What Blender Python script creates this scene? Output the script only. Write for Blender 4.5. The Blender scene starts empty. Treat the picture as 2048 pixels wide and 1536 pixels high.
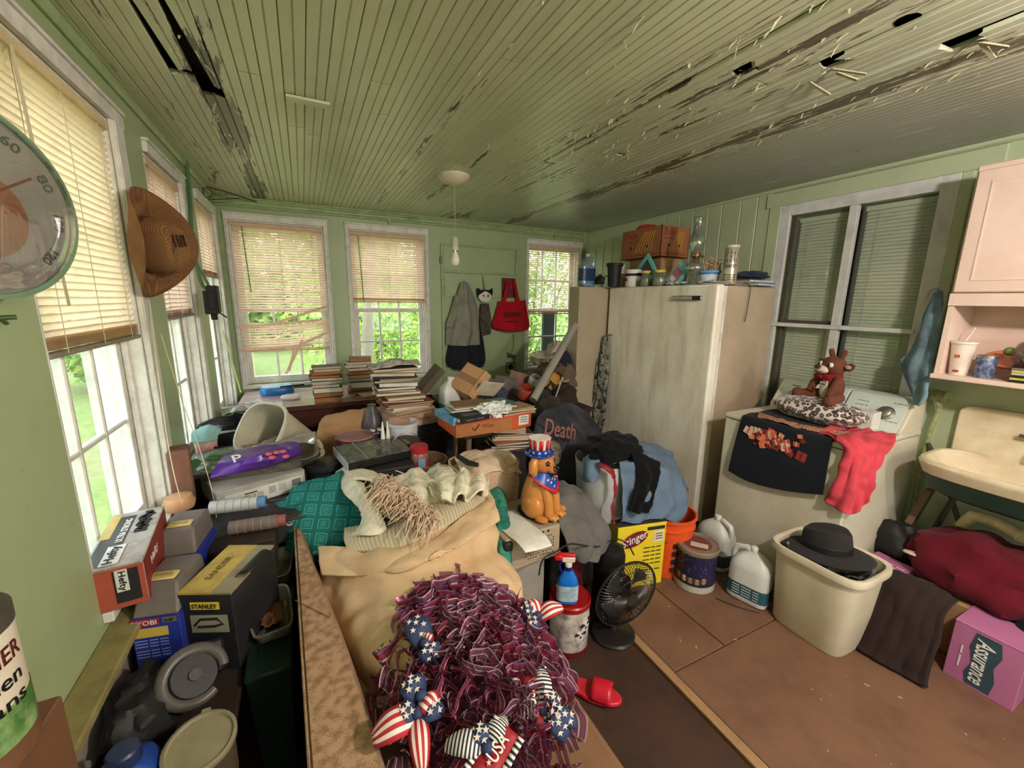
import bpy, math, random
from mathutils import Vector, Matrix, noise, Euler
random.seed(7)
PI=math.pi
sc=bpy.context.scene
COL=sc.collection
# ---------------------------------------------------------------- camera
F=828.; CX,CY=1024.,768.; H=1.58
def _d(u,v): return Vector((u-CX,v-CY,F)).normalized()
_Y=_d(605,595); _Z=-_d(960,4800); _Z=(_Z-_Y*_Y.dot(_Z)).normalized(); _X=_Y.cross(_Z)
RW=Matrix((_X,_Y,_Z))                       # world = RW @ camera(x right, y down, z forward)
EYE=Vector((0,0,H))
cam=bpy.data.objects.new('camera',bpy.data.cameras.new('camera')); COL.objects.link(cam)
r_=RW.to_3x3(); c0,c1,c2=r_.col[0],-r_.col[1],-r_.col[2]
cam.matrix_world=Matrix(((c0.x,c1.x,c2.x,0),(c0.y,c1.y,c2.y,0),(c0.z,c1.z,c2.z,H),(0,0,0,1)))
cam.data.sensor_width=36; cam.data.lens=36*F/2048; cam.data.clip_start=.02; cam.data.clip_end=300
sc.camera=cam
def P(u,v,x=None,y=None,z=None):            # a pixel of the photograph -> the point where it meets a plane
    r=RW@_d(u,v)
    if x is not None: t=x/r.x
    elif y is not None: t=y/r.y
    else: t=(z-H)/r.z
    return EYE+r*t
# ---------------------------------------------------------------- world, lamps, exposure
w=bpy.data.worlds.new('world'); sc.world=w; w.use_nodes=True
nt=w.node_tree; bg=nt.nodes['Background']
tc=nt.nodes.new('ShaderNodeTexCoord'); sep=nt.nodes.new('ShaderNodeSeparateXYZ'); rp=nt.nodes.new('ShaderNodeValToRGB')
nt.links.new(tc.outputs['Generated'],sep.inputs[0]); nt.links.new(sep.outputs['Z'],rp.inputs[0]); nt.links.new(rp.outputs[0],bg.inputs[0])
rp.color_ramp.elements[0].position=.0; rp.color_ramp.elements[0].color=(.97,.94,.96,1)
rp.color_ramp.elements[1].position=.8; rp.color_ramp.elements[1].color=(.80,.83,1,1)
bg.inputs[1].default_value=6.2
vs=sc.view_settings; sc.display_settings.display_device='sRGB'
vs.view_transform='Standard'; vs.look='None'; vs.gamma=1; vs.use_curve_mapping=False; vs.exposure=0.22
def point(name,loc,power,col,r=.05):
    l=bpy.data.lights.new(name,'POINT'); l.energy=power; l.color=col; l.shadow_soft_size=r
    o=bpy.data.objects.new(name,l); o.location=loc; COL.objects.link(o); return o
point('ceiling_bulb_light',(1.35,-.35,2.13),104,(1,.87,.82),.045)
point('added_fill_light',(1.6,-1.9,2.13),70,(1,.87,.82),.06)  # added fill light deep behind the camera, no fixture belongs to it
# ---------------------------------------------------------------- helpers
def srgb(c):
    return tuple(((x/255)/12.92 if x/255<=.04045 else ((x/255+.055)/1.055)**2.4) for x in c)+(1,)
MATS={}
def N(nt,t,**k):
    n=nt.nodes.new(t)
    for a,b in k.items():
        if a.startswith('i_'):
            key=a[2:]; key=int(key) if key.isdigit() else key.replace('_',' ')
            n.inputs[key].default_value=b
        else: setattr(n,a,b)
    return n
def newmat(name):
    m=bpy.data.materials.new(name); m.use_nodes=True
    return m,m.node_tree,m.node_tree.nodes['Principled BSDF']
def ramp(nt,src,stops,interp='LINEAR'):
    r=N(nt,'ShaderNodeValToRGB'); r.color_ramp.interpolation=interp
    e=r.color_ramp.elements
    while len(e)<len(stops): e.new(.5)
    for i,(p,c) in enumerate(stops):
        e[i].position=p; e[i].color=c if len(c)==4 else srgb(c)
    nt.links.new(src,r.inputs[0]); return r.outputs[0]
def mix(nt,f,a,b,blend='MIX'):
    m=N(nt,'ShaderNodeMix',data_type='RGBA',blend_type=blend)
    for s,val in ((0,f),(6,a),(7,b)):
        if hasattr(val,'node'): nt.links.new(val,m.inputs[s])
        else: m.inputs[s].default_value=val if s==0 else (val if len(val)==4 else srgb(val))
    return m.outputs[2]
def coords(nt,scale=(1,1,1),kind='Object',rnd=True):
    t=N(nt,'ShaderNodeTexCoord'); mp=N(nt,'ShaderNodeMapping'); mp.inputs['Scale'].default_value=scale
    nt.links.new(t.outputs[kind],mp.inputs[0])
    if rnd:
        oi=N(nt,'ShaderNodeObjectInfo'); ml=N(nt,'ShaderNodeMath',operation='MULTIPLY',i_1=37.)
        nt.links.new(oi.outputs['Random'],ml.inputs[0]); nt.links.new(ml.outputs[0],mp.inputs['Location'])
    return mp.outputs[0]
def noisef(nt,vec,scale,detail=4,rough=.6):
    n=N(nt,'ShaderNodeTexNoise',i_Scale=scale,i_Detail=detail,i_Roughness=rough); nt.links.new(vec,n.inputs['Vector']); return n.outputs['Fac']
def bumpn(nt,bs,h,strength,dist=.002):
    b=N(nt,'ShaderNodeBump'); b.inputs['Strength'].default_value=strength; b.inputs['Distance'].default_value=dist
    nt.links.new(h,b.inputs['Height']); nt.links.new(b.outputs[0],bs.inputs['Normal'])
def M(name,col,rough=.6,dirt=None,ds=9,da=.35,bump=.25,bs=90,metal=0,st=(1,1,1),spec=.4):
    """plain stuff with soft dirt and fine relief"""
    if name in MATS: return MATS[name]
    m,nt,b=newmat(name)
    if dirt is None: dirt=tuple(x*.55 for x in col)
    v=coords(nt,st)
    n1=noisef(nt,v,ds,6,.65)
    f=ramp(nt,n1,[(.42,(0,0,0,1)),(.72,(da,da,da,1))])
    nt.links.new(mix(nt,f,col,dirt),b.inputs['Base Color'])
    b.inputs['Roughness'].default_value=rough; b.inputs['Metallic'].default_value=metal
    b.inputs['Specular IOR Level'].default_value=spec
    if bump: bumpn(nt,b,noisef(nt,v,bs,3),bump)
    MATS[name]=m; return m
def C(r,g,b_,rough=.6,**k):
    return M('paint_%d_%d_%d_%d'%(r,g,b_,int(rough*100)),(r,g,b_),rough,**k)
def MCLOTH(name,col,col2=None,scale=700,rough=.95,dirt=None,da=.3):
    if name in MATS: return MATS[name]
    m,nt,b=newmat(name); v=coords(nt)
    n1=noisef(nt,v,7,5); n2=noisef(nt,v,scale*.5,2)
    base=mix(nt,n2,col,col2 or tuple(x*.75 for x in col))
    f=ramp(nt,n1,[(.45,(0,0,0,1)),(.75,(da,da,da,1))])
    nt.links.new(mix(nt,f,base,dirt or tuple(x*.6 for x in col)),b.inputs['Base Color'])
    b.inputs['Roughness'].default_value=rough; b.inputs['Specular IOR Level'].default_value=.15
    b.inputs['Sheen Weight'].default_value=.05
    bumpn(nt,b,n2,.4,.001)
    MATS[name]=m; return m
def MSTRIPE(name,cols,scale,axis='X',rough=.7,coord='Object',bump=.0,dist=0):
    """repeating bands of colour"""
    if name in MATS: return MATS[name]
    m,nt,b=newmat(name); v=coords(nt,(scale,)*3,coord,False)
    s=N(nt,'ShaderNodeSeparateXYZ'); nt.links.new(v,s.inputs[0])
    out=s.outputs[axis]
    if dist:
        nn=noisef(nt,v,.6,2); a=N(nt,'ShaderNodeMath',operation='MULTIPLY_ADD',i_1=dist); nt.links.new(nn,a.inputs[0]); nt.links.new(out,a.inputs[2]); out=a.outputs[0]
    fr=N(nt,'ShaderNodeMath',operation='FRACT'); nt.links.new(out,fr.inputs[0])
    k=len(cols); c=ramp(nt,fr.outputs[0],[(i/k,cc) for i,cc in enumerate(cols)],'CONSTANT')
    nt.links.new(c,b.inputs['Base Color']); b.inputs['Roughness'].default_value=rough
    if bump: bumpn(nt,b,fr.outputs[0],bump)
    MATS[name]=m; return m
def MGLASS(name,tint=(235,240,240),refl=.09,alpha=.9,rough=.03):
    if name in MATS: return MATS[name]
    m,nt,b=newmat(name); nt.nodes.remove(b)
    o=nt.nodes['Material Output']
    tr=N(nt,'ShaderNodeBsdfTransparent'); tr.inputs[0].default_value=srgb(tint)
    gl=N(nt,'ShaderNodeBsdfGlossy'); gl.inputs['Roughness'].default_value=rough
    df=N(nt,'ShaderNodeBsdfDiffuse'); df.inputs[0].default_value=srgb(tint)
    lw=N(nt,'ShaderNodeLayerWeight'); lw.inputs[0].default_value=.5
    pw=N(nt,'ShaderNodeMath',operation='POWER',i_1=5.); nt.links.new(lw.outputs['Facing'],pw.inputs[0])
    fr=N(nt,'ShaderNodeMath',operation='MULTIPLY_ADD',i_1=.5,i_2=.012); nt.links.new(pw.outputs[0],fr.inputs[0])
    m1=N(nt,'ShaderNodeMixShader'); m1.inputs[0].default_value=1-alpha; nt.links.new(tr.outputs[0],m1.inputs[1]); nt.links.new(df.outputs[0],m1.inputs[2])
    ad=N(nt,'ShaderNodeMath',operation='ADD',i_1=refl*.3); nt.links.new(fr.outputs[0],ad.inputs[0])
    m2=N(nt,'ShaderNodeMixShader'); nt.links.new(ad.outputs[0],m2.inputs[0]); nt.links.new(m1.outputs[0],m2.inputs[1]); nt.links.new(gl.outputs[0],m2.inputs[2])
    nt.links.new(m2.outputs[0],o.inputs[0]); MATS[name]=m; return m
def I4(): return Matrix.Identity(4)
def TR(loc=(0,0,0),rz=0,rx=0,ry=0,s=1):
    return Matrix.Translation(loc)@Euler((rx,ry,rz)).to_matrix().to_4x4()@Matrix.Diagonal((s,s,s,1) if not hasattr(s,'__len__') else (*s,1))
class MB:
    def __init__(s,Mx=None): s.v=[];s.f=[];s.M=Mx or I4();s.uv={}
    def add(s,vs,fs,Mx=None):
        n=len(s.v); T=s.M@Mx if Mx is not None else s.M
        s.v+= [T@Vector(p) for p in vs]; s.f+=[tuple(i+n for i in f) for f in fs]; return s
    def box(s,c,d,rz=0,rx=0,ry=0):
        x,y,z=d[0]/2,d[1]/2,d[2]/2
        vs=[(a,b,c_) for a in(-x,x) for b in(-y,y) for c_ in(-z,z)]
        fs=[(0,1,3,2),(4,6,7,5),(0,4,5,1),(2,3,7,6),(0,2,6,4),(1,5,7,3)]
        return s.add(vs,fs,TR(c,rz,rx,ry))
    def bb(s,a,b):                         # box from corner to corner
        return s.box([(a[i]+b[i])/2 for i in range(3)],[abs(b[i]-a[i]) for i in range(3)])
    def hexa(s,p8):                        # bottom 4 (ccw from above) then top 4
        return s.add(p8,[(3,2,1,0),(4,5,6,7),(0,1,5,4),(1,2,6,5),(2,3,7,6),(3,0,4,7)])
    def prism(s,poly,z0,z1,Mx=None):
        n=len(poly); vs=[(p[0],p[1],z0) for p in poly]+[(p[0],p[1],z1) for p in poly]
        fs=[tuple(range(n-1,-1,-1)),tuple(range(n,2*n))]+[(i,(i+1)%n,n+(i+1)%n,n+i) for i in range(n)]
        return s.add(vs,fs,Mx)
    def lathe(s,prof,n=20,Mx=None,sq=None,close=False):
        """profile of (r,z); sq = superellipse exponent for squarish bodies, or (ex,sx,sy)"""
        vs=[];fs=[];e,sx,sy=(2,1,1) if sq is None else sq
        for (r,z) in prof:
            for k in range(n):
                a=2*PI*k/n; c,q=math.cos(a),math.sin(a)
                rr=1/((abs(c)**e+abs(q)**e)**(1/e)) if e!=2 else 1
                vs.append((r*rr*c*sx,r*rr*q*sy,z))
        m=len(prof)
        for i in range(m-1):
            for k in range(n): fs.append((i*n+k,i*n+(k+1)%n,(i+1)*n+(k+1)%n,(i+1)*n+k))
        if prof[0][0]>1e-4 and not close: fs.append(tuple(range(n-1,-1,-1)))
        if prof[-1][0]>1e-4 and not close: fs.append(tuple((m-1)*n+k for k in range(n)))
        return s.add(vs,fs,Mx)
    def cyl(s,p0,p1,r0,r1=None,n=14):
        return s.tube([p0,p1],[r0,r0 if r1 is None else r1],n)
    def tube(s,pts,r,n=8,closed=False,cap=True):
        pts=[Vector(p) for p in pts]; m=len(pts)
        if not hasattr(r,'__len__'): r=[r]*m
        vs=[];up=None
        for i,p in enumerate(pts):
            a=pts[(i-1)%m] if (closed or i>0) else p; b=pts[(i+1)%m] if (closed or i<m-1) else p
            t=(b-a); t=t.normalized() if t.length>1e-9 else Vector((0,0,1))
            if up is None: up=Vector((0,0,1)) if abs(t.z)<.9 else Vector((1,0,0))
            u=(up-t*up.dot(t)); u=u.normalized() if u.length>1e-6 else t.orthogonal().normalized()
            up=u; q=t.cross(u)
            for k in range(n):
                an=2*PI*k/n; vs.append(p+(u*math.cos(an)+q*math.sin(an))*r[i])
        fs=[]
        for i in range(m if closed else m-1):
            j=(i+1)%m
            for k in range(n): fs.append((i*n+k,i*n+(k+1)%n,j*n+(k+1)%n,j*n+k))
        if cap and not closed: fs+= [tuple(range(n-1,-1,-1)),tuple((m-1)*n+k for k in range(n))]
        return s.add(vs,fs)
    def ell(s,c,r,n=14,m=9,Mx=None,fn=None):
        if not hasattr(r,'__len__'): r=(r,r,r)
        vs=[];fs=[]
        for i in range(m+1):
            th=PI*i/m
            for k in range(n):
                ph=2*PI*k/n; d=Vector((math.sin(th)*math.cos(ph),math.sin(th)*math.sin(ph),math.cos(th)))
                if fn: d=fn(d)
                vs.append((d.x*r[0],d.y*r[1],d.z*r[2]))
        for i in range(m):
            for k in range(n): fs.append((i*n+k,(i+1)*n+k,(i+1)*n+(k+1)%n,i*n+(k+1)%n))
        return s.add(vs,fs,Matrix.Translation(c)@(Mx or I4()))
    def grid(s,fn,nu,nv,closeu=False):
        n=len(s.v); vs=[fn(i/(nu-1) if not closeu else i/nu,j/(nv-1)) for j in range(nv) for i in range(nu)]
        fs=[]
        for j in range(nv-1):
            for i in range(nu if closeu else nu-1):
                k=(i+1)%nu; fs.append((j*nu+i,j*nu+k,(j+1)*nu+k,(j+1)*nu+i))
        for j in range(nv):
            for i in range(nu): s.uv[n+j*nu+i]=(i/(nu-1),j/(nv-1))
        return s.add(vs,fs)
def setp(o,label=None,cat=None,group=None,kind=None):
    if label: o['label']=label
    if cat: o['category']=cat
    if group: o['group']=group
    if kind: o['kind']=kind
    return o
def wm(o):
    m=o.matrix_basis.copy()
    while o.parent: o=o.parent; m=o.matrix_basis@m
    return m
def mesh(name,mb,mat,parent=None,smooth=True,bev=0,loc=None,rot=None,world=False,solid=0,sub=0,kind=None,label=None,ang=38,bseg=1):
    me=bpy.data.meshes.new(name); vs=mb.v
    if world and parent is not None:
        iv=wm(parent).inverted(); vs=[iv@p for p in vs]
    me.from_pydata([tuple(p) for p in vs],[],mb.f)
    if mb.uv:
        ul=me.uv_layers.new(name='UVMap')
        for l in me.loops: ul.data[l.index].uv=mb.uv.get(l.vertex_index,(0,0))
    mats=mat if isinstance(mat,(list,tuple)) else [mat]
    for m_ in mats: me.materials.append(m_)
    if smooth:
        me.polygons.foreach_set('use_smooth',[True]*len(me.polygons)); me.set_sharp_from_angle(angle=math.radians(ang))
    me.validate(); me.update()
    o=bpy.data.objects.new(name,me); COL.objects.link(o)
    if parent: o.parent=parent
    if loc is not None: o.location=loc
    if rot is not None: o.rotation_euler=rot
    if solid: md=o.modifiers.new('solid','SOLIDIFY'); md.thickness=abs(solid); md.offset=0 if solid>0 else -1
    if bev: md=o.modifiers.new('bevel','BEVEL'); md.width=bev; md.segments=bseg; md.limit_method='ANGLE'; md.angle_limit=math.radians(40)
    if sub: md=o.modifiers.new('sub','SUBSURF'); md.levels=sub; md.render_levels=sub
    if kind: o['kind']=kind
    if label: o['label']=label
    return o
def thing(name,label,cat,loc=(0,0,0),rz=0,rx=0,ry=0,group=None,s=1):
    o=bpy.data.objects.new(name,None); o.empty_display_size=.05; COL.objects.link(o)
    o.location=loc; o.rotation_euler=(rx,ry,rz); o.scale=(s,s,s) if not hasattr(s,'__len__') else s
    return setp(o,label,cat,group)
def solo(name,label,cat,mb,mat,loc=(0,0,0),rz=0,rx=0,ry=0,group=None,kind=None,**k):
    o=mesh(name,mb,mat,None,loc=loc,rot=(rx,ry,rz),**k); setp(o,label,cat,group,kind); return o
def recenter(o):                                  # world-built mesh: put its origin at its base
    me=o.data; xs=[v.co for v in me.vertices]
    c=Vector((sum(v.x for v in xs)/len(xs),sum(v.y for v in xs)/len(xs),min(v.z for v in xs)))
    me.transform(Matrix.Translation(-c)); o.location=o.matrix_basis@c; return o
def wsolo(name,label,cat,mb,mat,**k):
    return recenter(solo(name,label,cat,mb,mat,**k))
def struct(name,mb,mat,parent=None,**k):
    o=mesh(name,mb,mat,parent,**k)
    if parent is None: o['kind']='structure'
    return o
def copyt(o,parent=None):
    c=o.copy(); COL.objects.link(c); c.parent=parent
    for ch in list(o.children): copyt(ch,c)
    return c
def text(s,parent,mat,o,right,up,wd,ht,name='lettering',world=False,ext=.0004,shear=0,off=.0012):
    cu=bpy.data.curves.new('t','FONT'); cu.body=s; cu.extrude=ext; cu.resolution_u=3; cu.shear=shear; cu.fill_mode='BOTH'; cu.offset=.012
    to=bpy.data.objects.new('t',cu); me=bpy.data.meshes.new_from_object(to)
    bpy.data.objects.remove(to); bpy.data.curves.remove(cu)
    xs=[v.co.x for v in me.vertices]; ys=[v.co.y for v in me.vertices]
    if not xs: return None
    x0,x1,y0,y1=min(xs),max(xs),min(ys),max(ys)
    R=Vector(right).normalized(); U=Vector(up); U=(U-R*U.dot(R)).normalized(); Nn=R.cross(U); O=Vector(o)
    iv=wm(parent).inverted() if world else I4()
    for v in me.vertices:
        a=((v.co.x-x0)/(x1-x0)-.5)*wd; b=((v.co.y-y0)/(y1-y0)-.5)*ht
        v.co=iv@(O+R*a+U*b+Nn*(off+v.co.z))
    me.materials.clear(); me.materials.append(mat)
    ob=bpy.data.objects.new(name,me); me.name=name; COL.objects.link(ob); ob.parent=parent; return ob
def nz(x,y=0,z=0,s=1): return noise.noise(Vector((x*s,y*s,z*s)))
def lerp(a,b,t): return a+(b-a)*t
def resample(pl,n):
    pl=[Vector(p) for p in pl]; d=[0]
    for a,b in zip(pl,pl[1:]): d.append(d[-1]+(b-a).length)
    out=[];j=0
    for i in range(n):
        t=d[-1]*i/(n-1)
        while j<len(pl)-2 and d[j+1]<t: j+=1
        k=(t-d[j])/max(d[j+1]-d[j],1e-9); p0=pl[max(j-1,0)];p1=pl[j];p2=pl[j+1];p3=pl[min(j+2,len(pl)-1)]
        out.append(.5*((2*p1)+(p2-p0)*k+(2*p0-5*p1+4*p2-p3)*k*k+(3*p1-p0-3*p2+p3)*k**3))
    return out
def sheet(rows,nu=40,nv=40,amp=.01,fs=6,dirv=None,fold=0,nf=6,seed=0,edge=.15):
    """cloth through rows of 3-D points; fold ripples run down the rows"""
    rr=[resample(r,nu) for r in rows]; cols=[resample([r[i] for r in rr],nv) for i in range(nu)]
    mb=MB()
    def fn(a,b):
        i=round(a*(nu-1)); j=round(b*(nv-1)); p=cols[i][j]
        i0,i1=max(i-1,0),min(i+1,nu-1); j0,j1=max(j-1,0),min(j+1,nv-1)
        n=(cols[i1][j]-cols[i0][j]).cross(cols[i][j1]-cols[i][j0]); n=n.normalized() if n.length>1e-9 else Vector((0,0,1))
        q=nz(p.x*fs+seed,p.y*fs,p.z*fs)+.5*nz(p.x*fs*2.3+seed,p.y*fs*2.3,p.z*fs*2.3+5)
        g=math.sin(a*nf*2*PI+2*nz(b*2,seed,a)+seed)*fold*(.35+.65*b)
        return p+n*(q*amp+g)
    return mb.grid(fn,nu,nv)
def pillow(mb,w_,d_,h_,Mx,ex=3.2,amp=.012,seed=0,n=44,m=20):
    def fn(d):
        a=math.atan2(d.y,d.x); rr=(abs(math.cos(a))**ex+abs(math.sin(a))**ex)**(-1/ex)
        r=math.hypot(d.x,d.y); k=rr*(r**.75)
        edge=1-max(0,r-.75)*1.2
        q=Vector((math.cos(a)*k,math.sin(a)*k,d.z*edge))
        nn=nz(q.x*2.2+seed,q.y*2.2,q.z*2)*1+.5*nz(q.x*5+seed,q.y*5,q.z*3)
        return q*(1+nn*amp*6) if True else q
    return mb.ell((0,0,0),(w_/2,d_/2,h_/2),n,m,Mx,fn)
# ---------------------------------------------------------------- room materials
LW,BK,RT,CE,NR=-.573,4.15,3.0,2.356,-2.6
def wallpaint(name,col,dirt,da=.5):
    m,nt,b=newmat(name); v=coords(nt,rnd=False)
    n1=noisef(nt,v,3,8,.7); n2=noisef(nt,v,25,6,.7)
    c=mix(nt,ramp(nt,n1,[(.45,(0,0,0,1)),(.8,(da,da,da,1))]),col,dirt)
    c=mix(nt,ramp(nt,n2,[(.66,(0,0,0,1)),(.74,(.6,.6,.6,1))]),c,(95,100,70))
    nt.links.new(c,b.inputs['Base Color']); b.inputs['Roughness'].default_value=.42
    bumpn(nt,b,noisef(nt,v,40,4),.15); return m
MW=wallpaint('green_wall_paint',(160,175,132),(132,148,104))
MWR=wallpaint('green_right_wall_paint',(176,188,154),(150,162,128))
def ceilmat():
    m,nt,b=newmat('peeling_green_board_paint'); v=coords(nt,rnd=False)
    t=N(nt,'ShaderNodeTexCoord'); sp=N(nt,'ShaderNodeSeparateXYZ'); nt.links.new(t.outputs['Object'],sp.inputs[0])
    oi=N(nt,'ShaderNodeObjectInfo')
    # board to board tone
    base=ramp(nt,oi.outputs['Random'],[(0,(190,194,160)),(.5,(202,206,172)),(1,(196,202,164))])
    n0=noisef(nt,v,1.6,5,.6); base=mix(nt,ramp(nt,n0,[(.4,(0,0,0,1)),(.75,(.45,.45,.45,1))]),base,(150,154,118))
    # dimmer light on the house side painted in as grey, with some dirt
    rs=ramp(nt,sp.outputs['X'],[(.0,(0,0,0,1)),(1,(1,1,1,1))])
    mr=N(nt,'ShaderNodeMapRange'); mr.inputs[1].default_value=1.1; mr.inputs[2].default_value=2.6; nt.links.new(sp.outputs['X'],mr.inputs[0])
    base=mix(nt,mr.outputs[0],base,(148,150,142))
    # flaking: long narrow patches, thick in some bands of the ceiling
    vs_=coords(nt,(34,3.2,1),rnd=False); nf=noisef(nt,vs_,1,8,.72)
    vb=coords(nt,(5.5,.9,1),rnd=False); nb=noisef(nt,vb,1,3,.5)
    def band(c,w_,a=1.):
        s=N(nt,'ShaderNodeMath',operation='SUBTRACT',i_1=c); nt.links.new(sp.outputs['X'],s.inputs[0])
        ab=N(nt,'ShaderNodeMath',operation='ABSOLUTE'); nt.links.new(s.outputs[0],ab.inputs[0])
        r=N(nt,'ShaderNodeMapRange'); r.inputs[1].default_value=0; r.inputs[2].default_value=w_; r.inputs[3].default_value=a; r.inputs[4].default_value=0
        nt.links.new(ab.outputs[0],r.inputs[0]); return r.outputs[0]
    acc=None
    for c_,w_,a in ((-.24,.11,1.3),(1.40,.34,.95),(-.46,.1,.6),(.62,.08,.5),(1.95,.22,.8),(.95,.08,.5),(.3,.05,.45)):
        x=band(c_,w_,a)
        if acc is None: acc=x
        else:
            mm=N(nt,'ShaderNodeMath',operation='MAXIMUM'); nt.links.new(acc,mm.inputs[0]); nt.links.new(x,mm.inputs[1]); acc=mm.outputs[0]
    pr=N(nt,'ShaderNodeMath',operation='MULTIPLY'); nt.links.new(acc,pr.inputs[0]); nt.links.new(ramp(nt,nb,[(.35,(0,0,0,1)),(.6,(1,1,1,1))]),pr.inputs[1])
    ad=N(nt,'ShaderNodeMath',operation='MULTIPLY_ADD',i_1=.36); nt.links.new(pr.outputs[0],ad.inputs[0]); nt.links.new(nf,ad.inputs[2])
    pale=ramp(nt,ad.outputs[0],[(.60,(0,0,0,1)),(.64,(.75,.75,.75,1))]); dark=ramp(nt,ad.outputs[0],[(.70,(0,0,0,1)),(.73,(.9,.9,.9,1))])
    c=mix(nt,pale,base,(198,198,170)); c=mix(nt,dark,c,(70,56,38))
    nt.links.new(c,b.inputs['Base Color']); b.inputs['Roughness'].default_value=.21
    bumpn(nt,b,ad.outputs[0],.5,.004); return m
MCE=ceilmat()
MWHT=M('window_white',(222,219,210),.5,(150,144,128),16,.45,.3)
MWH2=M('right_window_white',(206,208,206),.5,(150,150,146),10,.5,.2)
MDARK=M('void_black',(14,13,12),.9,bump=0)
MPANE=MGLASS('window_glass',(236,242,238),.08,.95)
MTRG=M('green_trim',(158,176,128),.4,(110,124,84),12,.6,.2)
# ---------------------------------------------------------------- walls
def wall_with_holes(name,a0,a1,z0,z1,holes,to3,t=.16,mat=None):
    """holes: (a,b,zlo,zhi) along the wall; to3(a,z,d) -> world point, d = outwards depth"""
    mb=MB(); xs=sorted({a0,a1,*[h[0] for h in holes],*[h[1] for h in holes]})
    for p,q in zip(xs,xs[1:]):
        hh=[h for h in holes if h[0]<=p and h[1]>=q]
        segs=[(z0,z1)] if not hh else [(z0,hh[0][2]),(hh[0][3],z1)]
        for lo,hi in segs: mb.bb(to3(p,lo,0),to3(q,hi,t))
    return struct(name,mb,mat or MW,smooth=False)
L3=lambda a,z,d:(LW-d,a,z)
B3=lambda a,z,d:(a,BK+d,z)
R3=lambda a,z,d:(RT+d,a,z)
WL=[(1.41,2.09),(2.46,3.02),(3.42,4.0)]
WB=[(-.49,.205),(.41,1.10),(2.25,2.92)]
wall_with_holes('wall_left',NR,BK+.16,-.02,CE+.1,[(a,b,.70,2.19) for a,b in WL],L3)
wall_with_holes('wall_back',LW,RT,-.02,CE+.1,[(a,b,.83,2.185) for a,b in WB],B3)
wall_with_holes('wall_right',NR,BK+.16,-.02,CE+.1,[(1.07,1.84,.8,2.17)],R3,mat=MWR)
wall_with_holes('wall_near',LW,RT,-.02,CE+.1,[(.1,1.0,.7,2.1),(1.5,2.6,.7,2.1)],lambda a,z,d:(a,NR-d,z))
# pier boards on the left wall stand slightly proud of the window reveals
# ---------------------------------------------------------------- floor: sheets with open seams
floor=struct('floor',MB().bb((LW-.16,NR,-.12),(RT+.16,BK+.16,-.022)),MDARK,smooth=False)
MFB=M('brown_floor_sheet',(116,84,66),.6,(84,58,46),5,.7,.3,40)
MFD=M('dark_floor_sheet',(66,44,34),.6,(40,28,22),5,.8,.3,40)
def sheetf(x0,y0,x1,y1,m,z=0):
    g=.003; return mesh('panel',MB().bb((x0+g,y0+g,-.02),(x1-g,y1-g,z)),m,floor,smooth=False,bev=.002)
for y0,y1 in ((NR,-1.4),(-1.4,-.2),(-.2,1.04)):
    sheetf(1.33,y0,2.55,y1,MFB); sheetf(2.55,y0,RT,y1,MFB)
sheetf(1.33,1.04,1.66,4.15,MFB); sheetf(1.66,1.04,2.88,2.26,MFB); sheetf(2.88,1.04,RT,2.26,MFB); sheetf(1.66,2.26,RT,4.15,MFB)
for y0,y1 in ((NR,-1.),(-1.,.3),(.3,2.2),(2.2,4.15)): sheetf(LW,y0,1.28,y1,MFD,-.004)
MWD=M('strip_wood',(158,124,88),.5,(96,70,48),12,.6,.3,60,st=(1,.2,1))
mesh('wood_strip',MB().bb((1.283,NR,-.02),(1.325,BK,.008)),MWD,floor,bev=.003)
mb=MB()
for i in range(60):
    u,v=random.uniform(1.4,2.9),random.uniform(.1,1.6); r=random.uniform(.002,.007); mb.box((u,v,.001),(r,r*random.uniform(.4,3),.002),rz=random.uniform(0,3))
mesh('grit',mb,C(170,150,125),floor,kind='stuff',smooth=False)
# ---------------------------------------------------------------- ceiling: beaded boards running to the far wall
ceiling=struct('ceiling',MB().bb((LW-.16,NR-.1,CE+.055),(RT+.16,BK+.16,CE+.12)),MDARK,smooth=False)
BW=.0714
def board(i,y0,y1,dz=0,sag0=0,sag1=0,w0=1.,w1=1.,side=0,rag=0,seed=0):
    x0=LW+i*BW; n=max(2,int((y1-y0)/.22)); g=.0016
    prof=[(0,.012),(0,.003),(.003,0),(.0325,0),(.0342,.0026),(.0357,.0008),(.0372,.0026),(.0389,0),(BW-g-.003,0),(BW-g,.003),(BW-g,.012)]
    vs=[];fs=[];m=len(prof)
    for j in range(n+1):
        t=j/n; y=lerp(y0,y1,t); wd=lerp(w0,w1,t); s=lerp(sag0,sag1,t)
        for k,(px_,pz) in enumerate(prof):
            fx=px_/BW
            xx=x0+(px_*wd if side==0 else BW-g-(BW-g-px_)*wd)
            yy=y+(rag*nz(fx*9,seed,i) if j in(0,n) and rag else 0)
            vs.append((xx,yy,CE+pz+dz-s*(1 if side==0 else 1)+.0018*nz(x0*3,y*1.3)))
    for j in range(n):
        for k in range(m-1): fs.append((j*m+k,j*m+k+1,(j+1)*m+k+1,(j+1)*m+k))
        fs.append((j*m+m-1,j*m,(j+1)*m,(j+1)*m+m-1))
    fs+=[tuple(range(m-1,-1,-1)),tuple(n*m+k for k in range(m))]
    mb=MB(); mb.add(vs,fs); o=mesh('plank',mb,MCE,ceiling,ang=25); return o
nb=int((RT-LW)/BW)+1
butts={1:2.9,3:1.2,6:1.9,8:2.35,9:2.42,12:1.75,13:2.02,17:1.4,20:2.5,23:1.3,26:2.2,29:1.1,31:1.85,34:2.4,38:1.6,41:2.0,44:1.3,47:2.3}
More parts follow.
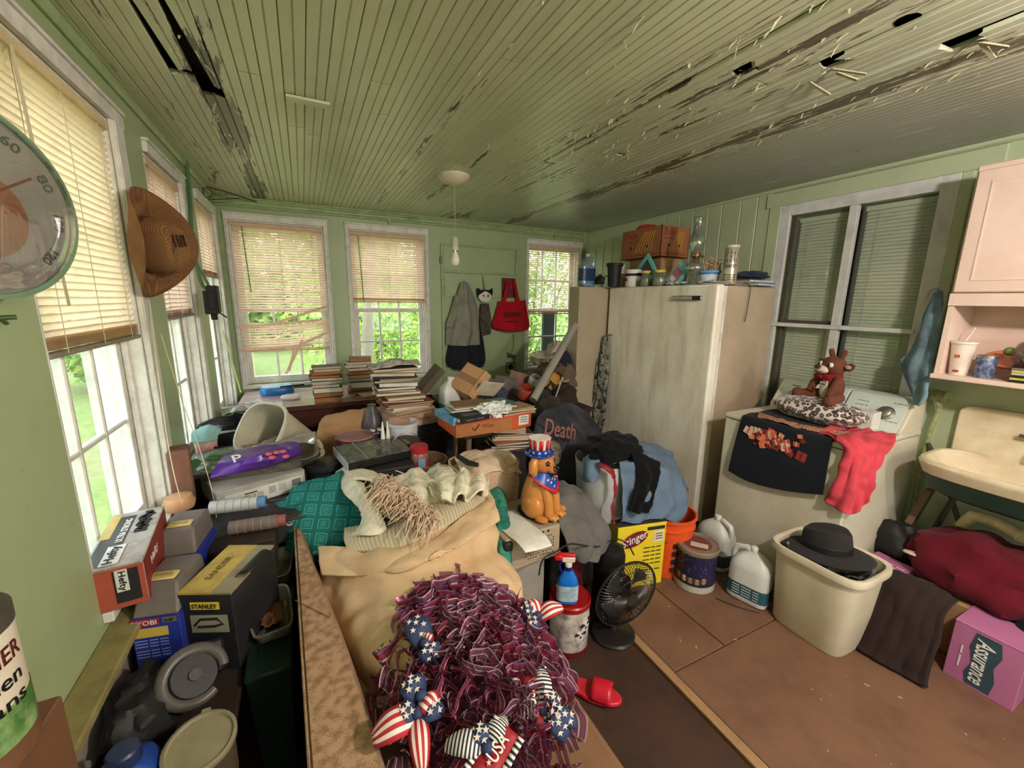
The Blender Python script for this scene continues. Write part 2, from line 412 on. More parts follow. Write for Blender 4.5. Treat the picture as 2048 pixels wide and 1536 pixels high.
for i in range(nb):
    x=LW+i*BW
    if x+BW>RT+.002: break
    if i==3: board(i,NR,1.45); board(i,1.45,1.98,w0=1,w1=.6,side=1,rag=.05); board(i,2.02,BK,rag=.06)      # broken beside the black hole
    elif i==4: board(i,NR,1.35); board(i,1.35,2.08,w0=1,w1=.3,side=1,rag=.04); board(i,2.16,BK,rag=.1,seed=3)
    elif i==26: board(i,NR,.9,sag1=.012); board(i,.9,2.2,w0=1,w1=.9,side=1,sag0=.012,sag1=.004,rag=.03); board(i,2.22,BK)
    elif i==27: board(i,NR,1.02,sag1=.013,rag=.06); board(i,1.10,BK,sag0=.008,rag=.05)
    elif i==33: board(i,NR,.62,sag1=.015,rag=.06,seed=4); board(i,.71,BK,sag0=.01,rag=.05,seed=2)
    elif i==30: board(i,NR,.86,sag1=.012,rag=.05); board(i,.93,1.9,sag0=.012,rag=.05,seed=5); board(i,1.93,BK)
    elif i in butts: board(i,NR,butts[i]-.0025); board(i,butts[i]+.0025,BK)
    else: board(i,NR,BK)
# flakes and splinters of paint hanging from the boards
mb=MB()
for k in range(330):
    b_=random.random()
    if b_<.8: y=random.uniform(.35,2.6); x=random.choice((1.24,1.3,1.42,1.5,1.62,1.9,2.05))+random.gauss(0,.04)
    else: y=random.uniform(1.,2.9); x=random.choice((-.24,.62,.95,1.1))+random.gauss(0,.04)
    l=random.uniform(.006,.03)*(1 if random.random()<.9 else 1.8); w_=random.uniform(.003,.009); d=random.uniform(.15,.8)*l; a=random.gauss(PI/2,.5)
    dx,dy=math.cos(a),math.sin(a); z=CE-.0005
    vs=[(x,y,z),(x-dy*w_,y+dx*w_,z),(x+dx*l*.5,y+dy*l*.5,z-d*.35),(x+dx*l*.5-dy*w_,y+dy*l*.5+dx*w_,z-d*.3),(x+dx*l,y+dy*l,z-d),(x+dx*l-dy*w_*.5,y+dy*l+dx*w_*.5,z-d)]
    mb.add(vs,[(0,1,3,2),(2,3,5,4)])
mesh('paint_flake',mb,C(186,188,150,.6),ceiling,kind='stuff',smooth=False,solid=.0008)
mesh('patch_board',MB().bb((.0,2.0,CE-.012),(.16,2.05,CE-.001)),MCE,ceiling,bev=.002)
for (u,v,l,a) in ((1700,135,.1,.5),(1695,145,.07,.9),(1975,90,.09,1.4),(1985,80,.08,.6),(1640,170,.09,1.2)):
    p=P(u,v,z=CE-.01); mesh('splinter',MB().box((p.x,p.y,p.z-.012),(.012,l,.004),rz=a,rx=.4),C(170,165,130),ceiling,smooth=False)
# dangling web on the ceiling
mesh('stain_patch',MB().lathe([(.001,0),(.03,0)],9,TR(P(1815,40,z=CE-.0012))),C(52,62,70,.9),ceiling)
# ---------------------------------------------------------------- crown mouldings and trims
def run(name,prof,a,b,axis,mat=MTRG):
    """profile (d from wall, z down from ceiling) swept along a wall"""
    vs=[];n=len(prof)
    for t in (a,b):
        for d,z in prof:
            vs.append({'B':(t,BK-d,CE-z),'L':(LW+d,t,CE-z),'R':(RT-d,t,CE-z)}[axis])
    mb=MB(); mb.add(vs,[tuple(range(n-1,-1,-1)),tuple(range(n,2*n))]+[(i,(i+1)%n,n+(i+1)%n,n+i) for i in range(n)])
    return struct(name,mb,mat,smooth=False,bev=.002)
run('trim_1',[(0,0),(.05,0),(.05,.012),(.034,.016),(.034,.026),(.02,.032),(.02,.05),(.012,.058),(0,.058)],LW,RT,'B')
run('trim_2',[(0,.058),(.014,.058),(.014,.07),(.006,.074),(0,.074)],LW,RT,'B')
run('trim_3',[(0,0),(.022,0),(.022,.015),(.01,.024),(0,.024)],NR,BK,'R',MWR)
run('trim_4',[(0,0),(.022,0),(.022,.02),(.01,.03),(0,.03)],NR,BK,'L')
# ---------------------------------------------------------------- windows
def window(idx,a0,a1,z0,z1,T,cas=(.07,.09),left=True,cols=3,sd=0,hi=1.47,hd=.045):
    """T(a,z,d): d>0 outwards. One setting object with parts."""
    def bx(mb,p,q): mb.bb(T(*p),T(*q)); return mb
    root=bpy.data.objects.new('window_%d'%idx,None); COL.objects.link(root); root['kind']='structure'
    S=lambda n,mb,m=MWHT,**k: mesh(n,mb,m,root,bev=.0025,smooth=False,**k)
    for side,(p,q) in (('R',(a1,a1+cas[1])),('L',(a0-cas[0],a0))):
        if side=='L' and not left: continue
        S('casing',bx(bx(MB(),(p,z0-.02,-.016),(q,z1+hd,0)),(p if side=='R' else q-.02,z0,-.022),(p+.02 if side=='R' else q,z1,-.016)))
    S('head_casing',bx(bx(MB(),(a0-(cas[0] if left else 0),z1,-.02),(a1+cas[1],z1+hd,0)),(a0-(cas[0] if left else 0)-.006,z1+hd,-.028),(a1+cas[1]+.006,z1+hd+.012,0)))
    S('jamb',bx(bx(bx(MB(),(a0,z0,0),(a0+.012,z1,.15)),(a1-.012,z0,0),(a1,z1,.15)),(a0+.012,z1-.012,0),(a1-.012,z1,.15)))
    S('stop_bead',bx(bx(MB(),(a0+.012,z0,.04),(a0+.028,z1-.012,.06)),(a1-.028,z0,.04),(a1-.012,z1-.012,.06)))
    S('sill',bx(bx(MB(),(a0,z0-.03,0),(a1,z0,.15)),(a0-.03 if left else a0,z0-.03,-.025),(a1+.03,z0,0)))
    def sash(name,zlo,zhi,d,rows,st=.045,br=.06):
        mb=MB(); A0,A1=a0+.014,a1-.014
        for p,q in (((A0,zlo,d),(A0+st,zhi,d+.035)),((A1-st,zlo,d),(A1,zhi,d+.035)),((A0+st,zlo,d),(A1-st,zlo+br,d+.035)),((A0+st,zhi-.04,d),(A1-st,zhi,d+.035))): bx(mb,p,q)
        s=S(name,mb)
        ga0,ga1,gz0,gz1=A0+st,A1-st,zlo+br,zhi-.04; cw=(ga1-ga0)/cols; rh=(gz1-gz0)/rows
        for c in range(1,cols): mesh('muntin',bx(MB(),(ga0+c*cw-.009,gz0,d+.004),(ga0+c*cw+.009,gz1,d+.031)),MWHT,s,smooth=False,bev=.004)
        for r in range(1,rows): mesh('muntin',bx(MB(),(ga0,gz0+r*rh-.009,d+.006),(ga1,gz0+r*rh+.009,d+.029)),MWHT,s,smooth=False,bev=.004)
        for c in range(cols):
            for r in range(rows): mesh('pane',bx(MB(),(ga0+c*cw+.007,gz0+r*rh+.007,d+.016),(ga0+(c+1)*cw-.007,gz0+(r+1)*rh-.007,d+.018)),MPANE,s,smooth=False)
    sash('lower_sash',z0,hi+.02,.062+sd,2); sash('upper_sash',hi-.02,z1-.012,.1+sd,2,br=.04)
    return root
for k,(a,b) in enumerate(WL): window(k+1,a,b,.70,2.19,L3,left=False,cas=(.07,.105))
for k,(a,b) in enumerate(WB): window(k+4,a,b,.83,2.185,B3,cas=(.03,.035))
window(9,.1,1.0,.7,2.1,lambda a,z,d:(a,NR-d,z)); window(10,1.5,2.6,.7,2.1,lambda a,z,d:(a,NR-d,z))  # unseen windows behind the camera, added to let sky light in
# ---------------------------------------------------------------- venetian blinds
def MBLIND(name,col,tr,da=.35):
    m,nt,b=newmat(name); nt.nodes.remove(b); o=nt.nodes['Material Output']; v=coords(nt)
    c=mix(nt,ramp(nt,noisef(nt,v,14,5),[(.45,(0,0,0,1)),(.8,(da,da,da,1))]),col,tuple(x*.72 for x in col))
    d=N(nt,'ShaderNodeBsdfDiffuse'); t=N(nt,'ShaderNodeBsdfTranslucent'); mx=N(nt,'ShaderNodeMixShader',i_0=tr)
    nt.links.new(c,d.inputs[0]); nt.links.new(c,t.inputs[0]); nt.links.new(d.outputs[0],mx.inputs[1]); nt.links.new(t.outputs[0],mx.inputs[2]); nt.links.new(mx.outputs[0],o.inputs[0]); return m
MBY=MBLIND('yellowed_slat',(242,224,190),.5); MBP=MBLIND('cream_slat',(240,214,192),.42); MBG=MBLIND('grey_slat',(246,238,220),.06,.3)
def slat(mb,T,a0,a1,z,d,tilt,w_=.025,curl=0,n=6,dz=0,sag=0):
    vs=[];fs=[];pr=[(-.5,-.0),(0,.003),(.5,-.0)]; ct,st=math.cos(tilt),math.sin(tilt)
    for i in range(n+1):
        t=i/n; a=lerp(a0,a1,t); zz=z+dz*t-sag*math.sin(PI*t)+curl*nz(t*3,z*40)
        for (p,q) in pr: vs.append(T(a,zz+p*w_*st+q*ct,d-p*w_*ct+q*st))
    for i in range(n):
        for k in range(2): fs.append((i*3+k,i*3+k+1,(i+1)*3+k+1,(i+1)*3+k))
    mb.add(vs,fs); return mb
def blind(label,a0,a1,ztop,zbot,T,mat,d=.02,tilt=.95,pitch=.0212,single=False,sag=.0,messy=None,wand=None,stack=6,dtop=0,botd=None,group=None):
    p=T((a0+a1)/2,zbot,d); root=thing('window_blind',label,'blind',p,group=group)
    W=lambda n,mb,m=mat,**k: mesh(n,mb,m,root,world=True,**k)
    W('head_rail',MB().bb(T(a0,ztop-.028,d-.018),T(a1,ztop,d+.014)),smooth=False,bev=.002)
    n=int((ztop-.04-zbot)/pitch); mb=MB()
    for i in range(n):
        z=ztop-.04-i*pitch; k=i/n
        if messy and messy(z) is None: continue
        dz,sg=(messy(z) if messy else (0,0))
        t_=tilt+.05*nz(i*.7)
        if single: slat(MBs:=MB(),T,a0+.004,a1-.004,z,d,t_,curl=.002,dz=dz,sag=sg); W('slat',MBs)
        else: slat(mb,T,a0+.004,a1-.004,z,d,t_,curl=.0015,dz=dz,sag=sg)
    if not single: W('slat',mb,kind='stuff')
    mb=MB()
    for i in range(stack): slat(mb,T,a0+.004,a1-.004,zbot+.012+i*.004,d,.12,curl=.002)
    W('slat_bundle',mb,kind='stuff')
    W('bottom_rail',MB().bb(T(a0+.002,zbot-.006,d-.014),T(a1-.002,zbot+.008,d+.012)),botd or mat,smooth=False,bev=.003)
    for f in (.14,.5,.86) if a1-a0>.5 else (.2,.8):
        a=lerp(a0,a1,f); W('ladder_cord',MB().tube([T(a,ztop-.03,d-.014),T(a,zbot,d-.014)],.0011,5).tube([T(a,ztop-.03,d+.012),T(a,zbot,d+.012)],.0009,5),C(205,196,170))
    if wand: a=wand[0]; W('tilt_wand',MB().tube([T(a,ztop-.03,d-.024),T(a+wand[2],wand[1],d-.03)],.0035,6),C(205,200,190,.3) if len(wand)<4 else wand[3])
    return root
MDR=M('dusty_rail',(150,138,124),.7,(100,90,78),20,.6)
blind('yellowed closed blind on the nearest left window',1.42,2.08,2.175,1.425,L3,MBY,d=.012,single=True,tilt=1.0,botd=MDR,wand=(1.5,1.55,.02,C(190,180,150)),stack=9)
blind('half drawn blind behind the straw hat on the left wall',2.465,3.015,2.17,1.475,L3,MBP,d=.012,tilt=.9,botd=MDR)
blind('short raised blind on the left window next to the corner',3.425,3.995,2.17,1.72,L3,MBP,d=.012,tilt=.9,botd=MDR)
def mess(z):
    if z>1.62: return (.012*nz(z*4),.0)
    if 1.36<z<1.45: return None
    k=(1.62-z)/.5; return (.05*k+.02*nz(z*9),.02*k*(1+nz(z*20)))
r=blind('bent and broken blind on the corner window over the desk',-.485,.2,2.17,1.12,B3,MBP,d=.015,tilt=.72,pitch=.0215,messy=mess,wand=(-.4,1.62,.02,C(120,112,100)),stack=3)
for (u0,v0,u1,v1) in ((605,680,572,748),(475,655,640,640),(480,700,620,690),(540,650,655,612),(600,690,655,665),(590,695,578,742)):
    p=P(u0,v0,y=BK-.03); q=P(u1,v1,y=BK-.05); dd=(q-p); nn=dd.cross(Vector((0,1,0))).normalized()*.011
    mesh('broken_slat',MB().add([p-nn,p+nn,q+nn,q-nn],[(0,1,2,3)]),MBP,r,world=True,solid=.0012,smooth=False)
blind('neat cream blind half down over the second back window',.415,1.095,2.17,1.55,B3,MBP,d=.015,tilt=.8,wand=(.49,1.54,.02,C(110,104,94)),stack=5)
blind('open slatted blind on the back window behind the grey pipe',2.255,2.915,2.17,1.44,B3,MBP,d=.015,tilt=.3,stack=6,pitch=.0225)
# ---------------------------------------------------------------- right wall: vertical planks, window to the house
y=1.965; k=0
MPL=MWR
wr=bpy.data.objects['wall_right']
for w_ in (.1,.13,.16,.12,.15,.14,.17,.13,.15,.12,.16,.14,.15,.13,.15,.1):
    y1=min(y+w_,BK-.001)
    if y1-y<.03: break
    mesh('plank',MB().bb((RT-.014,y+.002,0),(RT+.001,y1-.002,CE-.02)),MPL,wr,smooth=False,bev=.004); y=y1
mesh('casing_board',MB().bb((RT-.022,1.885,0),(RT+.001,1.965,2.28)),MPL,wr,smooth=False,bev=.003)
mesh('header_board',MB().bb((RT-.026,.86,2.235),(RT+.001,1.99,2.325)),MPL,wr,smooth=False,bev=.003)
mesh('casing_board',MB().bb((RT-.022,.955,.7),(RT+.001,1.0,2.235)),MPL,wr,smooth=False,bev=.003)
rw=bpy.data.objects.new('window_7',None); COL.objects.link(rw); rw['kind']='structure'
def RB(name,boxes,m=MWH2,par=rw,**k):
    mb=MB()
    for (y0,y1,z0,z1,d0,d1) in boxes: mb.bb((RT+d0,y0,z0),(RT+d1,y1,z1))
    return mesh(name,mb,m,par,smooth=False,bev=.002,**k)
RB('casing',[(1.82,1.885,.8,2.235,-.02,.0),(1.0,1.075,.8,2.235,-.02,0)]); RB('head_casing',[(1.075,1.82,2.165,2.235,-.02,0)])
RB('mullion',[(1.43,1.475,.8,2.165,-.015,.02)]); RB('meeting_rail',[(1.06,1.9,1.43,1.455,-.03,.05)]); RB('sill',[(1.0,1.89,.78,.8,-.03,.1)])
MSCR=M('screen_frame_brown',(78,70,60),.6)
for z0,z1 in ((1.455,2.165),(.8,1.43)):
    RB('screen_frame',[(1.795,1.82,z0,z1,.022,.04),(1.475,1.495,z0,z1,.022,.04),(1.495,1.795,z0,z0+.02,.022,.04)],MSCR)
    RB('pane',[(1.475,1.82,z0,z1,.045,.047)],MPANE); RB('pane',[(1.075,1.43,z0,z1,.045,.047)],MPANE)
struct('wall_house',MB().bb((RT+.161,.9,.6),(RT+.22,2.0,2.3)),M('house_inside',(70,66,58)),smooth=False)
blind('narrow grey blind behind the left light of the house window',1.49,1.80,2.15,.83,R3,MBG,d=.085,tilt=-1.02,pitch=.0205,stack=2)
blind('wide grey blind behind the right light of the house window',1.08,1.425,2.16,.83,R3,MBG,d=.085,tilt=-1.02,pitch=.0205,stack=2)
# ---------------------------------------------------------------- back wall door panel and boards
bw=bpy.data.objects['wall_back']
dn=bpy.data.objects.new('door_1',None); COL.objects.link(dn); dn['kind']='structure'
def BB(name,boxes,m=MW,par=dn):
    mb=MB()
    for (x0,x1,z0,z1,d0,d1) in boxes: mb.bb((x0,BK-d1,z0),(x1,BK-d0,z1))
    return mesh(name,mb,m,par,smooth=False,bev=.003)
BB('slab',[(1.275,2.09,.05,1.845,0,.012)]); BB('stile',[(1.255,1.285,.05,2.125,0,.022)],MTRG); BB('stile',[(2.085,2.11,1.85,2.125,0,.02)],MTRG)
BB('head_board',[(1.285,2.085,2.105,2.125,0,.018)],MTRG); BB('rail',[(1.275,2.09,1.845,1.865,0,.03)],MTRG)
BB('rail',[(1.275,2.09,1.60,1.61,0,.016)],MTRG)
BB('hinge',[(1.245,1.27,1.93,2.0,.02,.027)],C(120,125,100,.4)); BB('hinge',[(1.285,1.30,1.62,1.8,.012,.02)],C(168,172,150,.4))
BB('corner_post',[(2.96,3.0,0,2.28,0,.02)],MTRG,bw); BB('corner_post',[(-.573,-.53,0,2.28,0,.02)],MTRG,bw)
# lower ledge on the left wall beside the camera
struct('trim_5',MB().bb((LW,NR,.62),(LW+.075,1.62,.645)),M('dirty_ledge',(142,132,84),.7,(96,84,50),10,.8),smooth=False,bev=.004)
struct('baseboard_left',MB().bb((LW,NR,0),(LW+.02,1.62,.62)),M('pale_skirting',(164,152,146),.6,(120,104,98),8,.5),smooth=False)
# ---------------------------------------------------------------- outdoors
def leafmat(name,c1,c2,tr=.45):
    m,nt,b=newmat(name); nt.nodes.remove(b); o=nt.nodes['Material Output']; g=N(nt,'ShaderNodeNewGeometry')
    c=ramp(nt,g.outputs['Random Per Island'],[(0,c1),(.6,c2),(1,(214,224,130))])
    d=N(nt,'ShaderNodeBsdfDiffuse'); t=N(nt,'ShaderNodeBsdfTranslucent'); mx=N(nt,'ShaderNodeMixShader',i_0=tr)
    nt.links.new(c,d.inputs[0]); nt.links.new(c,t.inputs[0]); nt.links.new(d.outputs[0],mx.inputs[1]); nt.links.new(t.outputs[0],mx.inputs[2]); nt.links.new(mx.outputs[0],o.inputs[0]); return m
MLF=leafmat('bush_leaf',(146,182,96),(204,226,130)); MLD=leafmat('tree_leaf',(120,152,92),(176,204,124))
def groundmat():
    m,nt,b=newmat('lawn'); v=coords(nt,rnd=False); n1=noisef(nt,v,.55,6,.7); n2=noisef(nt,v,9,5,.7)
    c=ramp(nt,n2,[(.3,(104,126,62)),(.7,(146,160,92))]); c=mix(nt,ramp(nt,n1,[(.5,(0,0,0,1)),(.62,(.8,.8,.8,1))]),c,(160,138,116))
    nt.links.new(c,b.inputs['Base Color']); b.inputs['Roughness'].default_value=1; return m
GZ=-.5
struct('ground',MB().bb((-40,-20,GZ-.2),(40,60,GZ)),groundmat(),smooth=False)
def bush(label,c,r,n,mat,leaf=.06,trunk=None,name='bush',cat='bush'):
    t=thing(name,label,cat,(c[0],c[1],GZ)); mb=MB(); c=Vector(c)
    for i in range(n):
        d=Vector([random.gauss(0,1) for _ in range(3)]).normalized()*(random.random()**.45)
        p=c+Vector((d.x*r[0],d.y*r[1],d.z*r[2]))*(1+.25*nz(d.x*2,d.y*2,d.z*2+c.x))
        if p.z<GZ: continue
        a=Vector([random.gauss(0,1) for _ in range(3)]).normalized(); b=a.orthogonal().normalized(); l=leaf*random.uniform(.6,1.4)
        mb.add([p,p+a*l*.5+b*l*.35,p+a*l,p+a*l*.5-b*l*.35],[(0,1,2,3)])
    mesh('foliage',mb,mat,t,world=True,smooth=False,kind='stuff')
    mb=MB(); rnd=random.Random(int(c.x*10))
    for k in range(trunk or 5):
        a=rnd.uniform(0,6.28); e=c+Vector((math.cos(a)*r[0]*.6,math.sin(a)*r[1]*.6,r[2]*.5*rnd.random()))
        b0=Vector((c.x+math.cos(a)*.1,c.y+math.sin(a)*.1,GZ)); mb.tube([b0,b0.lerp(e,.5)+Vector((.1*rnd.random(),0,.2)),e],[.05,.035,.012],6)
    mesh('stem',mb,C(120,100,80),t,world=True); return t
bush('bright leafy bush close outside the second back window',(1.7,8.2,1.1),(2.,1.3,1.9),15000,MLF,.085)
bush('tall bush outside right back window',(5.6,10.5,2.0),(2.6,1.6,2.8),13000,MLD,.11)
bush('low bush left of the lawn seen through the corner window',(-3.2,12.5,.6),(1.8,1.5,1.4),6000,MLD,.17)
bush('dark hedge far across the lawn',(-.2,20,1.6),(6,2,2.5),9000,MLD,.3)
bush('tree crown high outside the corner window',(.9,12.5,4.6),(2.6,2.,2.2),8000,MLF,.22,trunk=3,name='tree',cat='tree')
bush('hedge across the lawn outside left windows',(-9.5,6,1.1),(1.8,7,1.9),12000,MLD,.22)
bush('bush seen through the nearest left window',(-9.,19,1.6),(2,2.4,2.4),7000,MLF,.2)
solo('dead_tree','bare grey tree trunk outside the second back window','tree',MB().tube([(0,0,0),(.06,0,1.5),(.2,0,3),(.26,0,4.5)],[.1,.085,.07,.05],9),C(150,138,120),loc=(.75,6.4,GZ))
p=P(640,712,y=11)
solo('tarp','pink tarp lying on the lawn beyond the corner window','tarp',MB().grid(lambda a,b:Vector((a*1.6-.8,b*.8-.4,.25*math.sin(PI*a)*math.sin(PI*b)+.03*nz(a*5,b*5))),14,8),C(214,60,110),loc=(.9,10.3,GZ+.02),solid=.01)
# ================================================================ generic things
MCARD=M('cardboard',(176,136,96),.8,(120,88,60),8,.5,.3)
MWENAM=M('white_enamel',(214,208,190),.3,(170,150,120),5,.35,.04,40)
MSTEEL=M('steel',(170,168,162),.35,metal=.9,bump=.1)
MBLK=C(28,27,28,.6); MWP=C(225,222,214,.5); MTXB=C(30,28,28,.7,bump=0); MTXW=C(232,230,222,.7,bump=0)
MPAGE=MSTRIPE('book_pages',[(206,190,158),(186,168,134),(214,200,170),(176,156,122)],380,'Z',.9)
MSTRAW=None
def cbox(name,label,cat,base,size,rz=0,mat=MCARD,open_=False,th=.004,rx=0,ry=0,group=None,flaps=0,bev=.002):
    """cardboard box or carton: body of four walls and floor, lid part or open flaps; local base centre at origin"""
    sx,sy,sz=size; t=thing(name,label,cat,base,rz,rx,ry,group); x,y=sx/2,sy/2
    mb=MB()
    if open_:
        mb.bb((-x,-y,0),(x,y,th)).bb((-x,-y,0),(-x+th,y,sz)).bb((x-th,-y,0),(x,y,sz)).bb((-x,-y,0),(x,-y+th,sz)).bb((-x,y-th,0),(x,y,sz))
        mesh('body',mb,mat,t,smooth=False)
        if flaps:
            f=flaps
            for (c,d,rx_,ry_) in (((0,-y-f/2*.8,sz-f*.25),(sx,f,th),.55,0),((0,y+f/2*.8,sz-f*.2),(sx,f,th),-.5,0),((-x-f/2*.8,0,sz-f*.2),(f,sy,th),0,-.5),((x+f/2*.8,0,sz-f*.2),(f,sy,th),0,.5)):
                mesh('flap',MB().box(c,d,0,rx_,ry_),mat,t,smooth=False)
    else:
        mesh('body',MB().bb((-x,-y,0),(x,y,sz-.006)),mat,t,smooth=False,bev=bev)
        mesh('lid',MB().bb((-x-.0015,-y-.0015,sz-.03 if flaps else sz-.006),(x+.0015,y+.0015,sz)),mat,t,smooth=False,bev=bev)
    return t
def book(label,c,size,rz=0,cov=None,pages=MPAGE,rx=0,ry=0,group=None,name='book',cat='book',spine='-y'):
    """c = centre of the underside; size = (along spine, across, thickness)"""
    a,b,h=size; t=thing(name,label,cat,c,rz,rx,ry,group); k=.0025
    s=-1 if spine=='-y' else 1
    mb=MB().bb((-a/2,-b/2,0),(a/2,b/2,k)).bb((-a/2,-b/2,h-k),(a/2,b/2,h)).bb((-a/2,s*b/2,k),(a/2,s*(b/2-k*1.2),h-k))
    mesh('cover',mb,cov,t,smooth=False); mesh('pages',MB().bb((-a/2+.004,-b/2+.004,k),(a/2-.004,b/2-.004,h-k)),pages,t,smooth=False)
    return t
def bucket(name,label,cat,c,r0,r1,h,mat,handle=True,lip=.012,rz=0,rx=0,ry=0,th=.004,sq=None,group=None,bail=None,n=28):
    t=thing(name,label,cat,c,rz,rx,ry,group)
    mb=MB().lathe([(.001,0),(r0,0),(r0*1.01,.01),(r1,h),(r1-th,h),(r0-th,.008),(.001,.008)],n,sq=sq,close=True)
    mesh('body',mb,mat,t)
    if lip: mesh('rim',MB().lathe([(r1,h-lip),(r1+lip*.6,h-lip*.9),(r1+lip*.6,h),(r1,h+.002),(r1-th,h)],n,sq=sq,close=True),mat,t)
    if handle:
        k=r1+.008; pts=[(k*math.cos(a),(.35)*-math.sin(a)*k*2.2,h*.86-math.sin(a)*k*.75) for a in [PI*i/12 for i in range(13)]]
        mesh('bail_handle',MB().tube(pts,.002,6),bail or MSTEEL,t)
    return t
def prof_bottle(r,h,neck=.3,nr=.35): return [(r*.85,0),(r,.012),(r,h*.6),(r*.95,h*.7),(r*.6,h*.84),(r*nr,h*.9),(r*nr,h*.97)]
def jug(label,c,rz,size=(.15,.1,.29),mat=None,cap=MWP,labm=None,name='jug',group=None):
    """rectangular plastic jug with a moulded handle on one shoulder"""
    w_,d_,h_=size; t=thing(name,label,'jug',c,rz,group=group); x,y=w_/2,d_/2
    mb=MB().lathe([(.82,0),(.98,.012),(1,.03),(1,h_*.62),(.97,h_*.70),(.8,h_*.8),(.45,h_*.9),(.24,h_*.94),(.22,h_*.96)],28,Matrix.Diagonal((x,y,1,1)),sq=(5,1,1))
    mesh('body',mb,mat,t)
    pts=[(-x*.1,0,h_*.9),(x*.35,0,h_*.98),(x*.85,0,h_*.93),(x*.97,0,h_*.8),(x*.9,0,h_*.62)]
    mesh('handle',MB().tube(pts,[.012,.015,.016,.015,.014],10),mat,t)
    cx_=-x*.0
    mesh('cap',MB().lathe([(.019,0),(.019,.02),(.015,.024)],16,TR((0,0,h_*.955))),cap,t)
    if labm: mesh('label',MB().lathe([(1.015,h_*.12),(1.015,h_*.36)],28,Matrix.Diagonal((x,y,1,1)),sq=(5,1,1),close=True),labm,t)
    return t
MJUG=M('milky_plastic',(206,208,204),.35,(176,178,172),4,.3,.03)
# ================================================================ washer
t=thing('washing_machine','white top loading washing machine under the house window','washing machine',(2.635,1.288,0))
W=lambda n,mb,m,p=None,**k: mesh(n,mb,m,p or t,world=True,**k)
W('body',MB().bb((2.3,.945,.02),(2.97,1.631,.885)),MWENAM,bev=.008,bseg=2,smooth=True)
W('top',MB().bb((2.295,.94,.89),(2.97,1.636,.92)),MWENAM,bev=.01,bseg=3)
W('lid',MB().bb((2.335,.985,.918),(2.72,1.59,.928)),MWENAM,bev=.004,bseg=2)
for x in (2.34,2.93):
    for y in (.99,1.59): W('foot',MB().lathe([(.02,0),(.022,.022)],12,TR((x,y,0))),MBLK)
MCON=M('console_face',(196,206,198),.35,(170,176,168),6,.3,.02)
def consl(y0,y1,m,nm):
    pr=[(2.73,.92),(2.735,.945),(2.84,1.085),(2.86,1.095),(2.95,1.095),(2.965,1.08),(2.965,.92)]
    mb=MB(); vs=[(x,y,z) for y in (y0,y1) for x,z in pr]; n=len(pr)
    mb.add(vs,[tuple(range(n)),tuple(range(2*n-1,n-1,-1))]+[(i,n+i,n+(i+1)%n,(i+1)%n) for i in range(n)]); return W(nm,mb,m,bev=.003)
consl(.96,1.235,MCON,'control_panel'); consl(1.245,1.61,MCON,'control_panel'); consl(.942,.96,MWENAM,'end_cap'); consl(1.61,1.63,MWENAM,'end_cap')
nrm=Vector((-.14,0,.105)).normalized(); nrm=Vector((-.8,0,.6))
for (y,s,r) in ((1.04,.46,.036),(1.53,.45,.02)):
    p=Vector((lerp(2.735,2.84,s),y,lerp(.945,1.085,s))); q=nrm.to_track_quat('Z','Y').to_matrix().to_4x4()
    k=W('dial_knob',MB().lathe([(r*1.15,0),(r*1.15,.004),(r*.85,.008),(r*.8,.026),(r*.6,.03)],22,Matrix.Translation(p)@q),MSTEEL)
    W('dial_mark',MB().box((0,0,0),(.003,r*1.1,.003)),MTXB,k) if 0 else None
for k,(y,a,b) in enumerate(((1.16,.75,.05),(1.16,.6,.06),(1.0,.85,.06),(1.0,.2,.05),(1.1,.2,.04))):
    p=Vector((lerp(2.735,2.84,a),y,lerp(.945,1.085,a))); text('-- ---- --',t,C(90,110,110,.7,bump=0),p,(0,-1,0),(.6,0,.8),b,.004,world=True,off=.0015)
W('slot',MB().box((2.822,1.53,1.066),(.004,.05,.004)),C(120,120,115))
# white box standing on the washer in front of the console
t2=cbox('carton','small white carton standing on the washer in front of the dial','box',(2.685,1.135,.929),(.085,.20,.095),0,M('white_card',(214,212,204),.8,(180,176,168)))
# black tee
MTEE=MCLOTH('black_cotton',(20,22,30),(34,36,44))
def wallrow(y0,y1,x,z,n=5,am=0,zz=0): return [(x,lerp(y0,y1,i/(n-1)),z+zz*i/(n-1)) for i in range(n)]
zt=.9305
rows=[[(2.62,1.50,zt+.01),(2.60,1.35,zt+.008),(2.60,1.2,zt+.006),(2.6,1.10,zt+.006)],[(2.45,1.515,zt+.006),(2.45,1.35,zt+.004),(2.45,1.2,zt+.004),(2.45,1.07,zt+.005)],
 [(2.325,1.515,zt+.003),(2.32,1.35,zt+.003),(2.32,1.2,zt+.003),(2.32,1.04,zt+.003)],[(2.285,1.515,.915),(2.284,1.35,.915),(2.284,1.2,.915),(2.284,1.035,.915)],
 [(2.28,1.53,.80),(2.278,1.35,.80),(2.277,1.2,.8),(2.28,1.033,.80)],[(2.272,1.545,.62),(2.27,1.4,.595),(2.268,1.2,.615),(2.27,1.03,.65)],[(2.27,1.548,.57),(2.268,1.4,.555),(2.266,1.2,.59),(2.267,1.026,.645)]]
tee=thing('t_shirt','black t-shirt with a printed pile of gifts draped over the front of the washer','shirt',(2.4,1.3,.92))
mesh('shirt',sheet(rows,40,50,.004,9),MTEE,tee,world=True,solid=.002)
rnd=random.Random(3); pr=[]
cols=[C(196,74,66,.9),C(214,170,130,.9),C(150,50,44,.9),C(224,200,170,.9),C(232,120,90,.9),C(90,40,34,.9)]
mbs=[MB() for _ in cols]
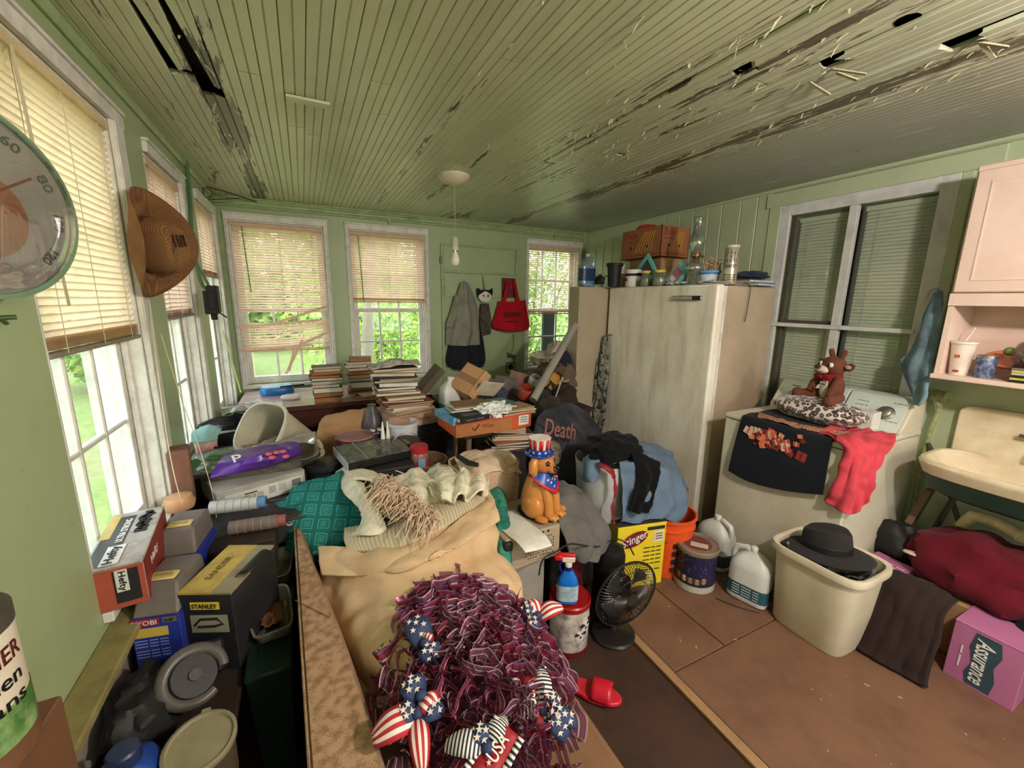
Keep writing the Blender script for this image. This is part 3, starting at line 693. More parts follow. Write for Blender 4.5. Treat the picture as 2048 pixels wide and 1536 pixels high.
for k in range(46):
    y=rnd.gauss(1.29,.07); z=rnd.gauss(.85,.045); a=rnd.uniform(-.5,.5); s=rnd.uniform(.022,.052)
    if not(1.13<y<1.46 and .755<z<.905): continue
    i=rnd.randrange(len(cols)); e=.0004*k*.12
    mbs[i].box((2.2735-e,y,z),(.0006,s,s*rnd.uniform(.6,1)),rx=a)
    mbs[(i+3)%6].box((2.2731-e,y,z),(.0006,s*.16,s*.8),rx=a)
for m_,b_ in zip(cols,mbs):
    if b_.v: mesh('print_patch',b_,m_,tee,world=True,smooth=False,kind='stuff')
MPLAID=MSTRIPE('plaid_cloth',[(168,120,90),(120,60,50),(196,160,120),(90,60,44),(180,110,84)],45,'Y',.95,dist=2)
rows=[[(2.40,1.49,zt+.014),(2.36,1.35,zt+.016),(2.37,1.2,zt+.014),(2.42,1.03,zt+.02)],[(2.31,1.44,zt+.010),(2.30,1.3,zt+.012),(2.31,1.16,zt+.01),(2.35,1.02,zt+.012)]]
wsolo('scarf','brown plaid cloth strip lying along the washer front edge under the leopard pillow','scarf',sheet(rows,40,10,.006,20),MPLAID,solid=.004)
# leopard pillow
def leopard():
    m,nt,b=newmat('leopard_plush'); v=coords(nt,rnd=False); nn=noisef(nt,v,14,2)
    vo=N(nt,'ShaderNodeTexVoronoi',i_Scale=38.); vo.inputs['Randomness'].default_value=.9
    ad=N(nt,'ShaderNodeVectorMath',operation='ADD'); nt.links.new(v,ad.inputs[0]); sc_=N(nt,'ShaderNodeVectorMath',operation='SCALE'); sc_.inputs['Scale'].default_value=.02
    cmb=N(nt,'ShaderNodeTexNoise',i_Scale=40.); nt.links.new(v,cmb.inputs['Vector']); nt.links.new(cmb.outputs['Color'],sc_.inputs[0]); nt.links.new(sc_.outputs[0],ad.inputs[1]); nt.links.new(ad.outputs[0],vo.inputs['Vector'])
    c=ramp(nt,vo.outputs['Distance'],[(0,(124,104,94)),(.26,(124,104,94)),(.31,(44,32,34)),(.5,(44,32,34)),(.56,(196,182,176)),(1,(206,194,190))])
    nt.links.new(c,b.inputs['Base Color']); b.inputs['Roughness'].default_value=1; b.inputs['Sheen Weight'].default_value=.3; bumpn(nt,b,noisef(nt,v,400,2),.4); return m
solo('pillow','leopard print travel pillow on the washer below the reindeer plush','pillow',pillow(MB(),.26,.47,.13,I4(),2.6,.02,3),leopard(),loc=(2.56,1.26,.998),rz=-.12,smooth=True)
# reindeer plush
MPL_=MCLOTH('brown_plush',(112,68,50),(90,52,38),300); MPLP=MCLOTH('pale_plush',(224,206,188),None,300); MRED=MCLOTH('red_felt',(150,30,30))
dr=thing('plush_toy','brown reindeer plush with red bow sitting on the leopard pillow','plush toy',(2.62,1.235,1.05),rz=-.42,s=1.0)
# local: faces -x ; y = its side axis
D=lambda n,mb,m=MPL_,p=None,**k: mesh(n,mb,m,p or dr,**k)
D('body',MB().ell((0,0,.075),(.055,.062,.085)))
hd=D('head',MB().ell((-.012,0,.198),(.055,.068,.056),18,12))
D('belly',MB().ell((-.042,0,.07),(.02,.03,.06)),MPLP)
D('muzzle',MB().ell((-.062,.012,.178),(.030,.038,.024)),MPLP,hd); D('nose',MB().ell((-.088,.016,.192),(.014,.018,.012)),C(70,34,26),hd); D('mouth',MB().tube([(-.084,-.012,.168),(-.094,.014,.163),(-.084,.04,.17)],.002,5),C(60,20,20),hd)
for s in (-1,1):
    D('ear',MB().ell((0,0,0),(.01,.034,.02),Mx=TR((0,0,0),rx=.35*s)).add([],[]),MPL_,dr,loc=(0,s*.092,.205)); D('inner_ear',MB().ell((0,0,0),(.004,.022,.011)),MPLP,dr,loc=(-.011,s*.092,.205))
    D('antler',MB().tube([(0,s*.03,.245),(0,s*.042,.272),(-.002,s*.046,.290)],[.013,.014,.011],9))
    D('eye',MB().ell((-.056,s*.034,.208),(.010,.013,.014)),C(235,232,226,.3),hd); D('pupil',MB().ell((-.065,s*.034+.004,.207),(.004,.006,.008)),C(22,14,12,.2),hd)
    D('arm',MB().tube([(-.01,s*.05,.13),(-.05,s*.075,.09),(-.07,s*.07,.045)],[.024,.022,.02],10))
    D('leg',MB().tube([(0,s*.05,.03),(-.055,s*.085,.022),(-.10,s*.115,.022)],[.034,.03,.026],10)); D('foot',MB().ell((-.105,s*.118,.024),(.028,.03,.03)))
D('collar',MB().lathe([(.045,0),(.05,.012),(.045,.024)],16,TR((-.008,0,.132))),MRED)
for s in (-1,1): D('bow_loop',MB().ell((-.066,s*.03,.137),(.012,.032,.016)),MRED)
D('bow_knot',MB().ell((-.074,0,.137),(.012,.011,.012)),MRED)
D('tag',MB().box((-.088,-.042,.105),(.002,.05,.022)),MWP,smooth=False); text('60%',dr,MTXB,(-.09,-.042,.105),(0,-1,0),(0,0,1),.03,.009)
# pink shirt
MPINK=MCLOTH('coral_cotton',(204,72,84),(188,62,74))
rows=[[(2.60,1.10,zt+.01),(2.62,1.02,zt+.008),(2.66,.94,zt+.0)],[(2.45,1.15,zt+.01),(2.50,1.0,zt+.01),(2.56,.90,zt-.02)],[(2.33,1.14,zt+.012),(2.32,.98,zt+.012),(2.40,.92,zt-.01),(2.50,.905,.88)],
 [(2.28,1.00,.93),(2.27,.95,.92),(2.32,.92,.90),(2.46,.905,.84)],[(2.275,.985,.82),(2.265,.94,.82),(2.30,.92,.80),(2.42,.90,.78)],[(2.275,1.0,.70),(2.262,.95,.68),(2.30,.915,.66),(2.40,.895,.70)],[(2.27,1.03,.63),(2.255,.97,.605),(2.28,.90,.60),(2.37,.88,.655)]]
wsolo('shirt','coral pink shirt crumpled over the right corner of the washer','shirt',sheet(rows,50,60,.018,12,fold=.012,nf=3.5,seed=2),MPINK,solid=.003)
# ================================================================ upper cabinet with open shelf
MPK=M('pinkish_white_paint',(222,198,184),.45,(190,160,140),6,.3,.08)
cb=thing('wall_cabinet','pinkish white wall cabinet with an open shelf over the sink','cabinet',(2.85,.5,1.25))
W=lambda n,mb,m=MPK,p=None,**k: mesh(n,mb,m,p or cb,world=True,smooth=False,**k)
W('carcass',MB().bb((2.72,-.05,1.6),(2.98,.865,2.19)),bev=.004)
W('side_panel',MB().bb((2.72,.845,1.25),(2.98,.865,1.6))); W('side_panel',MB().bb((2.72,-.05,1.25),(2.98,-.03,1.6))); W('back_panel',MB().bb((2.97,-.03,1.25),(2.98,.845,1.6)))
W('shelf_board',MB().bb((2.70,-.06,1.24),(2.98,.872,1.262)),bev=.003)
for (y0,y1) in ((.42,.855),(-.04,.41)):
    d=W('door',MB().bb((2.70,y0,1.645),(2.72,y1,2.165)),bev=.004)
    mb=MB(); e=.05
    for a,b in (((y0+e,1.695),(y1-e,1.70)),((y0+e,2.11),(y1-e,2.115)),((y0+e,1.70),(y0+e+.005,2.11)),((y1-e-.005,1.70),(y1-e,2.11))): mb.bb((2.697,a[0],a[1]),(2.701,b[0],b[1]))
    W('panel_moulding',mb,p=d)
W('face_rail',MB().bb((2.712,-.05,1.585),(2.722,.865,1.64)))
# on the shelf
cup=thing('paper_cup','tall white paper drink cup with straw on the open shelf','cup',(2.78,.80,1.2622))
mesh('body',MB().lathe([(.03,0),(.031,.004),(.043,.145),(.046,.148),(.046,.152),(.041,.152),(.001,.15)],22,close=True),C(226,210,196,.5),cup)
mesh('lid',MB().lathe([(.047,.148),(.047,.158),(.03,.16),(.001,.16)],22),C(230,220,210,.4),cup); mesh('straw',MB().cyl((.005,0,.16),(.015,-.02,.225),.0035),C(220,205,195),cup)
mesh('emblem',MB().box((-.0385,.004,.09),(.002,.018,.013)),C(190,40,40),cup,smooth=False); mesh('emblem',MB().box((-.0345,.0,.02),(.002,.02,.009)),C(150,50,44),cup,smooth=False)
text('m',cup,C(230,190,60,.6,bump=0),(-.040,.004,.09),(0,-1,0),(0,0,1),.010,.006)
can=thing('tin_can','dark blue tin can with printed pattern on the open shelf','can',(2.775,.715,1.2622))
mesh('body',MB().lathe([(.033,0),(.034,.003),(.034,.092),(.032,.096)],22),M('blue_print_tin',(60,70,104),.4,(150,160,186),60,.9,0),can); mesh('lid',MB().lathe([(.035,.092),(.035,.103),(.03,.105)],22),MSTEEL,can)
bb=thing('plush_toy','dark brown plush dog in clear wrap on the open shelf','plush toy',(2.84,.56,1.2622+.05),rz=.5)
MPD=MCLOTH('dark_brown_plush',(96,52,38),(70,36,28),300)
mesh('body',MB().ell((0,0,.055),(.06,.075,.06)),MPD,bb); h_=mesh('head',MB().ell((-.03,-.03,.14),(.045,.05,.042)),MPD,bb)
mesh('muzzle',MB().ell((-.07,-.04,.128),(.025,.024,.02)),MPD,h_); mesh('nose',MB().ell((-.094,-.044,.134),(.008,.009,.007)),MBLK,h_)
for s in (-1,1):
    mesh('ear',MB().ell((-.02,-.03+s*.05,.15),(.02,.014,.03)),MPD,bb); mesh('leg',MB().tube([(0,s*.05,.03),(-.06,s*.07,.02)],[.025,.022],8),MPD,bb); mesh('eye',MB().ell((-.066,-.035+s*.02,.152),(.005,.006,.006)),MWP,h_)
mesh('wrap',pillow(MB(),.19,.2,.13,TR((-.01,0,.06)),2.6,.03,8,20,10),MGLASS('clear_wrap',(220,214,206),.5,.86,.15),bb)
solo('tray','copper coloured serving tray leaning at the back of the open shelf','tray',MB().lathe([(.001,0),(.085,0),(.10,.014),(.102,.014),(.086,-.003),(.001,-.003)],28,close=True),C(190,110,80,.35),loc=(2.88,.66,1.34),ry=-.35)
solo('ball','small green ball on the copper tray on the shelf','ball',MB().ell((0,0,0),(.02,.02,.02)),C(110,130,60),loc=(2.85,.67,1.385))
for k in range(7):
    b_=thing('disc_case','%s disc case in the shelf stack by the can'%['black bottom','yellow striped second','black third','clear fourth','yellow fifth','grey sixth','black topmost'][k],'disc case',(2.79,.56+.003*nz(k*3.3),1.2622+k*.0107),rz=.12+.05*nz(k*7.1),group='disc cases on the open shelf')
    mesh('case',MB().bb((-.06,-.07,0),(.06,.07,.0098)),C(*[(30,30,32),(180,176,60),(34,34,36),(170,170,168),(190,180,70),(110,108,104),(28,28,30)][k],.3),b_,smooth=False,bev=.0015)
# ================================================================ sink
MSK=M('cream_enamel',(216,204,176),.25,(160,126,84),5,.5,.04)
sk=thing('sink','cream enamel wall sink with high splashback under the cabinet','sink',(2.8,.4,.70))
W=lambda n,mb,m=MSK,p=None,**k: mesh(n,mb,m,p or sk,world=True,**k)
yc=.37
def ring(sx,sy,z,cx=2.765,n=40,e=4.5):
    o=[]
    for k in range(n):
        a=2*PI*k/n; c,q=math.cos(a),math.sin(a); rr=(abs(c)**e+abs(q)**e)**(-1/e); o.append((cx+sx*rr*c,yc+sy*rr*q,z))
    return o
rs=[ring(.13,.38,.70),ring(.165,.42,.72),ring(.195,.45,.80),ring(.215,.465,.842),ring(.218,.468,.855),ring(.212,.462,.868),ring(.195,.447,.868),ring(.175,.43,.85),ring(.15,.40,.76),ring(.12,.37,.73)]
mb=MB(); n=40; mb.add([p for r in rs for p in r],[(i*n+k,i*n+(k+1)%n,(i+1)*n+(k+1)%n,(i+1)*n+k) for i in range(len(rs)-1) for k in range(n)]+[tuple(range(n-1,-1,-1)),tuple((len(rs)-1)*n+k for k in range(n))])
for i in range(1): pass
o_=W('basin',mb); o_.data.materials.append(M('dark_green_underside',(34,58,48),.5))
for p in o_.data.polygons:
    if p.index<2*n or p.index==(len(rs)-1)*n: p.material_index=1
mb=MB(); pts=[]
for k in range(9): a=PI/2*k/8; pts.append((yc+.40+.045*math.cos(a),1.05+.045*math.sin(a)))
for k in range(9): a=PI/2+PI/2*k/8; pts.append((yc-.40+.045*math.cos(a),1.05+.045*math.sin(a)))
pts+=[(yc-.45,.85),(yc+.445,.85)]
vs=[(2.955,y,z) for y,z in pts]+[(2.982,y,z) for y,z in pts]; m_=len(pts)
mb.add(vs,[tuple(range(m_-1,-1,-1)),tuple(range(m_,2*m_))]+[(i,(i+1)%m_,m_+(i+1)%m_,m_+i) for i in range(m_)]); W('splashback',mb,bev=.008,bseg=3)
W('faucet',MB().tube([(2.96,.50,.99),(2.90,.50,1.0),(2.85,.50,.985),(2.84,.50,.95)],[.02,.018,.014,.013],10).cyl((2.965,.50,.96),(2.965,.50,1.04),.022),C(120,112,100,.4,metal=.6))
for y in (.43,.57): W('tap',MB().cyl((2.965,y,1.0),(2.93,y,1.0),.014).box((2.925,y,1.0),(.012,.05,.014)),C(110,104,96,.4,metal=.6))
# plumbing below
pp=thing('drain_pipe','cream painted drain trap below the sink','pipe',(2.85,.58,.3))
mesh('trap',MB().tube([(2.93,.70,.20),(2.93,.70,.50),(2.92,.67,.56),(2.90,.6,.57),(2.88,.5,.55),(2.87,.42,.5),(2.87,.4,.4)],.027,12),M('cream_pipe_paint',(220,204,158),.5,(140,110,70),12,.6),pp,world=True)
for q_ in ((2.93,.70,.44),(2.88,.5,.55)): mesh('coupling',MB().cyl((q_[0],q_[1]+.015,q_[2]-.0),(q_[0],q_[1]-.02,q_[2]-.004),.034),M('cream_pipe_paint',(0,0,0)),pp,world=True)
wsolo('pipe','thin diagonal dark green water pipe under the sink','pipe',MB().tube([(2.95,.90,.86),(2.93,.80,.70),(2.92,.68,.42),(2.92,.58,.2),(2.92,.55,.02)],.011,8),C(60,66,50))
wsolo('gas_pipe','rusty vertical water pipe with knobbly valve left of the sink','pipe',MB().tube([(2.965,.90,1.12),(2.95,.90,1.10),(2.945,.885,1.04),(2.95,.9,.95),(2.965,.91,.8),(2.965,.91,.02)],[.016,.02,.012,.011,.011,.011],8).cyl((2.94,.86,1.12),(2.96,.92,1.12),.03),M('chipped_pipe',(150,158,110),.6,(90,84,60),40,.9,.6))
wsolo('plank','brown wooden plank leaning under the sink beside the washer','plank',MB().hexa([(2.60,.90,.02),(2.66,.90,.02),(2.66,.93,.02),(2.60,.93,.02),(2.90,.83,.62),(2.95,.83,.62),(2.95,.86,.62),(2.90,.86,.62)]),C(112,84,62))
wsolo('plank','thin dark slat leaning under the sink','plank',MB().tube([(2.72,.84,.02),(2.96,.74,.7)],.013,4),C(70,66,48))
# apron
MAPR=M('blue_denim_cloth',(120,150,164),.95,(44,62,92),7,.95,.3,300)
ap=thing('apron','pale and dark blue apron hanging between house window and cabinet','apron',(2.86,.95,1.1))
rows=[[P(1868,585,x=2.84),P(1880,580,x=2.82),P(1888,590,x=2.80)],[P(1842,640,x=2.86),P(1862,640,x=2.80),P(1884,650,x=2.79)],[P(1822,700,x=2.88),P(1848,700,x=2.79),P(1872,710,x=2.78)],[P(1802,722,x=2.88),P(1832,745,x=2.78),P(1860,760,x=2.76)],[P(1822,775,x=2.86),P(1838,790,x=2.78),P(1858,790,x=2.75)],[P(1826,805,x=2.84),P(1836,812,x=2.78),P(1846,808,x=2.76)]]
mesh('cloth',sheet(rows,36,44,.006,14,fold=.012,nf=2),MAPR,ap,world=True,solid=.003)
mesh('loop',MB().tube([P(1868,585,x=2.84),P(1850,600,x=2.9),P(1862,580,x=2.97),P(1885,572,x=2.98)],.004,6),C(200,200,196),ap,world=True)
wsolo('hook','small metal hook on the wall holding the blue apron','hook',MB().tube([(2.99,.93,1.70),(2.95,.93,1.69),(2.94,.93,1.66),(2.955,.93,1.645)],.004,6),MSTEEL)
# ================================================================ right floor group
MBIN=M('beige_bin_plastic',(212,202,180),.45,(170,152,124),6,.4,.08)
bn=thing('waste_bin','beige rectangular waste bin holding a black hat','waste bin',(2.165,.915,0))
E_=Matrix.Diagonal((.16,.19,1,1))
prf=[(.001,0),(.80,0),(.84,.012),(.97,.385),(1.0,.39),(1.07,.392),(1.075,.40),(1.075,.415),(1.06,.425),(1.0,.425),(.96,.42),(.80,.02),(.001,.02)]
mesh('body',MB().lathe(prf,44,E_,sq=(5,1,1),close=True),MBIN,bn)
mesh('liner',sheet([[(.10,-.13,.40),(.0,-.17,.40),(-.11,-.13,.415)],[(.06,-.05,.32),(0,-.06,.30),(-.08,-.04,.33)],[(.1,.12,.41),(0,.15,.40),(-.12,.14,.42)]],24,24,.02,18),MGLASS('grey_liner',(150,148,142),.3,.55,.2),bn,solid=.001)
lb=mesh('warning_label',MB().box((-.132,-.098,.30),(.002,.06,.085),rz=-.0),C(196,176,150),bn,smooth=False); lb.location=(0,0,0)
bpy.data.objects.remove(lb)
lb=mesh('warning_label',MB().box((.03,-.1722,.30),(.08,.002,.085),rx=.045),C(200,178,150),bn,smooth=False)
for z_ in (.325,.31,.295,.28,.27): text('-- ---',bn,C(120,50,40,.7,bump=0),(.03,-.1735,z_),(1,0,0),(0,0,1),.06,.003)
# hat in bin
def fedora(label,c,rz,mat,band,brim=(.19,.165),crown=(.092,.078,.115),rx=0,ry=0,droop=.02,up=.0,name='hat'):
    t=thing(name,label,'hat',c,rz,rx,ry)
    def fb(a,b):
        an=2*PI*a; r=lerp(.46,1,b); x=brim[0]*r*math.cos(an); y=brim[1]*r*math.sin(an)
        return Vector((x,y,-droop*b*b+up*abs(math.sin(an))**2*b*b+.006*nz(x*8,y*8)))
    mesh('brim',MB().grid(fb,48,7,True),mat,t,solid=.004)
    def fc(a,b):
        an=2*PI*a; k=math.sin(min(b*1.25,1)*PI/2)*0
        prof=[(1.0,0),(1.0,.1),(.97,.45),(.93,.75),(.86,.93),(.68,1.0),(.4,.97),(.15,.93),(.0,.92)]
        i=b*(len(prof)-1); j=min(int(i),len(prof)-2); f=i-j; r=lerp(prof[j][0],prof[j+1][0],f); z=lerp(prof[j][1],prof[j+1][1],f)
        x=r*math.cos(an); y=r*math.sin(an)
        pinch=1-.28*max(0,x)*max(0,z-.5)*(abs(y)>.0)
        z_=z*crown[2]-(.03*math.exp(-(y/.35)**2)*max(0,(z-.8)/.2) if z>.8 else 0)+.02*max(0,z-.5)*(-x)
        return Vector((x*crown[0],y*crown[1]*pinch,z_))
    mesh('crown',MB().grid(fc,40,17,True),mat,t,solid=.003)
    if band: mesh('hat_band',MB().lathe([(1.02,.004),(1.025,.03),(1.0,.032)],36,Matrix.Diagonal((crown[0],crown[1],1,1)),close=True),band,t)
    return t
fedora('black fabric brimmed hat lying on top of the waste bin','',0,MBLK,MBLK) if 0 else None
MHAT=MCLOTH('black_waxed_cloth',(34,32,34),(52,50,50))
fedora('black fabric brimmed hat lying on top of the beige waste bin',(2.165,.93,.435),1.9,MHAT,C(20,20,22,.5),(.185,.155),(.10,.085,.105),rx=.05,ry=.1)
# jugs
MLAB=C(40,88,104,.5)
j=jug('clear white plastic jug in front between snow tin and waste bin',(2.06,1.20,0),PI/2+.25,(.20,.13,.30),MJUG,MWP,MLAB,group='pale plastic jugs by the washer'); 
for z_ in (.095,.08,.065,.05): text('---- ----- ---',j,MTXW,(0,.0672,z_),(-1,0,0),(0,0,1),.13,.004)
for z_ in (.08,.065,.05): text('---- ----- ---',j,MTXW,(0,-.0672,z_),(1,0,0),(0,0,1),.13,.004)
jug('white plastic jug with big loop handle against the washer',(2.16,1.50,0),PI/2+1.1+2.0,(.21,.13,.31),MJUG,MWP,C(60,70,72),group='pale plastic jugs by the washer')
# big snow tin
MSNOW=M('dark_blue_print',(42,44,84),.35,(28,24,50),9,.8,.02)
tn=thing('popcorn_tin','round tin with blue winter puppy print and dusty lid','tin',(1.90,1.425,0))
mesh('body',MB().lathe([(.105,0),(.108,.006),(.108,.235),(.11,.24)],36),MSNOW,tn); mesh('foot_band',MB().lathe([(.1095,.004),(.1095,.042)],36,close=True),C(176,172,160,.5),tn)
mesh('lid',MB().lathe([(.114,.225),(.115,.245),(.110,.252),(.104,.247),(.001,.247)],36),M('dusty_lid',(128,110,96),.6,(90,76,66),12,.6),tn)
mesh('lid_print',MB().lathe([(.001,.2475),(.075,.2475),(.075,.2485),(.001,.2485)],28,close=True),C(108,60,52,.6),tn)
mesh('sticker',MB().box((-.01,-.02,.2495),(.09,.045,.001),rz=-.9),C(206,190,176),tn,smooth=False)
for k in range(8):
    a=PI+ -1.1+k*.32
    o=mesh('printed_dog',MB().ell((0,0,0),(.003,.016,.02),10,6),C(*random.choice([(150,120,90),(196,180,160),(110,80,60)]),.5),tn); o.location=(.107*math.cos(a),.107*math.sin(a),.075+.008*nz(k*3.1)); o.rotation_euler=(0,0,a)
    for s in (-1,1):
        e=mesh('printed_ear',MB().ell((.002,s*.014,.006),(.002,.006,.012),8,5),C(80,60,50,.5),o)
mb=MB()
for k in range(60): a=PI+random.uniform(-1.4,1.8); z=random.uniform(.10,.22); mb.box((.1085*math.cos(a),.1085*math.sin(a),z),(.0012,.002,.002),rz=a)
mesh('snow_dot',mb,C(180,180,200),tn,kind='stuff',smooth=False)
# orange bucket
MOR=M('orange_bucket',(226,86,34),.4,(170,60,26),6,.4,.05)
bk=bucket('bucket','orange plastic bucket behind the yellow box and blue shirt','bucket',(1.86,1.60,0),.115,.142,.37,MOR,True,.014,bail=MBLK)
mesh('rib',MB().lathe([(.137,.30),(.145,.302),(.145,.312),(.138,.314)],28,close=True),MOR,bk)
for k,z_ in enumerate((.22,.17,.12,.07)): text('▪■▪'[k%3]+'#%',bk,MTXB,(-.121,-.03,z_),(0,-1,0),(0,0,1),.05,.03) if 0 else mesh('print',MB().box((-.055,-.118-.006*z_*3,z_),(.05,.002,.028),rz=-.45),MTXB,bk,smooth=False)
# stinger box
MYEL=M('yellow_carton',(226,204,40),.55,(180,150,40),6,.3)
st=cbox('carton','yellow insect trap carton reading Stinger behind the fan','box',(1.60,1.63,0),(.30,.20,.385),-.20,MYEL)
mesh('top_panel',MB().bb((-.151,-.101,.386),(.151,.101,.3875)),C(60,58,50),st,smooth=False)
o=mesh('logo_oval',MB().ell((0,0,0),(.085,.0012,.042),24,8),C(120,30,40,.5),st); o.location=(-.045,-.1018,.30); o.rotation_euler=(0,-.35,0)
text('Stinger',st,MTXW,(-.045,-.1035,.30),(1,0,.35),(-.35,0,1),.165,.06,shear=.2)
mesh('print_band',MB().bb((.03,-.1025,.345),(.14,-.1015,.365)),C(40,40,38),st,smooth=False)
mesh('white_patch',MB().bb((.075,-.1025,.27),(.135,-.1015,.335)),MWP,st,smooth=False)
for z_ in (.32,.305,.29): text('#####',st,C(150,60,70,.7,bump=0),(.105,-.1035,z_),(1,0,0),(0,0,1),.045,.008)
for z_ in (.24,.215,.19,.165,.14,.10): text('----- --- ----',st,MTXB,(.07,-.1025,z_),(1,0,0),(0,0,1),.11,.006)
# hamper with shirts
MHAM=MCLOTH('grey_white_mesh',(196,196,196),(170,170,172),500)
hp=thing('laundry_hamper','tall pale grey laundry hamper under the blue shirt','hamper',(1.50,1.78,.0))
mesh('body',MB().lathe([(.145,.36),(.15,.375),(.17,.66),(.175,.70),(.17,.70),(.15,.40),(.001,.39)],34,close=True),MHAM,hp)
mesh('stand',MB().lathe([(.13,0),(.135,.36),(.001,.362)],24),C(150,150,150),hp)
MBLU=MCLOTH('dusty_blue_cotton',(104,124,146),(90,110,134))
sh=thing('t_shirt','dusty blue t-shirt spread over the hamper','shirt',(1.50,1.78,.72))
HY=lambda u,v,y: P(u,v,y=y)
rows=[[P(1200,880,y=1.92),P(1250,880,y=1.93),P(1300,885,y=1.93),P(1345,905,y=1.90)],
 [P(1180,905,y=1.80),P(1230,905,y=1.78),P(1290,900,y=1.76),P(1350,925,y=1.76),P(1364,960,y=1.80)],
 [P(1165,930,y=1.74),P(1200,935,y=1.66),P(1255,925,y=1.60),P(1310,930,y=1.58),P(1360,955,y=1.62),P(1374,985,y=1.72)]]
mesh('shoulders',sheet(rows,44,30,.016,11,fold=.006,nf=4),MBLU,sh,world=True,solid=.003)
rows=[[P(1238,925,y=1.60),P(1280,925,y=1.57),P(1325,935,y=1.56),P(1362,955,y=1.60)],[P(1246,965,y=1.575),P(1285,965,y=1.55),P(1330,970,y=1.545),P(1370,985,y=1.57)],[P(1244,1010,y=1.565),P(1290,1010,y=1.54),P(1330,1010,y=1.53),P(1373,1015,y=1.55)],[P(1240,1046,y=1.56),P(1285,1044,y=1.535),P(1320,1035,y=1.525),P(1355,1050,y=1.54)]]
mesh('front',sheet(rows,44,44,.014,10,fold=.016,nf=3),MBLU,sh,world=True,solid=.003)
rows=[[P(1170,900,y=1.78),P(1185,900,y=1.72),P(1200,905,y=1.68)],[P(1162,930,y=1.74),P(1180,935,y=1.67),P(1200,935,y=1.65)],[P(1160,950,y=1.73),P(1178,955,y=1.66),P(1196,955,y=1.65)],[P(1167,962,y=1.73),P(1178,965,y=1.66),P(1188,966,y=1.65)]]
mesh('sleeve',sheet(rows,16,20,.004,16,fold=.004,nf=2),MBLU,sh,world=True,solid=.003)
rb=MB(); pts=[P(1196,925,y=1.645),P(1212,935,y=1.60),P(1226,950,y=1.585),P(1230,985,y=1.575),P(1224,1015,y=1.57),P(1228,1050,y=1.57)]
rp_=resample(pts,24); mb=MB(); wd=[.012,.02,.022,.012,.006,.011,.008,.004,.01,.008,.005,.01]
for i,p in enumerate(rp_): w_=wd[i//2]; mb.v+= [p+Vector((-w_,-.003,0)),p+Vector((w_,-.003,.002))]
mb.f=[(2*i,2*i+1,2*i+3,2*i+2) for i in range(23)]
wsolo('ribbon','thin dark red twisted ribbon hanging down the pale hamper','ribbon',mb,C(140,26,44,.6),solid=.002)
MBK2=MCLOTH('black_knit',(10,10,11),(18,17,19),300)
bs=thing('sweater','black knit sweater heaped over the blue shirt on the hamper','sweater',(1.5,1.75,.78))
mb=MB()
def fheap(d):
    k=1+.20*nz(d.x*2.2+4,d.y*2.2,d.z*2)+.08*nz(d.x*6,d.y*6,d.z*6); k+=.03*math.sin(d.x*16+3*d.z+2*nz(d.x*3,d.y*3)); return d*k
mesh('heap',MB().ell((1.50,1.74,.765),(.185,.13,.085),48,24,None,fheap),MBK2,bs,world=True)
rows=[[P(1262,905,y=1.60),P(1290,910,y=1.58),P(1318,925,y=1.58)],[P(1274,950,y=1.545),P(1295,950,y=1.53),P(1318,950,y=1.54)],[P(1268,990,y=1.535),P(1288,990,y=1.515),P(1310,985,y=1.525)],[P(1258,1022,y=1.53),P(1275,1026,y=1.51),P(1296,1024,y=1.52)]]
mesh('sleeve',sheet(rows,24,34,.016,14,fold=.008,nf=2),MBK2,bs,world=True,solid=.006)
# fan
MFAN=C(34,30,30,.35); fn=thing('fan','dark brown table fan tilted on its round base','fan',(1.23,1.33,0),rz=-.35)
mesh('base',MB().lathe([(.105,0),(.108,.006),(.10,.016),(.04,.03),(.001,.034)],32),MFAN,fn)
mesh('neck',MB().tube([(0,0,.02),(0,.02,.10),(0,.03,.16)],[.026,.02,.024],12),MFAN,fn)
fc_=P(1253,1188,y=1.30); vw=(fc_-EYE).normalized(); rt_=vw.cross(Vector((0,0,1))).normalized(); dn_=-rt_.cross(vw).normalized()
nf_=(-vw*.58+(rt_*.80+dn_*.60)*.81).normalized(); xf=nf_.orthogonal().normalized(); yf=nf_.cross(xf)
hdM=wm(fn).inverted()@Matrix.Translation(fc_)@Matrix(((xf.x,yf.x,nf_.x,0),(xf.y,yf.y,nf_.y,0),(xf.z,yf.z,nf_.z,0),(0,0,0,1)))
def FH(n,mb,m=MFAN,p=fn,**k):
    mb.v=[hdM@v for v in mb.v]; return mesh(n,mb,m,p,**k)
FH('motor',MB().lathe([(.05,-.12),(.062,-.11),(.066,-.05),(.05,-.03)],20))
R_=.168
mb=MB()
for k in range(64):
    a=2*PI*k/64; mb.tube([(.03*math.cos(a),.03*math.sin(a),.042),(.08*math.cos(a+.15),.08*math.sin(a+.15),.038),(.148*math.cos(a+.28),.148*math.sin(a+.28),.018),(R_*math.cos(a+.32),R_*math.sin(a+.32),0)],.0017,4,cap=False)
FH('front_grille',mb,MFAN,fn,kind='stuff')
mb=MB()
for k in range(48):
    a=2*PI*k/48; mb.tube([(.05*math.cos(a),.05*math.sin(a),-.045),(.13*math.cos(a),.13*math.sin(a),-.035),(R_*math.cos(a),R_*math.sin(a),0)],.0017,4,cap=False)
FH('rear_grille',mb,MFAN,fn,kind='stuff')
FH('rim',MB().tube([(R_*math.cos(a),R_*math.sin(a),0) for a in [2*PI*k/40 for k in range(40)]],.006,8,closed=True))
for rr,zz in ((.10,.0335),(.13,.021)): FH('grille_ring',MB().tube([(rr*math.cos(a),rr*math.sin(a),zz) for a in [2*PI*k/36 for k in range(36)]],.0016,5,closed=True))
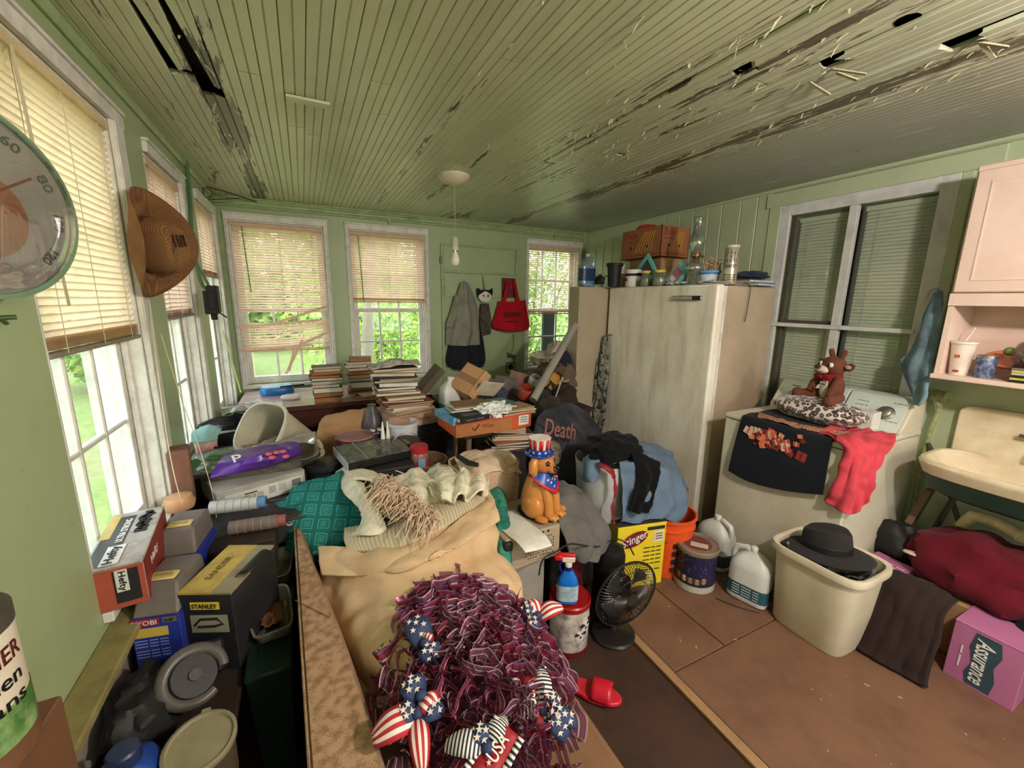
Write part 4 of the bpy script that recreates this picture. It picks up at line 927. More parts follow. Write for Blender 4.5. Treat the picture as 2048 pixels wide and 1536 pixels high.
FH('badge',MB().lathe([(.032,.04),(.03,.046),(.001,.047)],20),C(50,44,40,.3))
for k in range(4):
    def fbl(a,b,k=k):
        an=k*PI/2+lerp(-.55,.55,a)*(.4+.6*b); r=lerp(.02,.135,b); return Vector((r*math.cos(an),r*math.sin(an),-.01+.022*(a-.5)))
    FH('blade',MB().grid(fbl,8,8),C(60,58,60,.25),solid=.002)
FH('hub',MB().lathe([(.022,-.03),(.022,.008),(.001,.012)],14))
# fan cord
wsolo('power_cord','black power cord looping over the fan and metal case','cord',MB().tube(resample([P(1268,1110,y=1.40),P(1252,1085,y=1.5),P(1225,1078,y=1.5),P(1205,1092,y=1.45),P(1175,1092,y=1.38),P(1140,1088,y=1.32),P(1110,1105,y=1.3),P(1085,1120,y=1.3),P(1078,1150,y=1.3)],40),.0035,6),MBLK)
# red lidded dalmatian tin and spray bottle
mt=M('white_spotted_print',(206,196,190),.4,(52,44,44),16,1.,.02)
rt=thing('popcorn_tin','round tin with red lid and spotted dog print under the spray bottle','tin',(1.0,1.375,0),s=.9)
mesh('body',MB().lathe([(.098,0),(.1,.004),(.1,.27),(.098,.275)],34),mt,rt); mesh('base_band',MB().lathe([(.1015,.0),(.1015,.03)],34,close=True),C(104,22,24,.4),rt)
mesh('lid',MB().lathe([(.105,.255),(.106,.278),(.10,.284),(.094,.279),(.001,.28)],34),M('red_lid',(150,24,26),.3,(110,20,22)),rt)
for (a,z,s) in ((-1.2,.16,.035),(-.75,.18,.03),(-1.55,.12,.03)):
    o=mesh('printed_dog',MB().ell((0,0,0),(.003,s,s*1.1),12,7),C(214,206,202,.5),rt); o.location=(.0985*math.cos(a),.0985*math.sin(a),z); o.rotation_euler=(0,0,a)
    for (y_,z_,q) in ((-.4,.35,.18),(.4,.35,.18),(0,-.2,.22),(-.8,.5,.3),(.8,.4,.3)): mesh('printed_spot',MB().ell((.003,y_*s,z_*s),(.0015,q*s,q*s*1.1),8,5),MTXB,o)
sp=thing('spray_bottle','blue cleaning spray bottle with red trigger on the red tin lid','spray bottle',(.962,1.345,.257),rz=-.5)
MSB=M('blue_bottle',(22,110,200),.2,(16,84,170),5,.3,.01); A_=Matrix.Diagonal((1.3,.8,1,1))
mesh('body',MB().lathe([(.026,0),(.034,.006),(.036,.06),(.035,.10),(.030,.125),(.018,.15),(.013,.165),(.013,.175)],26,A_,sq=(3,1,1)),MSB,sp)
mesh('label',MB().lathe([(.0368,.02),(.0368,.095)],26,A_,sq=(3,1,1),close=True),M('label_silver',(180,196,204),.5,(90,130,170),30,.8,.02),sp)
hdm=mesh('head',MB().lathe([(.016,.175),(.017,.195),(.014,.20)],16).bb((-.03,-.011,.20),(.028,.011,.225)),C(222,214,196,.45),sp,bev=.004)
mesh('nozzle',MB().bb((-.062,-.012,.208),(-.028,.012,.232)).bb((-.05,-.010,.225),(.03,.010,.240)),C(196,30,44,.35),sp,bev=.005,bseg=2)
mesh('trigger',MB().tube([(-.026,0,.205),(-.04,0,.185),(-.036,0,.16),(-.028,0,.145)],[.008,.007,.006,.005],8),C(28,30,120,.35),sp)
mesh('collar',MB().lathe([(.017,.162),(.017,.18)],14),C(28,30,120,.35),sp)
# pink slipper, seen behind the wreath
sl=thing('slipper','flat red plastic sandal on the floor beside the sofa','slipper',(.93,1.13,.004),rz=-.85)
mesh('sole',MB().prism([(.14*math.cos(a),(.048 if math.cos(a)>0 else .040)*math.sin(a)*(1+.15*math.cos(a))) for a in [2*PI*k/30 for k in range(30)]],0,.018),C(206,40,56,.35),sl,bev=.004,bseg=2)
mesh('strap',MB().grid(lambda a,b:Vector((lerp(.02,.10,b),.05*math.cos(PI*a),.018+.045*math.sin(PI*a))),14,6),C(196,30,48,.35),sl,solid=.003)
# ---- cartons, clothes at right
MPKB=M('magenta_carton',(178,108,150),.5,(150,84,128),5,.3,.03)
ab=cbox('carton','open pink carton reading Assurance on the floor at far right','box',(2.50,.425,0),(.205,.19,.27),0,MPKB,rx=0)
ab.rotation_euler=(0,0,PI/2)      # its label face looks towards -x
MTEAL=C(52,76,90,.5)
ab.rotation_euler=(0,0,-PI/2)
o=mesh('label_band',MB().prism([(.0+x_,z_) for x_,z_ in ((-.035,-.12),(.035,-.12),(.042,-.06),(.03,0),(.045,.06),(.035,.12),(-.035,.12),(-.045,.05),(-.03,-.02),(-.044,-.07))],0,.001),MTEAL,ab,smooth=False); o.rotation_euler=(PI/2,0,0); o.location=(.0,-.0965,.135)
text('Assurance',ab,MTXW,(-.002,-.0985,.135),(0,0,-1),(1,0,0),.205,.055,shear=.3)
text('---- ------',ab,MTXW,(-.065,-.0965,.12),(0,0,-1),(1,0,0),.10,.006)
ab2=cbox('carton','second pink carton between the waste bin and dark bag','box',(2.56,.84,0),(.16,.19,.29),-PI/2-.1,MPKB)
mesh('label_band',MB().bb((-.05,-.0965,.06),(-.02,-.0955,.22)),MTEAL,ab2,smooth=False)
for k,z_ in enumerate((.17,.13)): text('88',ab2,MTXW,(.045,-.0965,z_),(1,0,0),(0,0,1),.02,.012)
for y_ in (-.04,-.01,.02): text('----- ---',ab2,MTXW,(.02,y_,.291),(1,0,0),(0,1,0),.1,.007)
def heapfn(seed,amp=.2,rid=0,fq=12):
    def f(d):
        k=1+amp*nz(d.x*2+seed,d.y*2,d.z*2)+amp*.4*nz(d.x*5+seed,d.y*5,d.z*5)
        if rid: k+=rid*math.sin(d.y*fq+3*nz(d.x*2,seed,d.z*2))
        q=d*k
        if q.z<-.5: q.z=-.5
        return q
    return f
MMAR=MCLOTH('maroon_cotton',(98,22,34),(84,18,30))
solo('coat','maroon garment heaped over cartons at the far right','clothes',MB().ell((0,0,.17),(.20,.26,.17),44,22,None,heapfn(2,.2,.03)),MMAR,loc=(2.74,.55,.2))
solo('bag','dark brown fabric bag slumped between pink cartons','bag',sheet([[(2.50,.78,.30),(2.48,.66,.33),(2.46,.55,.31)],[(2.36,.79,.285),(2.34,.66,.30),(2.34,.545,.29)],[(2.28,.79,.17),(2.27,.66,.17),(2.29,.535,.16)],[(2.22,.80,.05),(2.22,.66,.045),(2.245,.53,.05)],[(2.20,.81,.008),(2.20,.66,.008),(2.225,.52,.008)]],30,34,.012,9,fold=.004),MCLOTH('dark_brown_cloth',(52,38,38),(40,30,30)),solid=.03)
solo('trousers','black trousers heaped at the bottom right corner','clothes',MB().ell((0,0,.11),(.19,.22,.17),40,20,None,heapfn(7,.25,.02)),MTEE,loc=(2.66,.22,.09))
solo('coat','black cloth behind the pink carton at the washer corner','clothes',MB().ell((0,0,.08),(.10,.13,.12),32,16,None,heapfn(5,.3)),MBLK,loc=(2.78,.87,.24))
solo('stand_box','brown carton under the maroon clothes','box',MB().bb((-.18,-.2,0),(.18,.2,.26)),MCARD,loc=(2.74,.52,0),bev=.003)
wsolo('shoe','pale insole of a shoe on the maroon clothes','shoe',MB().prism([(.075*math.cos(a),(.03+.006*math.cos(a))*math.sin(a)) for a in [2*PI*k/20 for k in range(20)]],0,.012,TR((2.60,.72,.385),rz=1.9,rx=.2)),C(206,196,180),bev=.003)
wsolo('hanger','long wooden board resting across the maroon clothes','board',MB().tube(resample([P(1935,1130,x=2.75),P(1960,1150,x=2.74),P(1985,1165,x=2.73),P(2015,1195,x=2.72),P(2030,1200,x=2.7)],12),[.014]*12,8),C(206,152,104,.5))
bt=thing('clear_bottle','clear plastic bottle behind the waste bin','bottle',(2.42,.93,0),0)
mesh('body',MB().lathe([(.04,0),(.045,.01),(.045,.27),(.03,.31),(.02,.33)],20),MGLASS('clear_plastic',(226,226,224),.5,.9,.08),bt)
solo('strap','black strap hanging down the second pink carton','strap',MB().tube([(2.50,.78,.31),(2.46,.83,.30),(2.44,.85,.2),(2.44,.86,.12)],.0035,6),MBLK)
# thin stick on floor
wsolo('wire','thin dark wire lying on the floor by the front jug','wire',MB().tube(resample([P(1432,1196,z=.004),P(1470,1212,z=.004),P(1520,1226,z=.004)],8),.0025,5),MBLK)
# ================================================================ freezer and what stands on it
def frzmat():
    m,nt,b=newmat('mildewed_freezer_enamel'); v=coords(nt,rnd=False)
    n1=noisef(nt,coords(nt,(1,1.4,.8),rnd=False),3.2,8,.68); n2=noisef(nt,coords(nt,(2,2.4,.35),rnd=False),3,8,.7); n3=noisef(nt,v,60,5,.7)
    c=mix(nt,ramp(nt,n1,[(.40,(0,0,0,1)),(.66,(.85,.85,.85,1))]),(244,238,226),(220,212,190))
    c=mix(nt,ramp(nt,n2,[(.50,(0,0,0,1)),(.78,(.9,.9,.9,1))]),c,(176,168,146))
    c=mix(nt,ramp(nt,n3,[(.64,(0,0,0,1)),(.76,(.7,.7,.7,1))]),c,(126,116,96))
    nt.links.new(c,b.inputs['Base Color']); b.inputs['Roughness'].default_value=.45; bumpn(nt,b,n3,.1); return m
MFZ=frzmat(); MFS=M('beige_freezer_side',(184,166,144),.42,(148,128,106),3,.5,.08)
fz=thing('freezer','big dirty white upright freezer beside the washer','freezer',(2.7,2.35,0))
W=lambda n,mb,m=MFS,p=None,**k: mesh(n,mb,m,p or fz,world=True,**k)
W('body',MB().bb((2.435,1.835,.02),(2.968,2.87,1.695)),bev=.012,bseg=2)
d=W('door',MB().bb((2.355,1.825,.05),(2.425,2.88,1.70)),MFZ,bev=.014,bseg=3)
W('gasket',MB().bb((2.425,1.845,.06),(2.436,2.86,1.685)),C(90,84,74,.7))
W('handle',MB().bb((2.335,1.935,1.597),(2.356,2.175,1.628)),MSTEEL,d,bev=.005); W('handle_end',MB().bb((2.333,1.935,1.599),(2.337,2.0,1.626)),MBLK,d)
W('hinge_pin',MB().cyl((2.34,2.86,1.30),(2.34,2.80,1.30),.008),MSTEEL)
W('kick_plate',MB().bb((2.40,1.84,0),(2.436,2.87,.05)),MBLK); W('corner_trim',MB().bb((2.42,1.822,.05),(2.44,1.836,1.69)),MWHT)
pb=thing('cabinet','tall thin beige metal cabinet standing behind the freezer','cabinet',(2.5,3.0,0))
MPB=M('beige_panel',(168,154,130),.4,(140,126,102),3,.4,.05)
mesh('body',MB().bb((2.06,2.91,.02),(2.90,3.05,1.70)),MPB,pb,world=True,bev=.004); mesh('door_edge',MB().bb((2.06,2.902,.03),(2.09,2.911,1.69)),MPB,pb,world=True,smooth=False)
FT=1.7015
def fy(u,x): return P(u,572,x=x).y
# windshield fluid
MBF=M('blue_fluid',(20,140,200),.15,(16,110,180),4,.2,0)
x=2.18; j=jug('clear jug of bright blue washer fluid on the thin cabinet left of the freezer',(x,2.975,FT),0,(.13,.085,.26),MGLASS('clear_jug',(220,230,236),.5,.86,.08),C(190,190,180))
mesh('fluid',MB().lathe([(.9,.008),(.95,.02),(.95,.165),(.001,.166)],26,Matrix.Diagonal((.063,.041,1,1)),sq=(5,1,1)),MBF,j)
mesh('label',MB().lathe([(1.02,.05),(1.02,.15)],26,Matrix.Diagonal((.065,.0425,1,1)),sq=(5,1,1),close=True),C(24,60,90,.4),j)
def lpot(name,label,cat,u,x,prof,mat,n=24,rz=0,**k):
    t=thing(name,label,cat,(x,fy(u,x),FT),rz,**k); mesh('body',MB().lathe(prof,n,close=True),mat,t); return t
t=lpot('flower_pot','black plastic pot standing behind the black scrub pad beside the freezer','pot',1227,2.345,[(.001,0),(.045,0),(.06,.17),(.066,.172),(.066,.19),(.058,.19),(.05,.02)],MBLK); mesh('rim',MB().lathe([(.066,.165),(.07,.168),(.07,.192),(.064,.192)],24,close=True),MBLK,t)
mb=MB(); rnd=random.Random(9)
for k in range(60):
    a=[rnd.gauss(0,.028),rnd.gauss(0,.036),abs(rnd.gauss(.05,.03))]; b=[a[0]+rnd.uniform(-.03,.03),a[1]+rnd.uniform(-.03,.03),a[2]+rnd.uniform(-.02,.03)]; mb.tube([a,[(a[i]+b[i])/2+rnd.uniform(-.01,.01) for i in range(3)],b],.002,4)
sp_=thing('scrub_pad','black wiry scrub pad between blue jug and black pot','scrub pad',(2.29,2.94,FT)); mesh('core',MB().ell((0,0,.05),(.04,.055,.05),16,10,None,heapfn(3,.3)),MBLK,sp_); mesh('wire',mb,C(60,60,60),sp_,kind='stuff')
t=lpot('spray_can','pinkish aerosol can between black pot and white tub','can',1243,2.52,[(.026,0),(.028,.006),(.028,.15),(.02,.165),(.016,.167)],C(196,176,160,.4)); mesh('cap',MB().lathe([(.02,.163),(.02,.195),(.001,.197)],18),C(206,190,176,.4),t)
t=lpot('tub','white plastic tub with red and black print on the freezer','tub',1265,2.43,[(.001,0),(.055,0),(.063,.12),(.068,.12),(.068,.135),(.06,.135),(.052,.008)],MWP)
mesh('bail_handle',MB().tube([(.0,.068,.12),(-.03,.06,.128),(-.065,0,.13),(-.03,-.06,.128),(0,-.068,.12)],.002,5),MWP,t)
mesh('print_band',MB().lathe([(.0618,.085),(.0628,.105)],24,close=True),MTXB,t); o=mesh('print',MB().box((0,0,0),(.002,.05,.022)),C(150,40,34),t,smooth=False); o.location=(-.0585,.02,.055); o.rotation_euler=(0,-.06,-.3)
MJ=MGLASS('jar_glass',(222,228,220),.5,.88,.05)
for (u,x,lab,cc,s) in ((1291,2.42,'glass jar of brown bits with yellow lid on the freezer',(120,96,70),1.),(1318,2.43,'wider glass jar with yellow flowered lid beside the teal frame',(150,120,96),1.15)):
    t=lpot('jar',lab,'jar',u,x,[(.001,0),(.04*s,0),(.044*s,.01),(.044*s,.075),(.034*s,.095),(.034*s,.105)],MJ); mesh('contents',MB().lathe([(.001,.004),(.038*s,.004),(.04*s,.06),(.001,.064)],18),M('jar_mix_%d'%u,cc,.9,tuple(c_*.4 for c_ in cc),90,.9,.8),t)
    mesh('lid',MB().lathe([(.037*s,.10),(.037*s,.118),(.001,.12)],20),C(206,190,60,.5),t)
# banana carton
ba=P(1325,449,x=2.50); bb_=P(1246,460,x=2.50); zb0=P(1322,512,x=2.50).z; bl=bb_.y-ba.y; by=(ba.y+bb_.y)/2; bh=ba.z-zb0
bx_=cbox('banana_carton','open brown banana carton with red cap on the freezer','box',(2.50+.15,by,zb0),(.30,bl,bh),.0,M('brown_carton',(150,98,64),.8,(112,66,42),6,.6),open_=True)
base=cbox('carton','lower plain brown carton under the banana carton on the freezer','box',(2.68,by,FT),(.24,bl*.8,zb0-FT-.001),0,MCARD)
MRP=C(150,60,40,.8,bump=0); MYP=C(206,160,40,.8,bump=0)
# its two visible faces look to -x/-y : local -x... find them by text on both
def boxface(t,sx,sy,face):      # returns origin,right,up for a face centre
    return {'-y':((0,-sy/2,0),(1,0,0)),'+y':((0,sy/2,0),(-1,0,0)),'-x':((-sx/2,0,0),(0,-1,0)),'+x':((sx/2,0,0),(0,1,0))}[face]
for face in ('-x','-y'):
    o_,r_=boxface(bx_,.30,bl,face); o_=Vector(o_); r_=Vector(r_); U_=Vector((0,0,1))
    sgn=bl/.36 if face=='-x' else .75; nn=r_.cross(U_)
    text('Dole',bx_,MRP,o_-r_*.09*sgn+U_*bh*.80,r_,U_,.13*sgn,.05)
    text('BANANAS',bx_,MRP,o_-r_*.09*sgn+U_*bh*.60,r_,U_,.14*sgn,.012)
    mesh('red_band',MB().add([o_+r_*a+U_*z+nn*.001 for a,z in ((-.16*sgn,.02),(.16*sgn,.02),(.16*sgn,.03),(-.16*sgn,.03))],[(0,1,2,3)]),MRP,bx_,smooth=False)
    for k in range(6):
        pts=[o_+nn*.001+r_*(sgn*(.125-k*.018-.03*math.sin(t_*PI*.5)-.035*t_*k/4))+U_*(bh*(.85-.62*t_)) for t_ in [i/8 for i in range(9)]]
        mesh('banana_line',MB().tube(pts,.002,4),MYP,bx_)
    for a in (-.09*sgn,.06*sgn): mesh('hole',MB().lathe([(.001,0),(.011,0),(.011,.0015),(.001,.0015)],12,Matrix.Translation(o_+r_*a+U_*bh*.38)@nn.to_track_quat('Z','Y').to_matrix().to_4x4()),MTXB,bx_)
rc=thing('basket','red plastic basket upside down inside the banana carton','basket',(2.64,by+bl*.18,zb0+bh-.125),s=.97)
mesh('body',MB().lathe([(.125,.0),(.125,.05),(.11,.13),(.07,.175),(.001,.19)],24),C(196,56,46,.5),rc); mesh('rim',MB().lathe([(.123,-.01),(.132,-.008),(.132,.01),(.124,.012)],24,close=True),C(196,56,46,.5),rc)
for k in range(14): a=2*PI*k/14; mesh('rib',MB().tube([(.127*math.cos(a),.127*math.sin(a),.03),(.113*math.cos(a),.113*math.sin(a),.13),(.07*math.cos(a),.07*math.sin(a),.177)],.003,4),C(170,44,38,.5),rc)
# teal frame leaning + toy box strip
MTQ=C(110,196,200,.5)
tf=thing('picture_frame','pale teal cardboard frame tilted on its corner on the freezer','frame',(2.47,fy(1290,2.47),FT+.065)); 
mb=MB(); a_=.095; w_=.03
for (y0,y1,z0,z1) in ((-a_,a_,a_-w_,a_),(-a_,a_,-a_,-a_+w_),(-a_,-a_+w_,-a_+w_,a_-w_),(a_-w_,a_,-a_+w_,a_-w_)): mb.bb((-.006,y0,z0),(.006,y1,z1))
o=mesh('frame',mb,MTQ,tf,smooth=False); tf.rotation_euler=(PI/4+.1,0,-.1); tf.location.z=FT+.125; mesh('back',MB().bb((.0,-.09,-.09),(.005,.09,.09)),C(90,80,76),tf,smooth=False)
tb=cbox('toy_box','teal and red small carton leaning beside the flowered jar','box',(2.505,fy(1337,2.505),FT+.0),(.035,.10,.16),0,MTQ); tb.rotation_euler=(.75,0,0); tb.location=(2.46,fy(1341,2.46),FT+.012)
mesh('picture',MB().bb((-.0185,-.04,.02),(-.0175,.04,.14)),C(170,110,120,.5),tb,smooth=False); mesh('picture',MB().bb((-.0195,-.02,.03),(-.0185,.03,.07)),MWP,tb,smooth=False)
t=lpot('food_container','round clear blue container stacked behind the oil lamp','container',1356,2.50,[(.001,0),(.05,0),(.055,.06),(.058,.062),(.058,.07)],MGLASS('blue_clear',(120,170,200),.5,.8,.1)); mesh('lid',MB().lathe([(.06,.068),(.06,.078),(.001,.08)],22),C(90,140,176,.4),t)
# oil lamp
lx=2.46; ly=fy(1386,lx); ol=thing('oil_lamp','clear glass oil lamp with tall chimney on the freezer','lamp',(lx,ly,FT),s=.97)
MLG=MGLASS('lamp_glass',(232,238,234),.9,.94,.03)
mesh('base',MB().lathe([(.001,0),(.055,0),(.058,.006),(.03,.03),(.018,.055),(.03,.07),(.062,.10),(.068,.125),(.058,.15),(.03,.165),(.022,.175)],28),MLG,ol)
mesh('oil',MB().lathe([(.001,.075),(.025,.075),(.056,.10),(.06,.11),(.001,.112)],24),MGLASS('oil',(214,210,180),.3,.8,.1),ol)
mesh('burner',MB().lathe([(.024,.172),(.026,.18),(.018,.19),(.034,.20),(.036,.215),(.02,.22),(.001,.222)],22),C(150,120,70,.3,metal=.8),ol)
mesh('wick_knob',MB().cyl((0,-.02,.195),(0,-.06,.195),.0025).cyl((0,-.058,.195),(0,-.063,.195),.01),C(150,120,70,.3,metal=.8),ol)
mesh('chimney',MB().lathe([(.030,.212),(.034,.23),(.052,.275),(.054,.30),(.045,.34),(.030,.385),(.026,.42),(.030,.45),(.036,.465)],28,close=True),MLG,ol,solid=.0012)
# whipped topping tub
t=lpot('tub','blue plastic topping tub with twigs on the freezer','tub',1417,2.52,[(.001,0),(.05,0),(.066,.085),(.07,.085),(.07,.094),(.064,.094),(.05,.01)],C(70,130,196,.4)); mesh('lid',MB().lathe([(.071,.083),(.073,.094),(.066,.098),(.001,.096)],26),C(110,170,216,.4),t); mesh('white_band',MB().lathe([(.0565,.028),(.064,.07)],26,close=True),C(206,214,222,.5),t)
mb=MB(); rnd=random.Random(4)
for k in range(26):
    x0,y0=rnd.uniform(-.04,.04),rnd.uniform(-.06,.06); mb.tube([(x0,y0,.098),(x0+rnd.uniform(-.02,.02),y0+rnd.uniform(-.02,.02),.12+rnd.random()*.03),(x0+rnd.uniform(-.04,.04),y0+rnd.uniform(-.04,.04),.11+rnd.random()*.09)],[.004,.004,.002],5)
mesh('twigs',mb,C(196,160,130),t,kind='stuff')
# carpet powder can
cp=thing('powder_can','tall silver printed powder can on the freezer corner','can',(2.52,fy(1457,2.52),FT))
mesh('body',MB().lathe([(.041,0),(.042,.003),(.042,.235),(.040,.238)],28),M('silver_paper',(196,186,170),.25,(120,100,90),10,.4,.02,metal=.5),cp); mesh('lid',MB().lathe([(.043,.232),(.043,.245),(.04,.248),(.001,.246)],28),C(206,200,180,.4),cp)
def wrap_text(s,t,mat,r,z,wd,ht,a0):     # lettering bent round a can
    o=text(s,t,mat,(0,0,0),(1,0,0),(0,0,1),wd,ht,off=0); 
    for v in o.data.vertices:
        an=a0+v.co.x/r; v.co=Vector((math.cos(an)*(r+.0008),math.sin(an)*(r+.0008),z+v.co.z))
    return o
o=mesh('print_patch',MB().lathe([(.0424,.14),(.0424,.205)],12,close=True),MTXB,cp)
wrap_text('GROOM',cp,MTXW,.0426,.175,.075,.035,PI+.55); wrap_text('CARPET',cp,MTXB,.0422,.115,.085,.02,PI+.55)
for k,z_ in enumerate((.03,.045,.06)): wrap_text('## ### ##',cp,C(110,60,50,.7,bump=0),.0422,z_,.08,.009,PI+.55)
# folded cloths and papers on the near corner
for k,(cc,dz,s,lab) in enumerate((((190,196,200),0,.26,'white paper folder bottom of the pile on the near freezer corner'),((90,130,160),.012,.24,'blue paperback on top of the white folder on the freezer'),((214,210,200),.024,.2,'cream booklet topmost on the near freezer corner'))):
    book(lab,(2.82,1.90+.005*k,FT+dz),(.24,s*.62,.012),.15-.1*k,C(*cc,.6),group=None)
mb=MB().ell((0,0,.03),(.15,.10,.03),32,14,None,heapfn(11,.35,.04))
solo('cap','dark blue cloth cap lying on the papers on the freezer','cap',mb,MCLOTH('navy_cloth',(52,60,84)),loc=(2.79,1.93,FT+.04))
wsolo('cord','thin black cord dangling over the front edge of the freezer','cord',MB().tube(resample([(2.70,1.90,FT+.012),(2.66,1.84,FT+.008),(2.66,1.818,FT-.02),(2.655,1.816,1.60),(2.65,1.816,1.52),(2.64,1.816,1.46)],20),.0028,5),MBLK)
mb=MB(); rnd=random.Random(5)
pts=[(rnd.uniform(-.05,.05),rnd.uniform(-.12,.12),rnd.uniform(.004,.03)) for _ in range(14)]
solo('cord','tangled white cord at the foot of the silver can','cord',MB().tube(resample(pts,70),.003,5),C(214,206,190),loc=(2.46,1.93,FT))
mb=MB().grid(lambda a,b:Vector((.06*(a-.5)+.01*nz(a*5,b*5),.16*(b-.5),.012+.018*nz(a*4,b*6,3)+.01*math.sin(a*PI))),14,16)
solo('paper_scrap','crumpled white paper scrap on the freezer front edge','paper',mb,MWP,loc=(2.42,2.22,FT+.0),solid=.001)
# camouflage jacket on the freezer corner
def camo():
    m,nt,b=newmat('camouflage_cloth'); v=coords(nt,(1.6,1.6,1),rnd=False)
    c=ramp(nt,noisef(nt,v,16,5,.65),[(0,(34,36,30)),(.43,(34,36,30)),(.44,(88,90,78)),(.50,(150,150,134)),(.56,(60,62,52)),(.62,(176,176,160))],'CONSTANT')
    nt.links.new(c,b.inputs['Base Color']); b.inputs['Roughness'].default_value=.95; return m
MCAMO=camo()
rows=[[P(1205,675,x=2.335),P(1210,672,x=2.325),P(1216,676,x=2.33)],[P(1196,700,x=2.33),P(1206,700,x=2.30),P(1217,700,x=2.33)],[P(1190,740,x=2.34),P(1202,740,x=2.29),P(1217,745,x=2.33)],[P(1180,790,x=2.34),P(1196,790,x=2.28),P(1213,790,x=2.32)],[P(1173,830,x=2.33),P(1192,840,x=2.27),P(1211,830,x=2.32)],[P(1176,850,x=2.33),P(1192,858,x=2.28),P(1206,850,x=2.32)]]
cj=thing('jacket','camouflage jacket hanging on the freezer corner','jacket',(2.33,2.85,.8)); mesh('cloth',sheet(rows,34,60,.010,12,fold=.016,nf=3),MCAMO,cj,world=True,solid=.006)
mesh('sleeve',sheet([[P(1188,700,x=2.31),P(1194,700,x=2.30)],[P(1184,730,x=2.31),P(1195,732,x=2.28)],[P(1180,770,x=2.3),P(1192,772,x=2.27)],[P(1176,805,x=2.3),P(1188,808,x=2.27)]],14,30,.004,12,fold=.006,nf=2),MCAMO,cj,world=True,solid=.02)
mesh('drawstring',MB().tube([P(1192,702,x=2.32),P(1184,712,x=2.32),P(1186,726,x=2.32)],.003,5),C(180,176,160),cj,world=True)
# ================================================================ back wall hangings
B=4.128
MTS=M('grey_printed_shirt',(140,140,128),.95,(110,92,80),9,.75,.3,300)
js=thing('t_shirt','grey printed t-shirt hung over a black shirt on the back wall door','shirt',P(930,700,y=B-.1))
mesh('black_shirt',sheet([[P(900,670,y=B-.02),P(930,670,y=B-.05),P(965,670,y=B-.02)],[P(893,715,y=B-.02),P(930,715,y=B-.09),P(970,715,y=B-.02)],[P(897,735,y=B-.02),P(932,742,y=B-.09),P(966,733,y=B-.02)]],40,24,.01,6,fold=.018,nf=4),MCLOTH('charcoal_cotton',(44,44,50)),js,world=True,solid=.004)
mesh('grey_shirt',sheet([[P(919,567,y=B-.02),P(928,562,y=B-.04),P(937,567,y=B-.02)],[P(909,600,y=B-.02),P(930,595,y=B-.09),P(950,600,y=B-.02)],[P(896,645,y=B-.02),P(930,645,y=B-.12),P(962,645,y=B-.02)],[P(892,690,y=B-.02),P(928,692,y=B-.13),P(966,688,y=B-.02)]],44,40,.012,6,fold=.018,nf=3.5),MTS,js,world=True,solid=.004)
mesh('sleeve',sheet([[P(910,590,y=B-.04),P(918,590,y=B-.07)],[P(900,625,y=B-.04),P(914,630,y=B-.08)],[P(891,655,y=B-.03),P(901,656,y=B-.07)]],12,20,.006,10,fold=.006,nf=1.5),MTS,js,world=True,solid=.012)
ct=thing('plush_bag','black and white cat face cloth bag hanging by the grey shirt','bag',P(970,620,y=B))
o=mesh('face',MB().ell((0,0,0),(.075,.025,.062),20,12),C(226,220,204,.8),ct,world=False); o.location=wm(ct).inverted()@P(970,593,y=B-.04)
for s in (-1,1):
    e=mesh('ear',MB().lathe([(.034,0),(.02,.035),(.002,.065)],10),MBLK,o); e.location=(s*.052,0,.030); e.rotation_euler=(0,s*.5,0)
    e=mesh('eye',MB().ell((0,0,0),(.009,.004,.012),10,6),MTXB,o); e.location=(s*.026,-.024,.006)
e=mesh('hair',MB().ell((0,.006,.018),(.082,.026,.052),18,10),MBLK,o); e=mesh('nose',MB().ell((0,-.026,-.012),(.006,.003,.005),8,5),C(180,60,60),o)
mesh('body',sheet([[P(962,607,y=B-.03),P(977,607,y=B-.03)],[P(960,640,y=B-.05),P(982,640,y=B-.04)],[P(962,672,y=B-.04),P(981,668,y=B-.03)]],14,24,.008,14),M('dark_print',(84,76,66),.9,(34,32,36),28,1.,.2),ct,world=True,solid=.02)
mesh('strap',MB().tube([P(966,552,y=B),P(969,570,y=B-.02),P(970,582,y=B-.03)],.008,6),C(150,170,130),ct,world=True)
rbg=thing('tote_bag','red cloth tote bag printed BROWN\'S hanging on the back wall','bag',P(1020,660,y=B))
MRB=MCLOTH('red_nonwoven',(184,26,40),(170,20,34),300)
rows=[[P(997,602,y=B-.03),P(1024,603,y=B-.06),P(1051,600,y=B-.03)],[P(990,630,y=B-.03),P(1022,632,y=B-.11),P(1055,630,y=B-.03)],[P(984,652,y=B-.03),P(1022,658,y=B-.14),P(1059,652,y=B-.03)],[P(996,661,y=B-.03),P(1022,663,y=B-.12),P(1054,660,y=B-.03)]]
mesh('body',sheet(rows,34,26,.006,7),MRB,rbg,world=True,solid=.006)
for (a,b) in (((1008,604),(1016,560)),((1036,603),(1028,560))): mesh('handle',sheet([[P(a[0]-3,a[1],y=B-.05),P(a[0]+4,a[1],y=B-.05)],[P((a[0]+b[0])/2-3,580,y=B-.04),P((a[0]+b[0])/2+3,580,y=B-.04)],[P(b[0]-3,b[1],y=B-.03),P(b[0]+3,b[1],y=B-.03)]],4,14,.002,5),MRB,rbg,world=True,solid=.003)
q=P(1026,629,y=B-.115); text("BROWN'S",rbg,MTXB,q,(1,0,0),(0,0,1),.20,.055,world=True,off=.012); q=P(1024,643,y=B-.125); text('-------- -----',rbg,MTXB,q,(1,0,0),(0,0,1),.16,.012,world=True,off=.014)
cal=thing('poster','small black and red printed card behind the red bag handles','poster',P(1016,585,y=B)); a=P(1004,556,y=B-.005); b=P(1030,596,y=B-.005)
